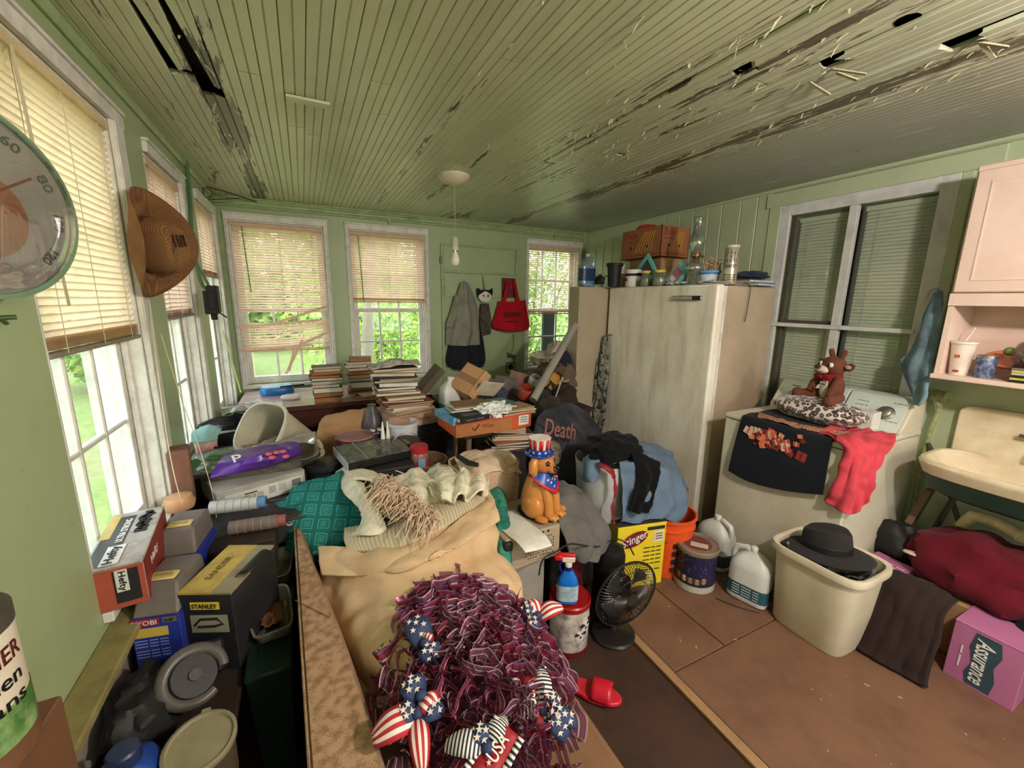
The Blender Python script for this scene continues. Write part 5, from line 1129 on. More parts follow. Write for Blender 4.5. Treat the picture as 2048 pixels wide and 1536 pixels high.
mesh('card',MB().bb((a.x,B-.006,b.z),(b.x,B-.002,a.z)),M('red_black_print',(40,24,24),.6,(176,40,44),24,1.,0),cal,world=True,smooth=False)
# hooks, outlet, wires, shelf brackets
ob=thing('outlet','open electrical box with dangling wires low on the back wall','outlet',P(1022,740,y=B)); a=P(1013,726,y=B); b=P(1030,745,y=B); MRU=C(70,66,44,.6)
for (p_,q_) in (((a.x,a.z),(b.x,a.z)),((a.x,b.z),(b.x,b.z)),((a.x,a.z),(a.x,b.z)),((b.x,a.z),(b.x,b.z))): mesh('box_side',MB().cyl((p_[0],B,p_[1]),(q_[0],B,q_[1]),.006,n=6),MRU,ob,world=True)
mesh('socket',MB().lathe([(.032,0),(.03,.02),(.001,.022)],18,Matrix.Translation(((a.x+b.x)/2,B+.01,(a.z+b.z)/2+.01))@TR(rx=PI/2)),MBLK,ob,world=True)
mesh('wire',MB().tube(resample([P(1026,668,y=B),P(1027,690,y=B),P(1022,712,y=B),P(1030,722,y=B)],12),.004,5),C(110,120,70),ob,world=True)
mesh('bracket',MB().box(P(1023,712,y=B),(.10,.02,.03)).cyl(P(1015,706,y=B),P(1030,718,y=B),.007),MRU,ob,world=True)
mesh('wire',MB().tube([P(1028,745,y=B),P(1029,775,y=B)],.004,5),C(110,120,70),ob,world=True)
def bracket(label,u0,v0,u1,v1):
    t=thing('curtain_bracket',label,'bracket',P(u0,v0,y=B),group=None); a=P(u0,v0,y=B); 
    mesh('plate',MB().bb((a.x-.006,B-.004,a.z-.07),(a.x+.006,B+.02,a.z)),MTRG,t,world=True,smooth=False)
    e=Vector((P(u1,v0,y=B).x,B-.06,a.z)); mesh('arm',MB().tube([(a.x,B,a.z),(lerp(a.x,e.x,.6),B-.03,a.z),e],.004,5).tube([(a.x,B,a.z-.065),e],.003,5),MTRG,t,world=True)
bracket('green painted swing bracket above second back window',778,432,835,432)
bracket('green painted swing bracket above the window by the freezer',1110,463,1158,468)
t=thing('curtain_bracket','rusty swing bracket and wire in the left ceiling corner','bracket',P(404,372,x=LW)); a=P(404,372,x=LW)
mesh('plate',MB().bb((LW,a.y-.01,a.z-.10),(LW+.006,a.y+.01,a.z+.01)),MRU,t,world=True,smooth=False)
mesh('arm',MB().tube([(LW+.01,a.y,a.z),(LW+.12,a.y+.1,a.z),(LW+.3,BK-.06,a.z-.01)],.005,5).tube([(LW+.01,a.y,a.z-.09),(LW+.2,a.y+.2,a.z-.02)],.004,5).tube([(LW+.02+.03*math.cos(q_),a.y+.02,a.z-.04+.03*math.sin(q_)) for q_ in [k*.6 for k in range(11)]],.003,5),MRU,t,world=True)
# pendant bulb
pd=thing('pendant_light','bare bulb on a thin cord from a white ceiling canopy','pendant lamp',(P(908,350,z=CE).x,P(908,350,z=CE).y,CE-.001))
mesh('canopy',MB().lathe([(.10,0),(.10,-.012),(.085,-.03),(.055,-.048),(.02,-.058),(.001,-.06)],30),C(206,196,170,.4),pd)
zb=P(908,515,y=pd.location.y).z-CE
mesh('cord',MB().tube([(0,0,-.05),(.002,0,zb*.5),(0,0,zb+.10)],.003,6),C(150,160,110),pd)
mesh('socket',MB().lathe([(.012,zb+.13),(.02,zb+.12),(.021,zb+.06),(.024,zb+.055),(.024,zb+.045)],18),C(206,206,176,.4),pd)
mesh('bulb',MB().lathe([(.013,zb+.05),(.014,zb+.035),(.024,zb+.01),(.031,zb-.015),(.027,zb-.04),(.014,zb-.053),(.001,zb-.056)],22),C(228,226,210,.12),pd)
mesh('screw_base',MB().lathe([(.0145,zb+.03),(.0155,zb+.04),(.0145,zb+.05)],16,close=True),MSTEEL,pd)
# ceiling lamp out of frame behind the camera, the one that lights the porch
cl=thing('ceiling_light','lit bare bulb fixture on the ceiling behind the viewer','ceiling light',(1.35,-.35,CE-.001)); mesh('base',MB().lathe([(.06,0),(.06,-.04),(.03,-.06)],20),MWP,cl)
# conduit and electric box
cd=thing('electrical_box','black scorched electrical box hanging from green conduit pipes','electrical box',P(424,605,x=-.50))
a=P(424,605,x=-.47)
def jag(d): return d*(1+.18*nz(d.x*3,d.y*3,d.z*3+2))
mesh('box',MB().box(a,(.06,.12,.13)).box(a+Vector((.0,.02,-.075)),(.03,.03,.05)).box(a+Vector((.01,-.055,.01)),(.04,.03,.09)).box(a+Vector((.01,.055,.0)),(.04,.03,.08)).box(a+Vector((.012,.0,.02)),(.05,.09,.15)),MBLK,cd,world=True,bev=.004)
mesh('lever',MB().cyl(a+Vector((.02,.06,-.06)),a+Vector((.05,.10,-.09)),.004),MBLK,cd,world=True)
mesh('conduit',MB().tube(resample([P(372,318,x=-.55),P(380,400,x=-.55),P(384,470,x=-.54),P(400,560,x=-.52),a+Vector((0,-.02,.06))],24),.010,8),C(84,120,84,.3),cd,world=True)
mesh('conduit',MB().tube(resample([P(388,470,x=-.55),P(392,520,x=-.53),P(412,560,x=-.51),a+Vector((0,.02,.06))],18),.008,8),C(120,140,104,.3),cd,world=True)
for (pp_,lab) in (((P(385,690,x=-.53),P(400,780,x=-.52),P(432,862,x=-.48)),'x'),): pass
# thin poles and cords on the left
wsolo('cord','pale blind cord hanging from second left window down to foil trays','cord',MB().tube(resample([P(322,668,x=-.54),P(360,790,x=-.50),P(400,900,x=-.45),P(425,985,x=-.42),P(433,1035,x=-.40)],20),.0018,5),C(214,204,170))
wsolo('cord','pale blind cord hanging beside first left window casing','cord',MB().tube(resample([P(298,600,x=-.55),P(322,790,x=-.53),P(342,920,x=-.52),P(362,1000,x=-.5),P(375,1030,x=-.5)],20),.0018,5),C(214,204,170))
wsolo('rod','thin yellow green rod leaning in the back left corner','rod',MB().tube([P(440,640,y=4.0),P(482,785,y=3.95)],.006,6),C(176,190,110))
wsolo('nail','forked green painted twig nail near the thermometer','hook',MB().tube([P(-10,636,x=LW+.005),P(33,634,x=LW+.03)],.005,6).tube([P(2,638,x=LW+.01),P(14,648,x=LW+.02)],.004,6),C(70,90,50))
# straw cowboy hat hanging on the left pier
def strawmat():
    m,nt,b=newmat('straw_weave'); v=coords(nt,rnd=False)
    w1=N(nt,'ShaderNodeTexWave',i_Scale=85.); w1.bands_direction='DIAGONAL'; w2=N(nt,'ShaderNodeTexWave',i_Scale=95.); w2.bands_direction='Z'
    nt.links.new(v,w1.inputs[0]); nt.links.new(v,w2.inputs[0])
    mm=N(nt,'ShaderNodeMath',operation='MULTIPLY'); nt.links.new(w1.outputs['Fac'],mm.inputs[0]); nt.links.new(w2.outputs['Fac'],mm.inputs[1])
    c=mix(nt,mm.outputs[0],(104,68,36),(170,124,68)); c=mix(nt,ramp(nt,noisef(nt,v,11,5),[(.45,(0,0,0,1)),(.7,(.6,.6,.6,1))]),c,(96,56,26))
    nt.links.new(c,b.inputs['Base Color']); b.inputs['Roughness'].default_value=.8; bumpn(nt,b,mm.outputs[0],.6,.002); return m
MST=strawmat()
ht=fedora('worn brown straw cowboy hat hanging on the left wall between windows','' and 0 or (0,0,0),0,MST,C(92,56,30,.8),(.16,.14),(.085,.075,.115),droop=-.0,up=.10) if 0 else fedora('worn brown straw cowboy hat hanging on the left wall between windows',(0,0,0),0,MST,C(92,56,30,.8),(.20,.155),(.10,.080,.125),up=.10,droop=0)
# crown axis points into the room (+x, slightly -y): hat hangs by its brim on the wall
hc=P(290,488,x=-.52)
ht.rotation_euler=(Matrix(((0,-.25,1),(.35,1,.25),(-1,.30,0))).to_4x4().to_euler()); 
zax=Vector((.93,-.33,-.12)).normalized(); xax=Vector((0,-.15,1)); xax=(xax-zax*xax.dot(zax)).normalized(); yax=zax.cross(xax)
ht.matrix_basis=Matrix.Translation(hc)@Matrix((( xax.x,yax.x,zax.x,0),(xax.y,yax.y,zax.y,0),(xax.z,yax.z,zax.z,0),(0,0,0,1)))
mb=MB(); rnd=random.Random(8)
for k in range(46):
    a=rnd.uniform(-.5,1.2)+PI; r0=.94; p_=Vector((.10*math.cos(a),.08*math.sin(a),.11+rnd.uniform(-.03,.01))); d_=Vector((math.cos(a),math.sin(a),rnd.uniform(-.2,.8))).normalized()
    mb.tube([p_,p_+d_*rnd.uniform(.01,.03)],.0008,4)
mesh('frayed_straw',mb,MST,ht,kind='stuff')
for k in range(4): mesh('slot',MB().box((.03+.0*k,-.03+.02*k,.122),(.045,.006,.004),rz=.3),C(70,40,24),ht,smooth=False)
# round dial thermometer close to the camera
th=thing('thermometer','large round dial thermometer under domed glass on the left pier','thermometer',(0,0,0))
tcn=P(-62,400,x=-.50)
rr_=(P(90,400,x=-.47)-P(-62,400,x=-.47)).length*.93
n_=Vector((.86,-.40,.0)).normalized(); u_=Vector((0,0,1)); r__=u_.cross(n_)
th.matrix_basis=Matrix.Translation(tcn)@Matrix(((r__.x,u_.x,n_.x,0),(r__.y,u_.y,n_.y,0),(r__.z,u_.z,n_.z,0),(0,0,0,1)))
print('thermo r',rr_,tcn)
R0=.165
mesh('face',MB().lathe([(.001,.012),(R0*.95,.012),(R0*.95,0),(.001,0)],48),M('dial_face',(196,186,176),.4,(150,120,110),6,.6,0),th)
mesh('rim',MB().lathe([(R0*.95,-.01),(R0,.0),(R0*1.01,.018),(R0*.965,.022),(R0*.95,.014)],56,close=True),C(120,150,120,.35),th)
mesh('dome_glass',MB().lathe([(R0*.97,.014),(R0*.9,.03),(R0*.6,.048),(.001,.056)],48,close=True),MGLASS('dome_glass',(236,240,240),1.2,.97,.04),th)
for k,s in enumerate(('-40','-20','0','20','40','60','80','100','120')):
    an=-2.25-k*(4.5/8)+PI*1.0; an=PI*1.22-k*(PI*1.44/8)
    d_=Vector((math.cos(an),math.sin(an),0)); text(s,th,C(90,84,80,.7,bump=0),(d_*R0*.80)+Vector((0,0,.0125)),(-d_.y*-1,d_.x*-1,0),d_,.032 if len(s)>1 else .013,.018)
for k in range(81):
    an=PI*1.22-k*(PI*1.44/80); d_=Vector((math.cos(an),math.sin(an),0)); 
mesh('needle',MB().box((.045,.03,.016),(.11,.004,.002),rz=.55),C(150,60,40,.5),th,smooth=False)
mesh('picture',MB().lathe([(.001,.0128),(.075,.0128)],30,TR((0,-.02,0)),close=True),M('faded_bird_print',(196,110,70),.5,(90,120,90),14,1.,0),th)
# green beans tin at lower left
gb=thing('food_tin','large tin printed with green beans on a brown carton at lower left','tin',(0,0,0)); 
pb_=P(-25,1452,x=-.50); gb.location=(-.487,.77,.916); gb.rotation_euler=(0,0,0)
mesh('body',MB().lathe([(.074,0),(.076,.006),(.076,.20),(.074,.205)],34),M('cream_label',(206,196,176),.5,(170,160,130),8,.4,0),gb)
mesh('lid',MB().lathe([(.078,.20),(.078,.222),(.07,.225),(.001,.222)],34),C(70,66,60,.4),gb)
mesh('green_print',MB().lathe([(.0768,.03),(.0768,.09)],34,close=True),M('bean_print',(66,110,50),.5,(150,176,120),22,1.,0),gb); mesh('soil_print',MB().lathe([(.0769,.0),(.0769,.03)],34,close=True),C(110,74,50),gb)
wrap_text('FARMER',gb,C(120,44,30,.6,bump=0),.0765,.165,.11,.026,-.55) ; wrap_text('Green',gb,MTXB,.0765,.128,.09,.024,-.55); wrap_text('Beans',gb,MTXB,.0765,.095,.09,.022,-.55)

solo('carton','brown carton on the dirty ledge under the green beans tin','box',MB().bb((-.075,-.09,0),(.075,.09,.268)),C(110,74,52),loc=(-.492,.77,.6465),bev=.003,smooth=False)
# ================================================================ left bench and what is on it
MWOODD=M('dark_old_wood',(50,36,28),.7,(22,17,14),9,.7,.4,60,st=(1,.3,1))
be=thing('workbench','low dark wooden bench along the left wall under the tool cases','bench',(-.34,1.45,0))
mesh('board',MB().bb((-.565,.75,.40),(-.255,2.02,.43)),MWOODD,be,world=True,bev=.004)
for x in (-.53,-.285):
    for y in (.8,1.95): mesh('leg',MB().bb((x-.025,y-.025,0),(x+.025,y+.025,.40)),MWOODD,be,world=True,smooth=False)
MHEF=M('grey_bag_carton',(176,168,158),.5,(60,56,54),20,.6,.1); MHR=C(140,40,34,.5)
hf=cbox('carton','crushed red and grey trash bag carton on the window sill','box',(-.555,1.60,.70),(.135,.37,.135),.10,MHEF,bev=.004)
mesh('red_side',MB().bb((.0678,-.18,.004),(.0692,.18,.128)),MHR,hf,smooth=False); mesh('red_end',MB().bb((-.0672,-.187,.004),(.0672,-.1855,.128)),C(170,80,60,.5),hf,smooth=False)
mesh('black_panel',MB().bb((-.06,-.17,.1352),(.0,.15,.1362)),C(40,38,38,.5),hf,smooth=False); mesh('yellow_panel',MB().bb((-.066,.0,.1352),(-.04,.17,.1366)),C(190,160,70,.5),hf,smooth=False)
mesh('logo_plate',MB().bb((-.03,-.172,.1364),(.012,-.06,.1372)),MWP,hf,smooth=False); text('Hefty',hf,MTXB,(-.009,-.116,.1374),(0,1,0),(-1,0,0),.10,.03)
text('ULTRA STRONG',hf,MTXW,(-.012,.04,.1366),(0,1,0),(-1,0,0),.16,.018)
mesh('black_panel',MB().bb((.0,-.1885,.02),(.055,-.1868,.12)),C(40,38,38,.5),hf,smooth=False); mesh('logo_plate',MB().bb((.005,-.190,.055),(.032,-.188,.122)),MWP,hf,smooth=False); text('Hefty',hf,MTXB,(.0185,-.1905,.088),(0,0,-1),(1,0,0),.06,.02)
text('Hefty',hf,MTXW,(.0698,-.06,.085),(0,1,0),(0,0,1),.10,.035)
mb=MB()
for k in range(9): mb.box((.03+.02*nz(k*2.1),.02+.016*k,.137),(.03,.02,.003),rz=k)
mesh('torn_hole',mb,MTXB,hf,smooth=False,kind='stuff')
MGC=M('grey_case_plastic',(112,104,98),.55,(70,62,58),8,.5,.1); MYL=C(206,186,120,.5); MBC=M('blue_carton',(38,56,150),.5,(24,36,100),5,.4,.03)
def ryobi(label,c,rz):
    t=thing('tool_case',label,'tool case',c,rz); w_,d_=.062,.10
    mesh('carton_sleeve',MB().bb((-w_,-d_,0),(w_,d_,.20)),MBC,t,smooth=False,bev=.002)
    mesh('case',MB().hexa([(-w_*.97,-d_*.97,.20),(w_*.97,-d_*.97,.20),(w_*.97,d_*.97,.20),(-w_*.97,d_*.97,.20),(-w_*.78,-d_*.55,.285),(w_*.78,-d_*.55,.285),(w_*.85,d_*.9,.285),(-w_*.85,d_*.9,.285)]),MGC,t,smooth=False,bev=.006)
    mesh('handle_plate',MB().bb((-.036,-.045,.284),(.036,-.005,.292)),MYL,t,bev=.003); mesh('handle_slot',MB().bb((-.024,-.032,.2915),(.024,-.018,.294)),C(170,150,90),t,smooth=False)
    mesh('red_band',MB().bb((-w_-.0005,-d_-.001,.178),(.01,-d_,.20)),C(170,40,36,.5),t,smooth=False); text('RYOBI',t,MTXW,(-.026,-d_-.001,.189),(1,0,0),(0,0,1),.062,.015)
    mesh('badge',MB().bb((.02,-d_-.001,.182),(.055,-d_,.198)),C(120,110,80,.5),t,smooth=False); text('3/8"',t,MTXB,(.037,-d_-.001,.19),(1,0,0),(0,0,1),.026,.009)
    mesh('yellow_patch',MB().bb((-.06,-d_-.001,.14),(.03,-d_,.17)),C(206,180,80,.5),t,smooth=False)
    for k,z_ in enumerate((.13,.12,.11,.095,.085,.075)): text('------ ---- ----',t,C(150,160,210,.6,bump=0),(-.015,-d_-.0005,z_),(1,0,0),(0,0,1),.085,.003)
    text('30 30 30',t,C(190,160,200,.6,bump=0),(-.015,-d_-.0005,.04),(1,0,0),(0,0,1),.08,.010); text('RYOBI',t,C(206,120,140,.5,bump=0),(w_,-.03,.10),(0,0,-1),(0,-1,0),.15,.04); return t
ryobi('nearer blue and grey drill case on the bench below the trash bag carton',(-.440,1.505,.45),-.22)
ryobi('farther blue and grey drill case behind its nearer twin on the bench',(-.452,1.765,.49),-.12)
MSC=M('black_case_card',(30,30,34),.5,(60,56,54),10,.4,.1)
sy=thing('tool_case','black and yellow STANLEY tool carton on the bench beside the drill cases','tool case',(-.285,1.50,.432),-.42)
mesh('body',MB().bb((-.08,-.12,0),(.08,.13,.265)),MSC,sy,smooth=False,bev=.003); mesh('yellow_top',MB().bb((-.079,-.119,.265),(.02,.13,.272)),M('worn_yellow',(190,164,84),.6,(140,116,60),20,.7),sy,smooth=False)
mesh('grey_top',MB().bb((.02,-.119,.265),(.079,.13,.271)),C(150,140,110),sy,smooth=False)
mesh('yellow_plate',MB().bb((-.045,-.1215,.215),(.04,-.12,.24)),C(230,196,70,.5),sy,smooth=False); text('STANLEY',sy,MTXB,(-.0025,-.1222,.2275),(1,0,0),(0,0,1),.075,.015)
mesh('picture',MB().bb((-.05,-.1215,.135),(.06,-.12,.195)),C(150,144,124,.5),sy,smooth=False); mesh('picture',MB().tube([(-.04,-.122,.16),(-.02,-.122,.182),(.03,-.122,.184),(.045,-.122,.165),(.02,-.122,.158),(-.03,-.122,.156)],.004,5),MTXB,sy)
text('SANDER',sy,C(120,96,40,.6,bump=0),(-.03,.0,.2725),(0,1,0),(-1,0,0),.12,.02)
mesh('torn_flap',MB().grid(lambda a,b:Vector((.05+.05*a,-.05+.14*b,.27+.08*a*(1-.4*b)-.06*a*a)),6,8),MBLK,sy,solid=.002)
solo('tool_bag','black soft cloth heap on the bench in front of the drill case','bag',MB().ell((0,0,.07),(.085,.13,.075),30,16,None,heapfn(21,.3)),MBLK,loc=(-.46,1.25,.435))
gc=thing('vacuum_nozzle','grey curved plastic guard of a power tool on the bench','power tool',(-.345,1.235,.432),.5)
mesh('guard',MB().tube([(.088*math.cos(a),.088*math.sin(a),.02*math.cos(a)) for a in [2*PI*k/30 for k in range(27)]],[.016+.008*math.sin(k/26*PI) for k in range(27)],10),C(92,86,82,.35),gc); gc.scale=(.75,.75,.75)
mesh('wheel',MB().cyl((0,0,-.03),(0,0,.012),.074,n=26),C(30,28,30,.5),gc,bev=.004); mesh('hub',MB().cyl((0,0,.01),(0,0,.022),.02),C(70,66,62),gc); mesh('body',MB().box((.06,.05,-.04),(.09,.12,.06)),C(30,28,30,.4),gc,bev=.015,bseg=3)
gc.rotation_euler=(.75,.25,.35); gc.location.z=.56
bj=thing('jug','bright blue plastic jug with navy cap at the lower left','jug',(-.425,1.02,.432),.3)
mesh('body',MB().lathe([(.055,0),(.062,.01),(.062,.09),(.052,.125),(.03,.145),(.022,.15)],26,sq=(3.5,1,1)),C(28,66,150,.35),bj); mesh('cap',MB().lathe([(.03,.147),(.03,.175),(.026,.18)],20),C(36,48,84,.4),bj)
pl=thing('paint_pail','round dusty pail with a pale grey lid at the bottom of the bench','pail',(-.292,1.03,.433),0,rx=.12)
mesh('body',MB().lathe([(.062,0),(.066,.12),(.068,.125)],28),C(90,80,60,.5),pl); mesh('lid',MB().lathe([(.07,.118),(.073,.122),(.073,.132),(.066,.134),(.062,.128),(.001,.128)],32),M('dusty_green_lid',(140,132,104),.6,(100,92,70),10,.6),pl); mesh('lid_tab',MB().box((0,.075,.128),(.018,.012,.008)),C(140,132,104),pl)
# post, turned wooden knob, caulk tubes
solo('wood_block','worn reddish brown wooden block standing at the left window jamb','block',MB().bb((-.038,-.05,0),(.038,.05,.24)),M('red_brown_block',(124,84,66),.8,(70,48,40),8,.7,.5),loc=(-.525,2.13,.705),rz=.2,bev=.008,bseg=2)
solo('wooden_knob','pale turned wooden knob behind the farther drill case','bowl',MB().lathe([(.02,0),(.025,.03),(.05,.05),(.055,.075),(.045,.1),(.02,.11),(.001,.112)],22),C(196,150,110,.4),loc=(-.515,2.0,.70-.02))  # a solid turned knob, closed on top
for (lab,c,rz,cc) in (('clear ribbed caulk tube with blue collar beyond the cases',(-.40,1.93,.735),-.15,(176,176,170)),('lower caulk tube with dark nozzle under the ribbed one',(-.33,1.84,.675),-.1,(120,104,96))):
    t=thing('caulk_tube',lab,'tube',c,rz); mesh('barrel',MB().cyl((0,0,0),(.17,0,0),.027,n=18),C(*cc,.35),t); mesh('collar',MB().cyl((.165,0,0),(.20,0,0),.024,n=18),C(90,130,170,.35) if cc[0]>150 else C(150,90,80,.4),t); mesh('nozzle',MB().cyl((.20,0,0),(.275,0,0),.009,.004),C(60,54,50,.4),t)
    for k in range(5): mesh('rib',MB().tube([(.03+k*.028,.0275*math.cos(a),.0275*math.sin(a)) for a in [2*PI*i/16 for i in range(16)]],.0012,4,closed=True),C(150,150,146,.4),t)
solo('board','brown board under the caulk tubes beyond the drill cases','board',MB().bb((-.10,-.14,0),(.12,.14,.10)),MWOODD,loc=(-.29,1.88,.545),bev=.003)
solo('crate','dark wooden crate between bench and the stacked cartons','crate',MB().bb((-.17,-.13,0),(.06,.13,.11)),MWOODD,loc=(-.33,1.88,.432),smooth=False)
# green tub with foil trays
gt=thing('tote_box','dark green plastic tote between bench and sofa','tote box',(-.165,1.72,0)); MDG=C(18,40,34,.5)
mesh('body',MB().hexa([(-.22,1.30,0),(-.14,1.30,0),(-.14,2.02,0),(-.22,2.02,0),(-.24,1.28,.44),(-.12,1.28,.44),(-.12,2.02,.44),(-.24,2.02,.44)]),MDG,gt,world=True,smooth=False); mesh('lid',MB().bb((-.245,1.27,.44),(-.115,2.03,.46)),MDG,gt,world=True,bev=.006)
MFOIL=M('foil',(176,172,162),.32,(90,84,74),24,.8,.8,50,metal=.85)
def foil(name,label,cat,c,size,rz=0,mat=None,rx=0,wr=.004):
    sx,sy,h=size; t=thing(name,label,cat,c,rz,rx); prof=[(.001,.002),(.78,.002),(.80,.004),(.93,h),(1.0,h+.002),(1.0,h-.003)]
    mb=MB().lathe(prof,56,Matrix.Diagonal((sx/2,sy/2,1,1)),sq=(6,1,1),close=True); q=[]
    for v in mb.v: q.append(v+Vector((wr*nz(v.x*30,v.y*30,v.z*40),wr*nz(v.y*30,v.x*30,5),wr*.8*nz(v.x*20,v.y*20,9))))
    mb.v=q; mesh('tray',mb,mat or MFOIL,t,solid=.0008); return t
foil('foil_tray','long foil loaf tray on the green tote, nearer one','foil tray',(-.180,1.50,.462),(.125,.25,.05),.1,M('dirty_foil',(150,144,128),.5,(90,80,66),18,.8,.5,metal=.4))
foil('foil_tray','round edged foil tray behind the nearer one on the tote','foil tray',(-.180,1.79,.462),(.12,.22,.05),-.05,M('dirty_foil',(0,0,0)))
solo('brown_card','crumpled brown card in the nearer foil tray','card',MB().grid(lambda a,b:Vector((.07*(a-.5),.12*(b-.5),.02+.02*nz(a*4,b*5))),8,10),C(110,70,48),loc=(-.18,1.5,.475),solid=.001)
# table with cartons and roasting pans
tb=thing('folding_table','dark side table holding cartons and foil roasting pans','table',(-.25,2.35,0))
mesh('top',MB().bb((-.565,2.06,.50),(.06,2.80,.53)),MWOODD,tb,world=True,bev=.003)
for x in (-.53,.03):
    for y in (2.1,2.76): mesh('leg',MB().bb((x-.02,y-.02,0),(x+.02,y+.02,.5)),MWOODD,tb,world=True,smooth=False)
MGCT=M('grey_white_card',(176,172,162),.6,(120,112,104),12,.5); MKCT=M('black_card',(40,38,40),.6,(80,76,70),14,.5)
ra=P(450,1058,z=.60); rb_=P(592,1008,z=.60); rzb=math.atan2(rb_.y-ra.y,rb_.x-ra.x)
def frontbox(name,label,cat,pa,pb,dep,h,mat,**k):
    L_=(pb-pa).xy.length; a=math.atan2(pb.y-pa.y,pb.x-pa.x); c=(pa+pb)/2+Vector((-math.sin(a),math.cos(a),0))*dep/2; return cbox(name,label,cat,c,(L_,dep,h),a,mat,**k),L_
b1,L1=frontbox('carton','black carton with white round logos under the grey one','box',P(430,1130,z=.533),P(640,1060,z=.533),.30,.115,MKCT)
for (x_,z_,r) in ((L1*.20,.085,.016),(L1*.27,.083,.014),(L1*.245,.04,.017),(L1*.31,.04,.013)):
    mesh('round_logo',MB().lathe([(r*.72,0),(r,0),(r,.001),(r*.72,.001)],22,TR((x_,-.152,z_),rx=PI/2),close=True),MTXW,b1); mesh('dot',MB().lathe([(.001,0),(r*.5,0),(r*.5,.001),(.001,.001)],16,TR((x_,-.152,z_),rx=PI/2)),C(130,126,120),b1)
b2,L2=frontbox('carton','grey white carton with printed labels under the roasting pan','box',P(438,1028,z=.650),P(612,975,z=.650),.30,.095,MGCT)
mesh('white_label',MB().bb((-L2*.42,-.1515,.005),(L2*.46,-.150,.072)),C(214,210,200,.5),b2,smooth=False)
for (x_) in (-.36,-.28): mesh('round_logo',MB().lathe([(.008,0),(.013,0),(.013,.001),(.008,.001)],20,TR((L2*x_,-.153,.03),rx=PI/2),close=True),MTXB,b2)
text('-------',b2,MTXB,(-L2*.15,-.152,.056),(1,0,0),(0,0,1),.05,.006)
for z_ in (.045,.036,.027): text('----- --- -----',b2,C(110,106,100,.7,bump=0),(-L2*.12,-.152,z_),(1,0,0),(0,0,1),.08,.003)
for k in range(14): mesh('barcode',MB().bb((L2*.33+k*.003,-.1525,.028),(L2*.33+k*.003+.0015,-.1515,.062)),MTXB,b2,smooth=False)
for x_ in (.05,.17): mesh('panel_mark',MB().bb((L2*x_,-.1525,.025),(L2*x_+.03,-.1515,.06)),C(180,176,168,.6),b2,smooth=False)
fp=foil('roasting_pan','big foil roasting pan holding a purple bag','foil tray',(-.265,2.33,.748),(.56,.36,.055),.02)
foil('roasting_pan','second foil roasting pan nested under the first','foil tray',(-.235,2.37,.738),(.55,.36,.04),.06)
MPUR=M('purple_bag',(88,48,140),.3,(60,30,104),5,.5,.2,20)
rows=[[P(420,958,z=.80),P(480,945,z=.81),P(560,925,z=.81),P(600,908,z=.80)],[P(440,925,z=.84),P(500,915,z=.87),P(555,900,z=.87),P(598,893,z=.84)],[P(452,905,z=.82),P(510,893,z=.83),P(560,885,z=.83),P(596,880,z=.82)]]
pg=thing('plastic_bag','purple printed bag marked P lying in the foil roasting pan','bag',(-.2,2.3,.80)); mesh('bag',sheet(rows,34,20,.010,9),MPUR,pg,world=True,solid=.012)
q0=P(474,920,z=.868); text('P',pg,MTXW,q0,(1,.35,0),(-.2,1,.5),.035,.045,world=True,off=.012)
for (u,v) in ((538,908),(553,905),(566,903),(545,915),(572,913)): mesh('pink_flower',MB().ell(P(u,v,z=.886),(.015,.015,.008),10,6),C(200,90,100),pg,world=True)
solo('plastic_wrap','crumpled clear plastic bag heaped over the roasting pan','plastic bag',sheet([[(-.40,2.20,.80),(-.2,2.28,.84),(.0,2.30,.83)],[(-.42,2.32,.81),(-.2,2.34,.86),(.01,2.36,.87)],[(-.40,2.42,.80),(-.2,2.44,.83),(.0,2.50,.82)]],40,30,.03,12),MGLASS('cloudy_plastic',(206,200,194),.9,.62,.2),solid=.001)
solo('plastic_sheet','pale green plastic sheet at left end of the roasting pan','plastic sheet',sheet([[(-.56,2.14,.81),(-.46,2.16,.815),(-.36,2.17,.81)],[(-.54,2.28,.83),(-.44,2.30,.835),(-.34,2.30,.82)],[(-.50,2.40,.82),(-.42,2.40,.83),(-.34,2.40,.81)]],24,20,.012,14),MGLASS('green_plastic',(70,140,100),.8,.45,.15),solid=.001)
# white tapered bucket lying over, black pail
wc=thing('waste_basket','white tapered plastic wastebasket lying on its side','waste bin',(0,0,0))
o1=P(520,856,y=2.46); o2=P(604,890,y=2.66); ax=(o1-o2).normalized(); up=Vector((0,0,1)); rx_=(up.cross(ax)).normalized(); uy=ax.cross(rx_)
wc.matrix_basis=Matrix.Translation(o2)@Matrix(((rx_.x,uy.x,ax.x,0),(rx_.y,uy.y,ax.y,0),(rx_.z,uy.z,ax.z,0),(0,0,0,1)))
Lb=(o1-o2).length
mesh('body',MB().lathe([(.001,-.02),(.075,-.02),(.085,-.01),(.138,Lb),(.132,Lb),(.08,0),(.001,0)],34,sq=(3,1,1),close=True),C(196,190,168,.35),wc); mesh('rim',MB().lathe([(.138,Lb-.014),(.146,Lb-.012),(.146,Lb+.002),(.134,Lb+.002)],34,sq=(3,1,1),close=True),C(200,194,172,.35),wc)
bucket('bucket','black plastic pail beyond the foil pans beside the window','bucket',(-.41,2.67,.532),.10,.135,.27,MBLK,False)
pc=thing('paper_cup','pink and white paper cup with a teal mask on top','cup',(-.515,2.58,.702-.17)); 
mesh('body',MB().lathe([(.04,.17),(.052,.30),(.054,.305),(.001,.30)],20),M('pink_white_print',(214,196,186),.5,(220,90,80),16,1.,.02),pc); mesh('stand',MB().lathe([(.045,0),(.045,.168)],14),MCARD,pc)
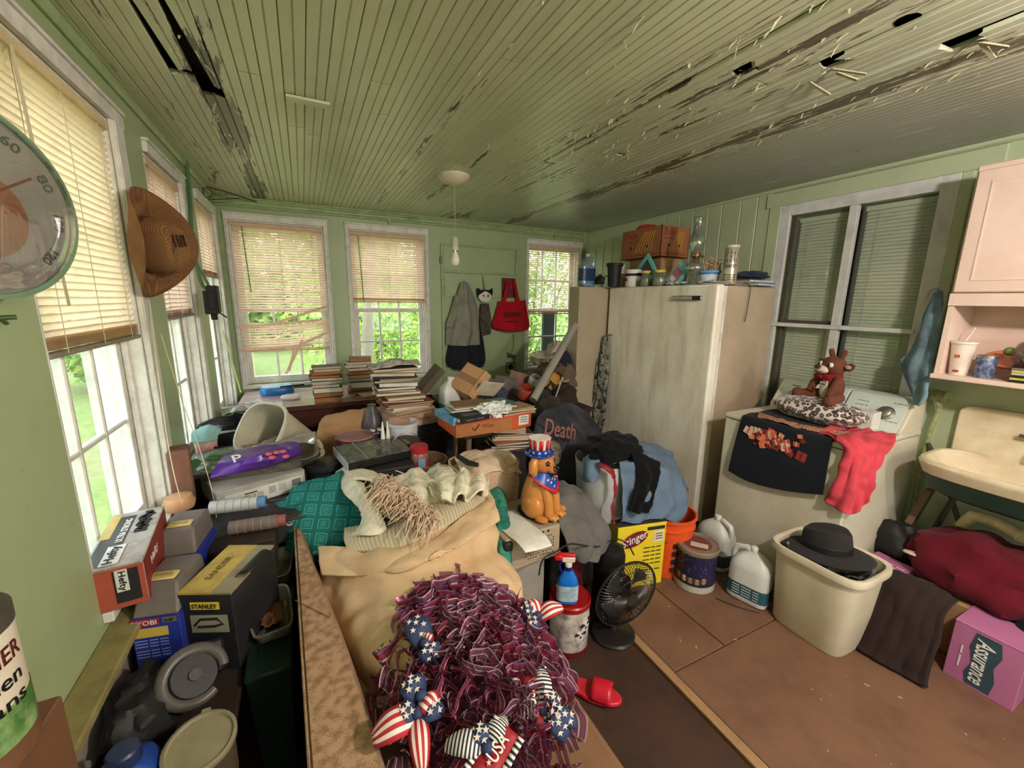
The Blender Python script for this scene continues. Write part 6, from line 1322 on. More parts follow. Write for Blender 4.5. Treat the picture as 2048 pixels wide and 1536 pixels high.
rows=[[(-.565,2.52,.845),(-.50,2.50,.85),(-.46,2.53,.845)],[(-.57,2.60,.885),(-.50,2.60,.905),(-.45,2.60,.87)],[(-.56,2.66,.855),(-.5,2.68,.87),(-.46,2.66,.85)]]
wsolo('face_mask','crumpled pale teal face mask on the pink cup','mask',sheet(rows,20,16,.010,22),MCLOTH('teal_mask',(150,196,190),(130,180,176)),solid=.002)
cb2=cbox('carton','open grey carton with black bag beside the desk','box',(-.395,2.98,.0),(.30,.26,.80),.0,MGCT,open_=True)
solo('bag','black plastic bag spilling from the grey carton','bag',MB().ell((0,0,.06),(.17,.12,.10),34,18,None,heapfn(31,.3,.02)),C(20,20,22,.3),loc=(-.44,3.0,.70))
hb=thing('paper_plate','round printed paper hat lying on the carton beside the desk','paper',(-.36,3.05,.90),0,rx=-.18)
mesh('disc',MB().grid(lambda a,b:Vector((.15*b*math.cos(2*PI*a),.12*b*math.sin(2*PI*a),.012*nz(b*3*math.cos(2*PI*a),b*3*math.sin(2*PI*a)))),32,6,True),M('faded_print',(196,196,204),.7,(130,130,150),30,.9,.05),hb,solid=.003)
for k,s_ in enumerate(('COUNTRY','fruits')): text(s_,hb,C(96,104,140,.7,bump=0),(-.02,-.02-.045*k,.014),(1,.1,0),(0,1,0),.17,.03)
# ================================================================ desk
MDK=M('dark_brown_desk',(92,52,40),.35,(50,30,24),6,.5,.15,60,st=(.3,1,1)); MDT=M('scuffed_desk_top',(196,168,164),.28,(130,90,76),7,.9,.1,60,st=(.4,1,1))
de=thing('desk','dark brown wooden desk under the corner window','desk',(.2,3.75,0))
W=lambda n,mb,m=MDK,p=None,**k: mesh(n,mb,m,p or de,world=True,**k)
W('top',MB().bb((-.50,3.38,.755),(.92,4.10,.785)),MDT,smooth=False,bev=.004); W('top_edge',MB().bb((-.505,3.372,.752),(.925,3.381,.788)),smooth=False,bev=.002)
W('apron',MB().bb((-.47,3.41,.60),(.88,3.43,.752)),smooth=False); W('side_panel',MB().bb((-.48,3.40,0),(-.44,4.08,.752)),smooth=False); W('side_panel',MB().bb((.86,3.40,0),(.90,4.08,.752)),smooth=False); W('back_panel',MB().bb((-.44,4.05,.1),(.86,4.07,.752)),smooth=False)
d_=W('drawer_front',MB().bb((.30,3.395,.2),(.84,3.412,.72)),smooth=False,bev=.003)
# blue case & white ring & papers
bc=thing('plastic_case','blue rounded plastic case with grey lid on the desk','case',(P(555,787,z=.787)),.1)
mesh('body',MB().lathe([(.001,0),(.92,0),(1,.01),(1,.045),(.94,.055),(.001,.055)],36,Matrix.Diagonal((.125,.085,1,1)),sq=(3,1,1)),C(30,110,180,.3),bc); mesh('lid',MB().lathe([(.001,.055),(.9,.055),(.93,.062),(.88,.068),(.001,.068)],36,Matrix.Diagonal((.125,.085,1,1)),sq=(3,1,1)),C(120,160,196,.3),bc)
solo('ring','white plastic ring in front of the blue case on the desk','ring',MB().tube([(.055*math.cos(a),.035*math.sin(a),.018) for a in [2*PI*k/24 for k in range(24)]],.018,10,closed=True),MWP,loc=P(582,798,z=.787))
solo('paper_sheet','white paper sheets sliding off left end of the desk','paper',sheet([[(-.42,3.40,.80),(-.3,3.41,.795),(-.18,3.43,.79)],[(-.44,3.55,.81),(-.32,3.57,.80),(-.2,3.56,.79)]],14,10,.008,8),MWP,solid=.002)
solo('pen','black marker lying across the blue case','pen',MB().cyl((-.09,0,0),(.09,.02,0),.007),MBLK,loc=P(585,772,z=.86),rz=.1)
MCV=[C(60,34,30,.5),C(36,40,50,.5),C(120,60,40,.5),C(150,130,110,.5),C(44,36,34,.5),C(100,96,100,.5),C(30,60,80,.5),C(140,40,40,.5)]
CN=['brown','navy','rust','tan','black','grey','teal','red']
MPG2=MSTRIPE('white_book_pages',[(232,222,200),(206,194,168),(238,230,210),(196,182,154)],300,'Z',.9); MPG3=MSTRIPE('brown_book_pages',[(176,120,70),(150,98,54),(186,134,84),(140,90,50)],300,'Z',.9)
ORD=['bottom','second','third','fourth','fifth','sixth','seventh','eighth','ninth','tenth','eleventh','twelfth','thirteenth']
def stack(where,c,spec,grp,rnd_,wd=.20,dp=.15,jit=.012,rot=0,pgs=None,name='book',cat='book',tilt=0):
    z=c[2]
    for k,(h,ci) in enumerate(spec):
        pg=(pgs or [MPG2,MPG3,MPAGE])[rnd_.randrange(len(pgs) if pgs else 3)]
        s=rnd_.uniform(.86,1.05)
        nm='topmost' if k==len(spec)-1 else ORD[min(k,12)]
        book('%s %s covered %s %s'%(nm,CN[ci],cat,where),(c[0]+rnd_.uniform(-jit,jit),c[1]+rnd_.uniform(-jit,jit),z),(wd*s,dp*s,h),rot+rnd_.uniform(-.12,.12),MCV[ci],pg,group=grp,name=name,cat=cat,spine='+y'); z+=h+.0008
    return z
R1=random.Random(12)
c=P(655,806,z=.787); stack('in the left book stack on the desk',(c.x+.01,c.y+.08,.787),[(.042,4),(.036,1),(.038,5),(.022,3),(.03,4),(.02,5),(.022,0),(.024,2),(.02,3),(.018,5)],'books in left stack on the desk',R1,.215,.15)
c=P(712,795,z=.787); stack('in the right book stack on the desk',(c.x+.05,c.y+.10,.787),[(.022,3),(.018,2),(.028,4),(.05,4),(.03,5),(.026,2),(.03,0),(.024,7),(.03,4),(.018,3),(.034,5)],'books in right stack on the desk',R1,.19,.14,jit=.018)
book('flat brown paperback in front of the right book stack',(c.x+.10,c.y-.01,.787),(.20,.14,.022),-.25,MCV[2],MPG3,spine='+y')
book('white pamphlet in front of the right book stack',(c.x+.13,c.y-.01,.8100),(.20,.13,.006),.3,MWP,MPG2,spine='+y')
# ================================================================ centre pile
MDKM=C(30,28,28,.6)
rk=thing('table','cluttered dark low table under the middle pile','table',(.45,2.45,0)); 
mesh('top',MB().bb((.08,2.02,.56),(.62,2.90,.58)),MWOODD,rk,world=True,smooth=False)
for x in (.11,.58):
    for y in (2.06,2.86): mesh('leg',MB().bb((x-.02,y-.02,0),(x+.02,y+.02,.56)),MWOODD,rk,world=True,smooth=False)
# brown paper bag
wsolo('paper_bag','crumpled brown paper bag behind the red rimmed tub','paper bag',sheet([[(.02,2.70,.60),(.14,2.66,.60),(.30,2.70,.60)],[(.01,2.72,.74),(.14,2.69,.75),(.32,2.72,.76)],[(.03,2.78,.80),(.15,2.76,.82),(.34,2.78,.86)],[(.05,2.86,.80),(.17,2.86,.84),(.34,2.84,.85)]],36,26,.022,10),MCARD,solid=.002)
pt=thing('paint_tub','tub with a pale dusty red rimmed lid in the middle pile','tub',(.215,2.47,.582))
mesh('body',MB().lathe([(.088,0),(.098,.2),(.10,.205)],30),C(90,60,56,.5),pt); mesh('lid',MB().lathe([(.106,.19),(.108,.215),(.10,.22),(.094,.212),(.001,.212)],34),M('dusty_pink_lid',(150,110,106),.6,(110,74,70),9,.6),pt); mesh('red_rim',MB().tube([(.107*math.cos(a),.107*math.sin(a),.205) for a in [2*PI*k/34 for k in range(34)]],.005,6,closed=True),C(96,26,30,.4),pt)
vl=thing('trap_fitting','small chrome twin tap fitting beside the red rimmed lid','fitting',(.33,2.44,.80)); 
for dx in (-.018,.02): mesh('knob',MB().ell((dx,0,.02),(.018,.018,.018)),MSTEEL,vl)
mesh('bridge',MB().cyl((-.018,0,.0),(.03,.01,.0),.009),MSTEEL,vl); vl.location.z=.80
for k,u in enumerate((766,776)): 
    p=P(u,872,y=2.36); solo('glue_nozzle','white pointed glue nozzle behind the black case, %s'%('left one' if k==0 else 'right one'),'nozzle',MB().lathe([(.012,-.12),(.012,.0),(.009,.03),(.003,.085),(.001,.088)],12),MWP,loc=p,group='pair of glue nozzles')
# dark vase
solo('vase','dark grey cone shaped vase in front of the desk','vase',MB().lathe([(.001,-.20),(.05,-.20),(.07,-.03),(.068,.0),(.055,.045),(.035,.085),(.026,.11),(.024,.125),(.029,.13),(.024,.132)],28),M('graphite_vase',(78,76,80),.35,(50,48,52),6,.5),loc=P(745,848,y=2.72))
bucket('bucket','white plastic tub with open top in the middle pile','bucket',(.50,2.52,.582),.078,.092,.25,M('white_tub',(206,210,214),.35),False)
dt=thing('paint_can','white can with a dark brown lid beside the black case','can',(.465,2.30,.582)); mesh('body',MB().lathe([(.078,0),(.08,.20)],28),C(190,176,160,.5),dt); mesh('lid',MB().lathe([(.084,.19),(.085,.205),(.078,.208),(.001,.203)],30),C(72,50,48,.5),dt); mesh('bail_handle',MB().tube([(.082*math.cos(a),.082*math.sin(a)*.5-.0,.17-.09*math.sin(a)) for a in [-PI*k/10+2*PI for k in range(11)]],.002,5),MSTEEL,dt)
# black game case
ca,cb_=P(693,930,z=.785),P(824,902,z=.785); cc_=P(670,893,z=.785)
blc=thing('case','flat black plastic case with clear lid on the middle pile','case',((ca+cb_)/2+ (cc_-ca)/2),math.atan2(cb_.y-ca.y,cb_.x-ca.x)); wL=(cb_-ca).xy.length; wD=(cc_-ca).xy.length*.92; blc.location.z=.745
mesh('body',MB().bb((-wL/2,-wD/2,0),(wL/2,wD/2,.035)),C(24,24,26,.25),blc,bev=.004); mesh('lid',MB().bb((-wL/2+.004,-wD/2+.004,.035),(wL/2-.004,wD/2-.004,.046)),M('dusty_black_lid',(60,64,64),.15,(110,108,96),30,.8,.05),blc,bev=.003)
mesh('lid_rib',MB().bb((-wL*.22,-wD/2+.004,.046),(-wL*.20,wD/2-.004,.049)),C(120,126,124,.3),blc,smooth=False)
for k in range(8): mesh('dusty_print',MB().bb((-wL*.15+k*.032,-.06+.012*(k%3),.046),(-wL*.15+k*.032+.024,.05-.01*(k%2),.0468)),C(104,104,94,.5),blc,smooth=False)
mesh('end_cap',MB().bb((-wL/2-.003,-wD/2,0),(-wL/2,wD/2,.046)),C(190,190,190,.25),blc,smooth=False)
solo('machine','black machine body under the flat black case','machine',MB().bb((-.15,-.13,0),(.16,.10,.15)).bb((.0,-.16,.04),(.14,-.13,.12)),MDKM,loc=(.30,2.16,.59),bev=.008,bseg=2,smooth=True)
solo('pail_lid','black round pail lid behind the teal pillow','lid',MB().lathe([(.001,0),(.085,0),(.09,.01),(.09,.03),(.08,.036),(.001,.03)],30),C(44,44,48,.35),loc=(.03,2.28,.70))
solo('black_tub','black tub under the round pail lid','tub',MB().lathe([(.07,0),(.082,.16)],24),MBLK,loc=(.03,2.28,.535))
# red lid jar and basket
jr=thing('jar','clear jar with red lid and red label in the wire basket','jar',(.505,2.13,.655),s=1.08); mesh('body',MB().lathe([(.04,0),(.043,.008),(.043,.10),(.038,.11)],24),MGLASS('amber_jar',(214,150,130),.3,.6,.1),jr); mesh('lid',MB().lathe([(.045,.105),(.045,.135),(.04,.14),(.001,.14)],26),C(170,34,44,.4),jr); mesh('red_label',MB().lathe([(.0438,.012),(.0438,.06)],24,close=True),C(186,40,40,.5),jr)
mesh('blue_label',MB().box((0,-.0445,.055),(.035,.002,.05)),C(110,150,196,.5),jr,smooth=False)
solo('pot','small dark pot inside the woven basket under the red lidded jar','pot',MB().lathe([(.04,0),(.05,.06),(.001,.062)],18),MBLK,loc=(.505,2.13,.592))
bs_=thing('basket','shallow woven basket holding the red lidded jar','basket',(.545,2.19,.582)); mesh('bowl',MB().lathe([(.07,0),(.105,.06),(.125,.11)],30,close=True),C(110,84,62,.8),bs_,solid=.003); mesh('rim',MB().tube([(.126*math.cos(a),.126*math.sin(a),.112) for a in [2*PI*k/30 for k in range(30)]],.005,6,closed=True),C(130,104,80,.7),bs_)
for k in range(4): mesh('weave_ring',MB().tube([((.077+.014*k)*math.cos(a),(.077+.014*k)*math.sin(a),.010+.026*k) for a in [2*PI*i/28 for i in range(28)]],.003,5,closed=True),C(96,72,54,.8),bs_)
mesh('bow_handle',MB().tube([(-.11,-.06,.05),(-.12,-.04,.12),(-.09,.0,.15)],.003,5),C(80,60,44,.8),bs_)
# heater with louvres, print portfolio carton, magazine stack
h_=thing('heater','black louvred heater under the magazine carton','heater',(.72,2.72,0)); mesh('body',MB().bb((.52,2.62,.06),(.90,2.95,.765)),MDKM,h_,world=True,bev=.01)
for k in range(22): mesh('louvre',MB().box((.71,2.612,.12+k*.028),(.35,.018,.006),rx=.5),C(54,50,50,.4),h_,world=True,smooth=False)
for x in (.56,.86): mesh('foot',MB().bb((x-.03,2.64,0),(x+.03,2.93,.06)),MDKM,h_,world=True,smooth=False)
pfa,pfb=P(779,862,z=.768),P(881,844,z=.768)
pc_,L_=frontbox('carton','brown carton of magazines reading PRINT PORTER','box',pfa,pfb,.30,.085,M('pale_carton',(176,146,120),.8,(130,100,80),8,.5))
text('NT PORTER',pc_,C(120,56,44,.7,bump=0),(.03,-.151,.045),(1,0,0),(0,0,1),L_*.42,.018); text('--------',pc_,C(150,96,80,.7,bump=0),(-.04,-.151,.068),(1,0,0),(0,0,1),L_*.3,.006)
MPMG=MSTRIPE('magazine_edges',[(214,202,180),(150,128,104),(226,216,198),(120,96,80),(196,180,154)],520,'Z',.9)
R2=random.Random(5)
cm=pc_.location; z=cm.z+.0865
NAMES=['brown','grey','cream','rust','dark','tan','white','black']
def mags(where,c,n,grp,w_=.28,d_=.21,hr=(.006,.02),jit=.02,rot=0,rnd_=R2,tl=.0,z=0,dx=0,dy=0):
    cols=[(110,76,56),(130,126,120),(206,190,160),(140,80,56),(60,50,48),(176,150,120),(220,214,204),(34,32,34)]
    for k in range(n):
        h=rnd_.uniform(*hr); i=rnd_.randrange(8); s=rnd_.uniform(.85,1.03)
        nm='topmost' if k==n-1 else ORD[k] if k<13 else 'number %d from below'%(k+1)
        book('%s %s magazine %s'%(nm,NAMES[i],where),(c[0]+rnd_.uniform(-jit,jit)+dx*k/n,c[1]+rnd_.uniform(-jit,jit)+dy*k/n,z),(w_*s,d_*s,h),rot+rnd_.uniform(-.22,.22),C(*cols[i],.6),MPMG if rnd_.random()<.7 else MPG2,rx=rnd_.uniform(-tl,tl),group=grp,name='magazine',cat='magazine',spine='+y' if rnd_.random()<.7 else '-y'); z+=h+.001
    return z
z=mags('lying in the carton by the desk',(cm.x-.01,cm.y,0),5,'magazines in the portfolio carton',.30,.24,(.010,.016),.01,pc_.rotation_euler[2],z=z)
z=mags('in the tall stack left of the laundry jug',(cm.x-.03,cm.y+.03,0),13,'magazines in the tall stack',.28,.21,(.010,.022),.025,-.1,z=z,dx=-.04,dy=.03)
wsolo('newspaper','rumpled newspaper on top of the tall magazine stack','newspaper',sheet([[(cm.x-.22,cm.y-.08,z),(cm.x-.06,cm.y-.06,z+.02),(cm.x+.1,cm.y-.05,z+.012)],[(cm.x-.23,cm.y+.05,z+.01),(cm.x-.06,cm.y+.06,z+.035),(cm.x+.1,cm.y+.07,z+.02)],[(cm.x-.2,cm.y+.16,z),(cm.x-.05,cm.y+.17,z+.02),(cm.x+.1,cm.y+.15,z+.01)]],24,18,.014,9),M('newsprint',(206,202,194),.9,(70,66,64),30,.9,.1),solid=.003)
# side table behind
st_=thing('table','low table behind the orange shoe box carrying jugs and cartons','table',(1.2,3.0,0)); mesh('top',MB().bb((.93,2.52,.74),(1.98,3.45,.765)),MWOODD,st_,world=True,smooth=False)
for x in (.97,1.94):
    for y in (2.56,3.41): mesh('leg',MB().bb((x-.02,y-.02,0),(x+.02,y+.02,.74)),MWOODD,st_,world=True,smooth=False)
TZ=.767
# laundry jug
lj=P(893,792,z=TZ+.05); 
jug('white laundry jug with teal lower half behind the orange box',(P(900,792,y=2.76).x,2.76,TZ),.3,(.15,.10,.27),M('laundry_jug',(214,216,212),.35),MWP,C(70,130,136,.4))
def tilted(name,label,cat,u,v,y,size,rot,mat,top=None,group=None):
    c=P(u,v,y=y); t=thing(name,label,cat,c,group=group); t.rotation_euler=rot; sx,sy,sz=size
    mesh('body',MB().bb((-sx/2,-sy/2,-sz/2),(sx/2,sy/2,sz/2)),mat,t,smooth=False,bev=.002)
    if top: mesh('flap',MB().box((0,-sy*.5-.02,sz/2-.01),(sx,.06,.003),rx=.7),top,t,smooth=False)
    return t
tc_=tilted('carton','tan carton with brown tape tipped on its corner behind the orange box','box',940,768,2.75,(.22,.16,.17),(.5,-.75,.3),MCARD,MCARD)
mesh('tape',MB().bb((-.025,-.0815,-.085),(.025,-.0805,.085)),C(140,110,84,.3),tc_,smooth=False); mesh('tape',MB().bb((-.025,-.082,.0855),(.025,.082,.0865)),C(140,110,84,.3),tc_,smooth=False)
tilted('carton','dark carton leaning behind the magazine stack','box',855,765,2.84,(.05,.12,.28),(.2,.7,.2),C(90,76,66))
for (u,v,y,s,r,cc,lab) in ((1010,770,2.9,(.16,.10,.12),(.2,.2,.4),(120,110,104),'grey carton beside the tipped tan one'),(1040,762,3.0,(.15,.12,.14),(0,.3,.1),(150,110,96),'pinkish brown carton left of the grey pipe'),(998,790,2.75,(.10,.08,.10),(.3,0,.2),(70,74,92),'small navy carton behind the blue plates'),(1070,775,2.9,(.12,.1,.09),(.2,.3,.5),(170,150,130),'crushed beige carton at the foot of the pile')):
    tilted('carton',lab,'box',u,v,y,s,r,C(*cc))
for (u,v,y,r,cc,lab) in ((1066,760,2.85,.05,(180,176,168),'clear plastic jar near the foot of the grey pipe'),(975,770,2.95,.035,(120,150,160),'pale blue jar lid between cartons'),(1048,782,2.7,.06,(160,70,50),'rusty red bowl behind the magazines')):
    p=P(u,v,y=y); solo('jar' if 'jar' in lab else 'bowl',lab,'jar' if 'jar' in lab else 'bowl',MB().lathe([(r*.7,0),(r,.02),(r,.08),(r*.8,.1),(r*.78,.1),(r*.9,.03),(.001,.01)],20),C(*cc,.35),loc=p-Vector((0,0,.05)),rx=.5)
# orange shoe box on a stool
oa,ob,oc=P(912,876,z=.792),P(1062,852,z=.792),P(877,848,z=.792)
MORB=M('orange_card',(196,84,44),.6,(150,64,36),6,.4)
sx_=(ob-oa).xy.length; ang=math.atan2(ob.y-oa.y,ob.x-oa.x); dep=min((oc-oa).xy.length,.40); cen=(oa+ob)/2+Vector((-math.sin(ang),math.cos(ang),0))*dep/2; cen.z=.79
ox=cbox('shoe_box','open orange shoe box with a check mark full of papers','box',cen,(sx_,dep,.092),ang,MORB,open_=True)
mesh('brown_front',MB().bb((-sx_/2,-dep/2-.0015,0),(sx_*.22,-dep/2,.075)),C(176,112,66,.7),ox,smooth=False); mesh('check_mark',MB().tube([(-sx_*.30,-dep/2-.003,.05),(-sx_*.27,-dep/2-.003,.03),(-sx_*.21,-dep/2-.003,.065)],.005,5),C(110,60,34),ox)
text('Wee',ox,C(130,76,44,.7,bump=0),(-sx_*.10,-dep/2-.002,.05),(1,0,0),(0,0,1),.08,.028); mesh('white_label',MB().bb((sx_*.32,-dep/2-.0015,.02),(sx_*.46,-dep/2,.082)),MWP,ox,smooth=False)
for z_ in (.07,.055,.04): text('-----',ox,MTXB,(sx_*.39,-dep/2-.0018,z_),(1,0,0),(0,0,1),.05,.004)
sg=thing('stool','wooden stool with splayed legs under the orange shoe box','stool',(cen.x,cen.y,0),ang)
mesh('seat',MB().bb((-.2,-.14,.765),(.2,.14,.789)),MWOODD,sg,bev=.004)
for a in (-1,1):
    for b in (-1,1): mesh('leg',MB().cyl((a*.15,b*.10,.765),(a*.20,b*.14,0),.016,.013),M('stool_wood',(130,104,84),.6),sg)
mesh('rung',MB().cyl((-.18,-.125,.25),(.18,-.125,.25),.009),M('stool_wood',(0,0,0)),sg)
OB=wm(ox)
def onbox(x,y,z): return OB@Vector((x*sx_,y*dep,z))
z0=.094
bk1=book('black hardcover on the left edge of the orange shoe box',onbox(-.30,-.36,z0),(.20,.14,.028),ang+.12,MBLK,MPG2,spine='-y'); text('---- ----',bk1,C(110,106,110,.5,bump=0),(0,-.0705,.014),(1,0,0),(0,0,1),.12,.008)
mesh('cover_print',MB().bb((-.05,-.03,.0281),(.06,.02,.0288)),C(90,84,86,.5),bk1,smooth=False)
MBP=M('blue_packet',(60,140,190),.4,(180,206,220),20,.7,.1)
for k,(x,y,w_,d_,h,rz,cc,lab) in enumerate(((-.20,-.02,.36,.26,.045,.08,None,'bright blue packet under loose papers in the shoe box'),(.05,.18,.24,.18,.04,.3,(60,150,190),'blue carton in the middle of the shoe box heap'),(.20,.25,.22,.13,.035,.05,(90,130,120),'green teal paperback behind the pale book'),)):
    solo('packet',lab,'packet',MB().bb((-w_/2,-d_/2,0),(w_/2,d_/2,h)),MBP if cc is None else C(*cc,.5),loc=onbox(x,y,z0-.02+.012*k),rz=ang+rz,bev=.002,smooth=False)
book('pale paperback with teal cover right on the shoe box',onbox(.25,-.02,z0+.005),(.17,.13,.035),ang-.3,C(90,130,120,.5),MPG2,spine='+y')
for k in range(6):
    cs=[(214,208,196),(190,176,150),(226,220,210),(160,140,110),(206,200,190),(140,110,84)][k]
    book('%s loose paper leaflet on the left of the shoe box'%(ORD[k] if k<5 else 'topmost'),onbox(-.22+.05*nz(k*3.3)*2,.05+.08*nz(k*2.2,3),z0+.012+k*.009),(.22,.16,.0065),ang+.5*nz(k*5.1),C(*cs,.7),MPG2,group='leaflets on the orange shoe box',name='leaflet',cat='leaflet')
for k in range(5):
    cs=[(150,120,90),(190,170,140),(120,90,66),(206,190,160),(170,140,104)][k]
    book('%s brown leaflet on the right of the shoe box'%(ORD[k] if k<4 else 'topmost'),onbox(.34+.06*nz(k*2.7),-.22+.06*nz(k*4.2),z0+k*.008-.01),(.24,.16,.0065),ang+.6*nz(k*3.7+2),C(*cs,.7),MPMG,group='brown leaflets right of shoe box',name='leaflet',cat='leaflet')
tg=thing('tissue','crumpled white tissue on the front edge of the shoe box','tissue',onbox(.02,-.38,z0+.02)); mesh('paper',MB().ell((0,0,.02),(.10,.07,.045),40,22,None,lambda d:d*(1+.45*nz(d.x*3,d.y*3,d.z*3)+.25*nz(d.x*8,d.y*8,d.z*8))),C(226,230,226,.8),tg)
tilted('picture_frame','cream card leaning on the shoe box heap','card',978,778,2.62,(.20,.006,.14),(.7,.2,.3),C(214,200,176))
# magazine stack 2 on stand
cm2=P(1022,893,z=.675)
stn=thing('plant_stand','black plinth under the second magazine stack','stand',(cm2.x,cm2.y+.0,0)); mesh('body',MB().bb((-.10,-.09,0),(.10,.09,.67)),MDKM,stn,smooth=False)
z=mags('in the short stack behind the dog bank',(cm2.x,cm2.y+.0,0),8,'magazines in the short stack',.27,.20,(.009,.018),.018,-.25,z=.672)
solo('photo','cream framed photo print topmost on the short stack','photo',MB().bb((-.10,-.075,0),(.10,.075,.002)),M('photo_print',(206,186,160),.4,(120,80,60),14,.9,0),loc=(cm2.x-.01,cm2.y,z+.001),rz=-.5,smooth=False)
# paper bags in front
MBAG=M('brown_paper_bag',(190,160,130),.85,(130,100,80),7,.6,.5,14)
pbg=thing('paper_bag','open crumpled brown grocery bag of clothes behind the dog bank','paper bag',P(985,990,z=.35))
a0=P(925,1000,z=.36); 
def bagrow(z,k,sq=1.0):
    c=Vector((.78,1.87,z)); pts=[]
    for i in range(25):
        an=2*PI*i/24; pts.append(c+Vector((.155*sq*math.copysign(abs(math.cos(an))**.6,math.cos(an))*(1+.05*nz(i*.7,k)),.125*sq*math.copysign(abs(math.sin(an))**.6,math.sin(an))*(1+.05*nz(i*.9,k+4)),.02*nz(i*.6,k+9)*(z>.6))))
    return pts
mesh('bag',sheet([bagrow(.30,0),bagrow(.48,1,1.06),bagrow(.64,2,1.06),bagrow(.765,3,1.10)],72,26,.010,11),MBAG,pbg,world=True,solid=.002)
mesh('base',MB().bb((.64,1.76,.29),(.90,1.96,.30)),MBAG,pbg,world=True,smooth=False)
solo('shirt','cream and pink printed cloth spilling over the paper bag','clothes',sheet([[(.63,1.74,.74),(.76,1.72,.765),(.93,1.74,.72)],[(.63,1.85,.775),(.77,1.86,.81),(.94,1.87,.77)],[(.65,1.96,.76),(.78,1.98,.785),(.92,1.98,.76)]],36,24,.025,11),M('cream_print_cloth',(206,186,160),.95,(150,96,84),12,.8,.3),solid=.008)
solo('bag_stand','brown carton under the grocery bag','box',MB().bb((-.15,-.13,0),(.15,.13,.288)),MCARD,loc=(.77,1.86,0),smooth=False)
wsolo('strap','black strap across the left edge of the grocery bag','strap',MB().tube([P(915,912,y=1.86),P(935,925,y=1.8),P(955,930,y=1.74)],[.012,.016,.012],6),MBLK)
# metal case, paper, dog
ma,mb_,mc=P(1030,1122,z=.452),P(1112,1100,z=.452),None
MBEI=M('beige_metal',(166,150,128),.45,(120,106,90),8,.5,.1)
mx=thing('metal_case','beige perforated metal instrument case under the dog bank','case',(.825,1.585,.455),.05)
mesh('body',MB().bb((-.15,-.17,0),(.13,.13,.142)),MBEI,mx,bev=.006,bseg=2); mesh('bottom_lip',MB().bb((-.155,-.178,-.004),(.135,.135,.008)),MBEI,mx,bev=.002)
mb=MB()
for i in range(12):
    for j in range(7):
        if (i*7+j*3)%5==0: continue
        mb.lathe([(.001,0),(.0032,0),(.0032,.0012)],8,TR((-.05+i*.013,-.1702,.02+j*.014),rx=PI/2))
mesh('vent_hole',mb,MTXB,mx,kind='stuff',smooth=False)
for k in range(4): mesh('round_hole',MB().lathe([(.001,0),(.006,0),(.006,.0012)],12,TR((-.02+k*.028,-.1702,.128),rx=PI/2)),MTXB,mx)
mesh('black_corner',MB().bb((-.16,-.185,.09),(-.12,-.15,.135)),MBLK,mx,bev=.008); 
solo('carton','pale grey carton supporting the beige metal case','box',MB().bb((-.145,-.15,0),(.065,.125,.448)),C(150,144,136),loc=(.825,1.585,0),rz=.05,bev=.004,smooth=False)
rows=[[(.69,1.61,.601),(.76,1.62,.601),(.83,1.63,.601)],[(.70,1.48,.601),(.77,1.48,.602),(.84,1.49,.601)],[(.715,1.36,.603),(.78,1.355,.603),(.85,1.36,.602)],[(.725,1.312,.585),(.785,1.305,.588),(.85,1.31,.586)]]
wsolo('paper_sheet','white crumpled paper towel on the beige metal case','paper',sheet(rows,24,24,.004,16),MWP,solid=.002)
# dog bank
MDOG=M('orange_ceramic',(192,128,66),.22,(150,88,44),5,.5,.02); MNV=C(30,70,160,.25); MRD=C(190,40,50,.25); MWS=C(226,214,206,.25); MDK2=C(70,40,24,.3)
dg=thing('dog_bank','ceramic sitting puppy bank wearing a stars and stripes top hat','figurine',(.925,1.56,.602),rz=.42,s=1.04)
G=lambda n,mb,m=MDOG,p=None,**k: mesh(n,mb,m,p or dg,**k)
# local: front faces -y
G('body',MB().lathe([(.001,.004),(.075,.004),(.085,.02),(.088,.06),(.078,.11),(.062,.155),(.048,.19),(.04,.205),(.001,.21)],32,Matrix.Diagonal((.95,.9,1,1))))
for s in (-1,1):
    G('front_leg',MB().tube([(s*.024,-.045,.15),(s*.026,-.070,.08),(s*.026,-.075,.02)],[.026,.023,.024],12)); pw=G('paw',MB().ell((s*.027,-.092,.016),(.026,.03,.016),14,8))
    for k in (-1,0,1): G('toe',MB().ell((s*.027+k*.013,-.115,.012),(.008,.010,.009),8,6),MDOG,pw)
    G('haunch',MB().ell((s*.068,-.015,.055),(.032,.055,.055),16,10)); G('hind_paw',MB().ell((s*.072,-.07,.014),(.022,.034,.014),12,7))
hd=G('head',MB().ell((0,-.018,.238),(.052,.056,.048),24,14)); G('muzzle',MB().ell((0,-.066,.224),(.026,.03,.021),16,10),MDOG,hd); G('dark_muzzle',MB().ell((0,-.078,.226),(.02,.021,.016),14,8),MDK2,hd); G('nose',MB().ell((0,-.098,.236),(.011,.008,.009),10,6),C(16,12,12,.15),hd)
G('mouth',MB().ell((0,-.075,.205),(.016,.02,.006),12,6),C(40,16,14,.3),hd); G('tongue',MB().ell((0,-.088,.196),(.009,.012,.004),10,6),C(210,110,120,.3),hd)
for s in (-1,1):
    G('eye_patch',MB().ell((s*.022,-.060,.250),(.013,.010,.013),12,8),MDK2,hd); G('eye',MB().ell((s*.022,-.067,.250),(.008,.006,.008),10,6),C(20,12,10,.1),hd); G('eye_glint',MB().ell((s*.022-.002,-.073,.253),(.002,.0015,.002),6,4),MWS,hd)
    G('ear',MB().tube([(s*.040,-.01,.268),(s*.062,-.012,.25),(s*.066,-.016,.215),(s*.058,-.018,.195)],[.014,.02,.02,.01],10))
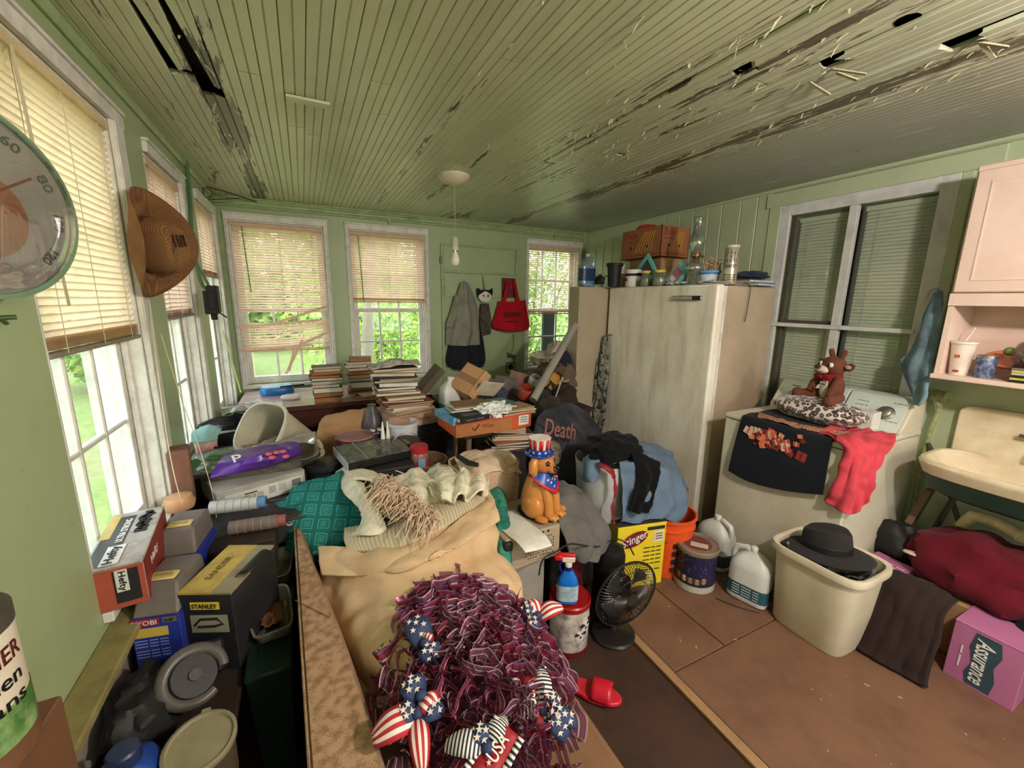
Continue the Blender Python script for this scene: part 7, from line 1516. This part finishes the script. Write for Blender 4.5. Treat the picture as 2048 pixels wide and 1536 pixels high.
# bandana
def ban(a,b):
    an=lerp(-1.75,1.75,a)-PI/2; drop=max(0,1-abs(a-.5)*2.6); z=.208-b*(.018+.075*drop); r=lerp(.052,.072+.012*drop,b); return Vector((r*math.cos(an)*1.0,r*math.sin(an)*1.05-.004,z))
bn_=G('bandana',MB().grid(ban,34,10),MNV,dg,solid=.004)
def bandedge(a,b):
    an=lerp(-1.75,1.75,a)-PI/2; drop=max(0,1-abs(a-.5)*2.6); bb=lerp(.80,1.03,b); z=.208-bb*(.018+.075*drop); r=lerp(.052,.072+.012*drop,bb)+.004; return Vector((r*math.cos(an),r*math.sin(an)*1.05-.004,z))
G('bandana_edge',MB().grid(bandedge,34,3),MRD,bn_,solid=.002)
def star(r,n=5): return [((r if k%2==0 else r*.42)*math.sin(PI*k/n),(r if k%2==0 else r*.42)*math.cos(PI*k/n)) for k in range(2*n)]
for (a,b) in ((.5,.30),(.44,.5),(.56,.45),(.5,.65),(.38,.4),(.62,.35)):
    p=ban(a,b); q=(p-Vector((0,0,p.z))).normalized(); Mx=Matrix.Translation(p+q*.004)@q.to_track_quat('Z','Y').to_matrix().to_4x4(); G('star',MB().prism(star(.008),0,.001,Mx),MWS,bn_,smooth=False)
# hat
hat=G('hat_crown',MB().lathe([(.040,.275),(.041,.30),(.048,.348),(.050,.352),(.044,.352),(.001,.345)],32),MWS); G('hat_brim',MB().lathe([(.001,.272),(.058,.272),(.066,.280),(.066,.286),(.055,.281),(.001,.281)],34),MNV,hat); G('hat_band',MB().lathe([(.0425,.281),(.0445,.305)],32,close=True),MNV,hat)
for k in range(10):
    a0=2*PI*k/10; mb=MB().grid(lambda a,b,a0=a0:Vector(((lerp(.0450,.0500,b))*math.cos(a0+a*.33),(lerp(.0450,.0500,b))*math.sin(a0+a*.33),lerp(.305,.35,b))),4,2); G('red_stripe',mb,MRD,hat,solid=.0015)
    q=Vector((math.cos(a0),math.sin(a0),0)); G('star',MB().prism(star(.008),0,.001,Matrix.Translation(q*.0445+Vector((0,0,.293)))@q.to_track_quat('Z','Y').to_matrix().to_4x4()),MWS,hat,smooth=False)
    G('star',MB().prism(star(.006),0,.001,Matrix.Translation(q*.064+Vector((0,0,.284)))@q.to_track_quat('Z','Y').to_matrix().to_4x4()),MWS,hat,smooth=False)
G('base_plate',MB().lathe([(.001,0),(.085,0),(.088,.005),(.001,.006)],28,Matrix.Diagonal((1,1.1,1,1))),MBLK)
# grey sweater right of case
MGSW=MCLOTH('grey_marl',(112,108,104),(88,84,82),240)
rows=[[P(1110,965,y=1.72),P(1135,968,y=1.74),P(1160,975,y=1.76)],[P(1112,1010,y=1.55),P(1150,1000,y=1.56),P(1190,1010,y=1.62)],[P(1120,1060,y=1.44),P(1165,1055,y=1.44),P(1215,1055,y=1.52)],[P(1135,1100,y=1.40),P(1175,1100,y=1.40),P(1218,1090,y=1.48)],[P(1148,1122,y=1.39),P(1175,1125,y=1.39),P(1198,1118,y=1.43)]]
gs=thing('sweater','grey marl sweater draped down beside the metal case','sweater',(1.1,1.5,.4)); mesh('cloth',sheet(rows,48,50,.022,9,fold=.016,nf=2.5),MGSW,gs,world=True,solid=.010)
solo('suitcase','black suitcase under the grey sweater','suitcase',MB().bb((-.12,-.13,0),(.12,.13,.52)),MDKM,loc=(1.12,1.68,0),bev=.02,bseg=3,smooth=True)
solo('cloth','dark maroon cloth hanging behind the red tin','cloth',sheet([[(1.06,1.50,.36),(1.11,1.505,.37),(1.16,1.52,.36)],[(1.06,1.485,.2),(1.11,1.49,.2),(1.16,1.505,.2)],[(1.06,1.48,.03),(1.11,1.485,.03),(1.16,1.5,.03)]],16,20,.006,14,fold=.006,nf=2),MMAR,solid=.01)
solo('drum','black round drum standing behind the fan','drum',MB().lathe([(.075,0),(.08,.02),(.08,.30),(.07,.335),(.04,.35),(.001,.352)],26),C(30,28,30,.35),loc=(1.33,1.50,0))
# sweatshirt on chair
ch=thing('chair','dark chair hidden under the black sweatshirt','chair',(1.44,2.27,0)); mesh('seat',MB().bb((-.2,-.2,.42),(.2,.2,.45)),MWOODD,ch,bev=.004); mesh('backrest',MB().bb((-.19,.17,.45),(.19,.2,.78)),MWOODD,ch,bev=.004)
for a in (-1,1):
    for b in (-1,1): mesh('leg',MB().bb((a*.17-.02,b*.17-.02,0),(a*.17+.02,b*.17+.02,.42)),MWOODD,ch,smooth=False)
MSWT=M('faded_black_sweat',(40,40,50),.95,(96,98,104),5,.45,.3,200)
sw=thing('sweatshirt','black sweatshirt with Death lettering and animal print over the chair','sweatshirt',(1.25,2.1,.8))
rows=[[P(1110,812,y=2.35),P(1140,806,y=2.38),P(1175,825,y=2.38)],[P(1080,828,y=2.22),P(1130,832,y=2.25),P(1205,870,y=2.28)],[P(1068,865,y=2.12),P(1125,870,y=2.10),P(1208,905,y=2.18)],[P(1068,920,y=2.05),P(1115,930,y=2.02),P(1180,945,y=2.08)],[P(1100,1000,y=1.98),P(1130,1005,y=1.97),P(1175,1000,y=2.02)]]
mesh('cloth',sheet(rows,48,44,.014,7,fold=.006,nf=2),MSWT,sw,world=True,solid=.012)
o_=P(1116,858,y=2.045); text('Death',sw,C(130,84,78,.8,bump=0),o_,(1,.0,-.28),(.22,.25,1),.23,.10,world=True,off=.03)
e=mesh('animal_print',MB().ell((0,0,0),(.055,.004,.07),22,12,None,lambda d:d*(1+.15*nz(d.x*5,d.z*5,d.y))),M('wolf_print',(120,108,88),.9,(50,46,38),40,1.,.3),sw); e.location=wm(sw).inverted()@P(1108,905,y=1.995); e.rotation_euler=(-.35,0,.0)
# ================================================================ corner pile by the last window
MIXC=[(74,66,60),(120,100,84),(44,50,70),(170,150,126),(96,80,66),(190,176,156),(60,50,46),(110,84,64),(214,200,186),(50,60,52)]
R3_=random.Random(77)
hp_=thing('shelf_unit','dark crate under the heap by the last window','crate',(1.78,3.1,0)); mesh('body',MB().bb((1.60,2.93,.767),(2.03,3.43,.86)),MWOODD,hp_,world=True,smooth=False)
hp_.location=(1.8,3.15,.767); mesh_=hp_.children[0]; mesh_.data.transform(Matrix.Translation((1.78-1.8,3.1-3.15,-.767)))
pos=[(1078,762,2.95,.13,.08),(1100,745,3.0,.14,.10),(1120,725,3.05,.12,.10),(1088,720,3.1,.13,.08),(1115,700,3.15,.11,.08),(1130,760,2.9,.10,.12),(1105,780,2.85,.12,.09),(1072,792,2.72,.10,.06),(1128,800,2.75,.11,.12),(1095,808,2.68,.11,.08)]
labs=['grey brown cloth low in the corner heap','brown canvas bag in the corner heap','navy printed cloth in the corner heap by the pipe','cream paper bundle high in the corner heap','pale cloth cap on top of the corner heap','brown cloth at the cabinet edge of the corner heap','dark cloth bundle below the navy cloth','olive bundle left of the grey pipe foot','black bag at the base beside the tall cabinet','brown rag at the base of the corner heap']
cols_=[4,7,2,5,8,1,6,9,6,0]
for k,(u,v,y,r,h) in enumerate(pos):
    c=P(u,v,y=y); wsolo('bundle',labs[k],'bundle',MB().ell(c,(r,r*.8,h),30,16,None,heapfn(40+k*3,.35,.05,9)),MCLOTH('heap_cloth_%d'%k,MIXC[cols_[k]],None,200,da=.6))
for k in range(14):
    u,v,y=R3_.uniform(1065,1130),R3_.uniform(705,800),R3_.uniform(2.78,3.0); i=R3_.randrange(len(MIXC)); s=R3_.uniform(.10,.2)
    t=tilted('paper_scrap',('%s paper in the corner heap, piece %s'%(['grey','tan','slate','beige','brown','cream','dark','umber','white','olive'][i],['lowest left','beside the pipe','behind the pipe','under the cap','near the window','near the cabinet','left of the yellow card','right of the yellow card','above the red bowl','on the navy cloth','on the canvas bag','by the white rod','at the very back','on the olive bundle'][k])),'paper',u,v,y,(s,s*.7,.004),(R3_.uniform(-1,1),R3_.uniform(-1,1),R3_.uniform(0,3)),C(*MIXC[i],.8))
tilted('card','mustard yellow card wedged behind the white rod','card',1110,765,2.78,(.13,.006,.13),(.2,.5,.1),C(190,140,50))
solo('bucket_stand','dark carton filling the gap under the corner heap','box',MB().bb((-.22,-.25,0),(.2,.2,.5)),MWOODD,loc=(1.75,3.1,0),smooth=False)
pa,pb2=P(1150,650,y=2.86),P(1066,800,y=2.55)
gp=thing('pipe','long grey round plastic pipe leaning against the tall cabinet','pipe',pb2); mesh('tube',MB().lathe([(.030,0),(.030,(pa-pb2).length),(.026,(pa-pb2).length),(.026,0)],22,Matrix.Translation(pb2)@(pa-pb2).to_track_quat('Z','Y').to_matrix().to_4x4(),close=False),C(150,146,136,.35),gp,world=True)
wsolo('rod','thin white rod leaning in front of the corner heap','rod',MB().tube([P(1126,752,y=2.74),P(1103,818,y=2.62)],.005,6),C(200,190,180))
solo('dark_board','black board standing outside the lower sash of the last window','board',MB().bb((-.09,-.01,0),(.09,.01,2.0)),C(40,40,46),loc=(P(1098,660,y=4.42).x,4.42,GZ),smooth=False)
# ================================================================ sofa, pillows, wreath
def sofamat():
    m,nt,b=newmat('woven_brown_upholstery'); v=coords(nt,rnd=False)
    w1=noisef(nt,coords(nt,(40,40,520),rnd=False),1,1,.4); w2=noisef(nt,coords(nt,(380,260,20),rnd=False),1,3,.6)
    mm=N(nt,'ShaderNodeMath',operation='ADD'); nt.links.new(w1,mm.inputs[0]); nt.links.new(w2,mm.inputs[1])
    c=ramp(nt,mm.outputs[0],[(.7,(124,94,68)),(1.0,(148,114,84)),(1.3,(170,138,106))]); nt.links.new(c,b.inputs['Base Color']); b.inputs['Roughness'].default_value=.9; bumpn(nt,b,mm.outputs[0],.4,.002); return m
MSOFA=sofamat(); MSEAT=M('brown_vinyl_seat',(124,92,66),.55,(84,60,44),6,.6,.2)
so=thing('sofa','old brown woven fabric sofa filling the foreground','sofa',(.32,1.1,0))
z0=.60
A=[P(585,1016,z=z0),P(590,1120,z=z0),P(600,1300,z=z0),P(614,1536,z=z0)]; Bq=[P(600,1040,z=z0),P(634,1132,z=z0),P(700,1300,z=z0),P(775,1536,z=z0)]
A.append(A[-1]+(A[-1]-A[-2])*1.6); Bq.append(Bq[-1]+(Bq[-1]-Bq[-2])*1.6)
Ar,Br=resample(A,18),resample(Bq,18); vs=[];fs=[]
for p,q in zip(Ar,Br):
    m_=(p+q)/2
    vs+=[Vector((p.x-.01,p.y,.12)),Vector((p.x,p.y,z0-.02)),Vector((p.x+.012,p.y,z0)),Vector((q.x-.012,q.y,z0)),Vector((q.x,q.y,z0-.02)),Vector((q.x+.01,q.y,.12))]
n=6
for i in range(17):
    for k in range(5): fs.append((i*n+k,i*n+k+1,(i+1)*n+k+1,(i+1)*n+k))
    fs.append((i*n+5,i*n,(i+1)*n,(i+1)*n+5))
fs+=[tuple(range(5,-1,-1)),tuple(17*n+k for k in range(6))]
mesh('backrest',MB().add(vs,fs),MSOFA,so,world=True,ang=50)
mesh('seat',MB().bb((.0,.2,.14),(.69,2.05,.345)),MSEAT,so,world=True,bev=.018,bseg=3)
for y in (.3,1.95):
    for x in (.03,.64): mesh('leg',MB().bb((x-.03,y-.03,0),(x+.03,y+.03,.14)),MWOODD,so,world=True,smooth=False)
mesh('seam',MB().tube([P(590,1200,z=z0+.004),P(640,1225,z=z0+.004),P(662,1236,z=z0+.0)],.0014,5),C(112,84,60),so,world=True)
mesh('piping',MB().tube([p+Vector((.004,0,.001)) for p in Ar],.003,5),MSOFA,so,world=True)
# teal pillow
def tealmat():
    m,nt,b=newmat('teal_print_cloth'); v=coords(nt,(15,15,15),rnd=False)
    rot=N(nt,'ShaderNodeMapping'); rot.inputs['Rotation'].default_value=(0,0,.5); nt.links.new(v,rot.inputs[0])
    s=N(nt,'ShaderNodeSeparateXYZ'); nt.links.new(rot.outputs[0],s.inputs[0])
    def cell(o):
        f=N(nt,'ShaderNodeMath',operation='FRACT'); nt.links.new(o,f.inputs[0]); a=N(nt,'ShaderNodeMath',operation='SUBTRACT',i_1=.5); nt.links.new(f.outputs[0],a.inputs[0]); c=N(nt,'ShaderNodeMath',operation='ABSOLUTE'); nt.links.new(a.outputs[0],c.inputs[0]); return c.outputs[0]
    mx=N(nt,'ShaderNodeMath',operation='MAXIMUM'); nt.links.new(cell(s.outputs['X']),mx.inputs[0]); nt.links.new(cell(s.outputs['Y']),mx.inputs[1])
    c=ramp(nt,mx.outputs[0],[(0,(56,136,128)),(.08,(36,116,110)),(.15,(66,142,134)),(.19,(30,106,100)),(.29,(70,144,136)),(.36,(28,104,98)),(1,(28,104,98))],'CONSTANT')
    nt.links.new(c,b.inputs['Base Color']); b.inputs['Roughness'].default_value=.85; b.inputs['Specular IOR Level'].default_value=.2; return m
MTL=tealmat()
tp=thing('pillow','teal print pillow propped at the far left of the sofa','pillow',(.06,1.98,.58),rz=.25,rx=.55,ry=-.1)
mesh('cushion',pillow(MB(),.46,.42,.17,I4(),2.8,.03,2),MTL,tp)
tp2=thing('pillow','green teal pillow under the khaki one at the right','pillow',(.50,1.62,.48),rz=-.25,rx=.3,ry=.12)
mesh('cushion',pillow(MB(),.50,.66,.15,I4(),2.8,.03,6),M('green_paisley',(26,100,84),.9,(80,160,140),26,.8,.1),tp2)
# khaki cushions
MKH=MCLOTH('khaki_canvas',(214,186,148),(200,170,132),300,.95,(170,130,90),.5)
def tickmat():
    m,nt,b=newmat('ticking_stripe'); t=N(nt,'ShaderNodeUVMap'); s=N(nt,'ShaderNodeSeparateXYZ'); nt.links.new(t.outputs[0],s.inputs[0])
    ml=N(nt,'ShaderNodeMath',operation='MULTIPLY',i_1=42.); nt.links.new(s.outputs['X'],ml.inputs[0]); f=N(nt,'ShaderNodeMath',operation='FRACT'); nt.links.new(ml.outputs[0],f.inputs[0])
    c=ramp(nt,f.outputs[0],[(0,(206,190,156)),(.4,(206,190,156)),(.5,(116,114,106)),(.62,(206,190,156)),(.8,(136,130,118)),(.86,(206,190,156))],'CONSTANT'); nt.links.new(c,b.inputs['Base Color']); b.inputs['Roughness'].default_value=.95; return m
MTK=tickmat()
kc=thing('pillow','large khaki canvas pillow slipping out of its cover under the wreath','pillow',(.36,1.35,.5))
ZP=lambda u,v,z: P(u,v,z=z)
# upper slab: from the striped ticking down over the front
rows=[[ZP(700,1100,.60),ZP(800,1085,.65),ZP(900,1030,.68),ZP(975,985,.66)],
 [ZP(645,1098,.58),ZP(760,1118,.65),ZP(880,1075,.68),ZP(985,1000,.65)],
 [ZP(642,1125,.54),ZP(750,1150,.63),ZP(880,1110,.66),ZP(995,1040,.62)],
 [ZP(645,1162,.50),ZP(755,1185,.60),ZP(880,1155,.62),ZP(1010,1080,.56)],
 [ZP(658,1240,.46),ZP(770,1250,.62),ZP(890,1220,.64),ZP(1030,1140,.50)],
 [ZP(690,1330,.38),ZP(800,1345,.58),ZP(900,1320,.58),ZP(1045,1230,.42)],
 [ZP(735,1420,.35),ZP(830,1440,.40),ZP(920,1420,.42),ZP(1060,1330,.38)]]
mesh('cover',sheet(rows,70,70,.03,6,seed=3,fold=.008,nf=1.5),MKH,kc,world=True,solid=.006)
# fold band / hem of the pillowcase
rows=[[ZP(636,1092,.612),ZP(700,1100,.625),ZP(790,1115,.66),ZP(880,1070,.69),ZP(985,992,.69)],[ZP(640,1120,.60),ZP(715,1135,.615),ZP(790,1138,.655),ZP(900,1095,.685),ZP(992,1020,.68)],[ZP(646,1152,.58),ZP(720,1156,.60),ZP(790,1140,.64),ZP(905,1100,.675),ZP(1000,1040,.665)]]
mesh('hem',sheet(rows,64,22,.012,11,seed=9,fold=.006,nf=3),MKH,kc,world=True,solid=.010)
mesh('hem_stitch',MB().tube(resample([ZP(648,1150,.592),ZP(720,1152,.612),ZP(780,1140,.64)],20),.002,5),C(160,124,80),kc,world=True)
mesh('stuffing',MB().hexa([(.03,1.0,.35),(.62,1.0,.35),(.74,1.62,.35),(.05,1.62,.35),(.06,1.08,.42),(.58,1.08,.46),(.70,1.60,.62),(.06,1.58,.56)]),MKH,kc,world=True,bev=.04,bseg=3)
sp2=thing('pillow','striped ticking pillow showing inside the khaki cover','pillow',(.45,1.62,.6))
rows=[[ZP(690,1060,.60),ZP(780,1040,.64),ZP(870,995,.66),ZP(950,960,.66)],[ZP(690,1085,.62),ZP(790,1065,.68),ZP(885,1020,.71),ZP(962,985,.69)],[ZP(700,1105,.62),ZP(800,1095,.67),ZP(890,1055,.69),ZP(972,1010,.68)]]
mesh('ticking',sheet(rows,60,22,.005,7),MTK,sp2,world=True,solid=.02)
rows=[[ZP(968,940,.66),ZP(985,945,.67),ZP(996,965,.64)],[ZP(978,985,.66),ZP(998,990,.66),ZP(1008,1005,.61)],[ZP(990,1035,.62),ZP(1010,1045,.61),ZP(1018,1060,.56)],[ZP(998,1090,.57),ZP(1014,1100,.55),ZP(1020,1115,.50)],[ZP(1000,1125,.52),ZP(1012,1130,.50),ZP(1018,1140,.46)]]
mesh('pillow_side',sheet(rows,22,50,.012,14,fold=.004,nf=1.5),bpy.data.materials['green_paisley'],tp2,world=True,solid=.02)
# floral cloth and fringe
MFLO=M('floral_cloth',(230,220,196),.95,(120,150,120),34,.5,.25,200)
fl=thing('blanket','cream floral cloth crumpled across the pillows','cloth',(.35,1.9,.65))
S3=lambda rows,**k: sheet([[P(u,v,z=z) for (u,v,z) in r] for r in rows],**k)
mesh('left_fold',S3([[(672,945,.69),(690,935,.73),(712,945,.72)],[(690,985,.70),(712,970,.745),(735,985,.74)],[(725,1030,.68),(742,1015,.73),(765,1035,.71)],[(700,1072,.63),(735,1070,.68),(775,1070,.66)]],nu=26,nv=40,amp=.012,fs=12),MFLO,fl,world=True,solid=.008)
mesh('left_band',S3([[(690,940,.74),(730,940,.75),(770,955,.74)],[(700,960,.745),(740,962,.76),(775,978,.75)]],nu=24,nv=10,amp=.008,fs=14),MFLO,fl,world=True,solid=.012)
mesh('middle',S3([[(720,960,.68),(800,945,.70),(880,930,.70)],[(720,990,.69),(800,975,.73),(885,955,.72)],[(725,1040,.67),(800,1030,.70),(890,1000,.70)]],nu=44,nv=30,amp=.03,fs=13,fold=.012,nf=3),MFLO,fl,world=True,solid=.008)
mesh('right_fold',S3([[(860,945,.70),(910,925,.72),(955,925,.71),(978,945,.70)],[(865,975,.72),(905,960,.77),(945,955,.76),(978,965,.73)],[(875,1005,.70),(905,1000,.75),(945,990,.74),(980,985,.71)]],nu=44,nv=26,amp=.03,fs=16,fold=.02,nf=3.5),MFLO,fl,world=True,solid=.008)
mb=MB(); rnd=random.Random(6)
for k in range(520):
    t_=rnd.random(); u=lerp(765,860,t_)+rnd.gauss(0,10); v=lerp(962,1030,t_)+rnd.gauss(0,10); 
    base=P(u,v,z=.775-.03*t_+rnd.uniform(-.02,.02)); ang_=rnd.choice((1,1,-1,.4))
    d=Vector((rnd.gauss(-.035,.035),rnd.gauss(-.06,.03),rnd.uniform(-.04,-.005)))
    m1=base+d*.5+Vector((rnd.gauss(0,.008),rnd.gauss(0,.008),.012)); mb.tube([base,m1,base+d],[.0028,.0026,.0016],4,cap=False)
mesh('fringe',mb,MCLOTH('pinkish_fringe',(226,200,174),(200,170,146)),fl,kind='stuff',world=True)
# wreath
def meshmat(name,c1,c2,gl):
    m,nt,b=newmat(name); nt.nodes.remove(b); o=nt.nodes['Material Output']; t=N(nt,'ShaderNodeUVMap'); s=N(nt,'ShaderNodeSeparateXYZ'); nt.links.new(t.outputs[0],s.inputs[0])
    def fr(o_,k):
        ml=N(nt,'ShaderNodeMath',operation='MULTIPLY',i_1=k); nt.links.new(o_,ml.inputs[0]); f=N(nt,'ShaderNodeMath',operation='FRACT'); nt.links.new(ml.outputs[0],f.inputs[0]); return f.outputs[0]
    fy_=fr(s.outputs['Y'],9.)
    col=ramp(nt,s.outputs['Y'],[(0,c2),(.10,c2),(.14,c1),(.42,c1),(.46,(226,210,206)),(.56,c1),(.86,c1),(.9,c2)],'CONSTANT')
    d=N(nt,'ShaderNodeBsdfDiffuse'); g=N(nt,'ShaderNodeBsdfGlossy'); g.inputs['Roughness'].default_value=.25; nt.links.new(col,d.inputs[0]); nt.links.new(col,g.inputs[0])
    m1=N(nt,'ShaderNodeMixShader',i_0=gl); nt.links.new(d.outputs[0],m1.inputs[1]); nt.links.new(g.outputs[0],m1.inputs[2])
    tr=N(nt,'ShaderNodeBsdfTransparent'); m2=N(nt,'ShaderNodeMixShader')
    gap=N(nt,'ShaderNodeMath',operation='LESS_THAN',i_1=.22); nt.links.new(fy_,gap.inputs[0]); nt.links.new(gap.outputs[0],m2.inputs[0]); nt.links.new(m1.outputs[0],m2.inputs[1]); nt.links.new(tr.outputs[0],m2.inputs[2]); nt.links.new(m2.outputs[0],o.inputs[0]); return m
MW1=meshmat('maroon_deco_mesh',(156,54,80),(128,98,138),.3); MW2=meshmat('purple_deco_mesh',(136,82,116),(214,180,188),.25)
wr_=thing('wreath','patriotic maroon and purple mesh ribbon wreath with flag bows','wreath',(.33,.93,.42))
WC=Vector((.35,.955,.475)); RX,RY=.235,.36
def dome(a,b_):      # a,b in -1..1 inside the unit disc -> surface point and normal
    r2=min(a*a+b_*b_,1); h=.175*math.sqrt(max(0,1-r2))+.02; p=WC+Vector((a*RX,b_*RY,h)); n=Vector((a*.75,b_*.6,max(.15,math.sqrt(max(0,1-r2))))).normalized(); return p,n
mesh('core',MB().ell(WC+Vector((0,0,-.02)),(RX*.88,RY*.9,.145),30,16,None,lambda d:d if d.z>-.3 else Vector((d.x,d.y,-.3))),C(66,28,52,.9),wr_,world=True)
rnd=random.Random(15)
def curl(mb,p,n,w_,amp,ln,wig,seed,turn=0):
    t=n.orthogonal().normalized(); q=n.cross(t); a0=rnd.uniform(0,6.28); t,q=t*math.cos(a0)+q*math.sin(a0),q*math.cos(a0)-t*math.sin(a0)
    k0=len(mb.v); nu=22
    vs=[];uv=[]
    for i in range(nu):
        s=i/(nu-1); 
        if turn: c=t*(turn*math.cos(s*5.6))+q*(turn*math.sin(s*5.6))*1.1
        else: c=t*(ln*(s-.5))+q*(amp*math.sin(s*wig*2*PI+seed))
        c=c+t*.006*nz(s*3,seed)+q*.006*nz(s*3,seed+5)
        for j in range(6):
            b=j/5; fl=1+.18*b; ed=.006*math.sin(s*19+seed)*b
            vs.append(p+c*fl+n*(b*w_-w_*.45)+(t+q)*ed); uv.append((s,b))
    fs=[(i*6+j,i*6+j+1,(i+1)*6+j+1,(i+1)*6+j) for i in range(nu-1) for j in range(5)]
    mb.add(vs,fs)
    for i,u_ in enumerate(uv): mb.uv[k0+i]=u_
NC=230
for k in range(NC):
    g=PI*(3-5**.5)*k; r=math.sqrt((k+.5)/NC)*1.02; p,n=dome(r*math.cos(g),r*math.sin(g)); mb=MB(); n=(n+Vector((rnd.gauss(0,.3),rnd.gauss(-.25,.3),.55))).normalized()
    curl(mb,p+n*rnd.uniform(-.005,.03)-Vector((0,.012,0)),n,rnd.uniform(.032,.055),rnd.uniform(.018,.03),rnd.uniform(.08,.13),rnd.choice((1,1.25)),k*1.7,turn=rnd.choice((0,.022,.028,.018)))
    mesh('ribbon_curl',mb,MW1 if rnd.random()<.55 else MW2,wr_,world=True)
mbs=MB()
for k in range(900):
    r=math.sqrt(rnd.random()); g=rnd.uniform(0,6.28); p,n=dome(r*math.cos(g),r*math.sin(g)); q=p+n*rnd.uniform(.0,.03); mbs.box(q,(.0028,.0028,.0028),rnd.random(),rnd.random())
mesh('glitter',mbs,C(206,60,70,.15,metal=.6,bump=0),wr_,world=True,kind='stuff',smooth=False)
# flag bows
def starsmat():
    m,nt,b=newmat('star_ribbon'); t=N(nt,'ShaderNodeUVMap'); mp=N(nt,'ShaderNodeMapping'); mp.inputs['Scale'].default_value=(7,5,1); nt.links.new(t.outputs[0],mp.inputs[0]); return m
MSTB=C(44,58,96,.7); MFR=MSTRIPE('flag_stripe_ribbon',[(176,34,44),(226,216,210)],3.5,'Y',.7,'UV'); MZB=MSTRIPE('black_white_edge',[(30,30,40),(224,220,216)],11,'X',.7,'UV'); MRR=C(150,24,40,.6)
def petal(parent,p,d,n,ln,w_,mat,stars=True,name='bow_loop'):
    d=d.normalized(); s=n.cross(d).normalized()
    def fn(a,b):
        wd=w_*(.35+.65*math.sin(PI*min(1,a*.9+.08))**.7); return p+d*(ln*a)+s*(wd*(b-.5))+n*(.028*math.sin(PI*a)-.010*(2*b-1)**2)
    o=mesh(name,MB().grid(fn,14,8),mat,parent,world=True,solid=.0015)
    if stars:
        for (a,b) in ((.25,.5),(.45,.28),(.45,.72),(.62,.5),(.8,.28),(.8,.72)):
            q=fn(a,b)+n*.0025; Mx=Matrix.Translation(q)@n.to_track_quat('Z','Y').to_matrix().to_4x4(); mesh('star',MB().prism(star(.0085),0,.0008,Mx),MWS,o,world=True,smooth=False)
    return o
def bow(u,v,z,dirs):
    p=P(u,v,z=z); n=(EYE-p).normalized(); n=(n+Vector((0,0,1))).normalized(); X_=Vector((1,.2,0)); X_=(X_-n*X_.dot(n)).normalized(); Y_=n.cross(X_)
    for (a,ln,w_,mt) in dirs:
        d=X_*math.cos(a)+Y_*math.sin(a)
        petal(wr_,p,d,n,ln,w_,{'s':MSTB,'f':MFR,'z':MZB,'r':MRR}[mt],mt=='s',name='bow_loop' if mt=='s' else 'bow_tail')
    mesh('bow_knot',MB().ell(p+n*.012,(.014,.014,.012),12,8),MSTB,wr_,world=True)
bow(850,1290,.68,[(1.6,.085,.07,'s'),(-1.5,.05,.06,'s'),(.6,.03,.03,'f')])
bow(842,1395,.665,[(1.9,.055,.06,'s'),(-1.2,.05,.05,'f')])
bow(835,1430,.65,[(3.0,.10,.065,'f'),(-.3,.06,.055,'s'),(-1.9,.10,.045,'f'),(2.6,.05,.05,'s')])
bow(1075,1235,.64,[(1.4,.06,.05,'f'),(1.9,.06,.055,'s'),(-.2,.085,.05,'f'),(3.4,.055,.05,'s')])
bow(1088,1425,.61,[(2.5,.09,.05,'z'),(1.0,.10,.05,'z'),(.1,.05,.05,'s'),(-1.4,.07,.05,'s'),(-.9,.08,.04,'s')])
bow(975,1500,.65,[(2.4,.09,.05,'z'),(.4,.07,.04,'z'),(1.6,.05,.05,'s')])
# red printed ribbon tails
def tail(u,v,z,ang_,ln,w_,txt):
    p=P(u,v,z=z); n=((EYE-p).normalized()+Vector((0,0,.6))).normalized(); X_=Vector((1,.2,0)); X_=(X_-n*X_.dot(n)).normalized(); Y_=n.cross(X_); d=X_*math.cos(ang_)+Y_*math.sin(ang_); s=n.cross(d)
    mesh('bow_tail',MB().grid(lambda a,b:p+d*(ln*(a-.5))+s*(w_*(b-.5))+n*(.004*math.sin(a*9)),16,4),MRR,wr_,world=True,solid=.0015)
    for q in (-1,1): mesh('ribbon_edge',MB().grid(lambda a,b:p+d*(ln*(a-.5))+s*(q*w_*.5+q*.014*b)+n*(.001+.004*math.sin(a*9)),16,2),MZB,wr_,world=True,solid=.0015)
    text(txt,wr_,MTXW,p+d*(ln*.15),d,s,ln*.4,w_*.55,world=True,off=.008)
    for k in range(3): mesh('star',MB().prism(star(.006),0,.0008,Matrix.Translation(p-d*(ln*(.1+.14*k))+n*.007)@n.to_track_quat('Z','Y').to_matrix().to_4x4()),MWS,wr_,world=True,smooth=False)
tail(1062,1410,.625,1.1,.12,.05,'USA'); tail(985,1515,.655,.35,.12,.05,'USA')
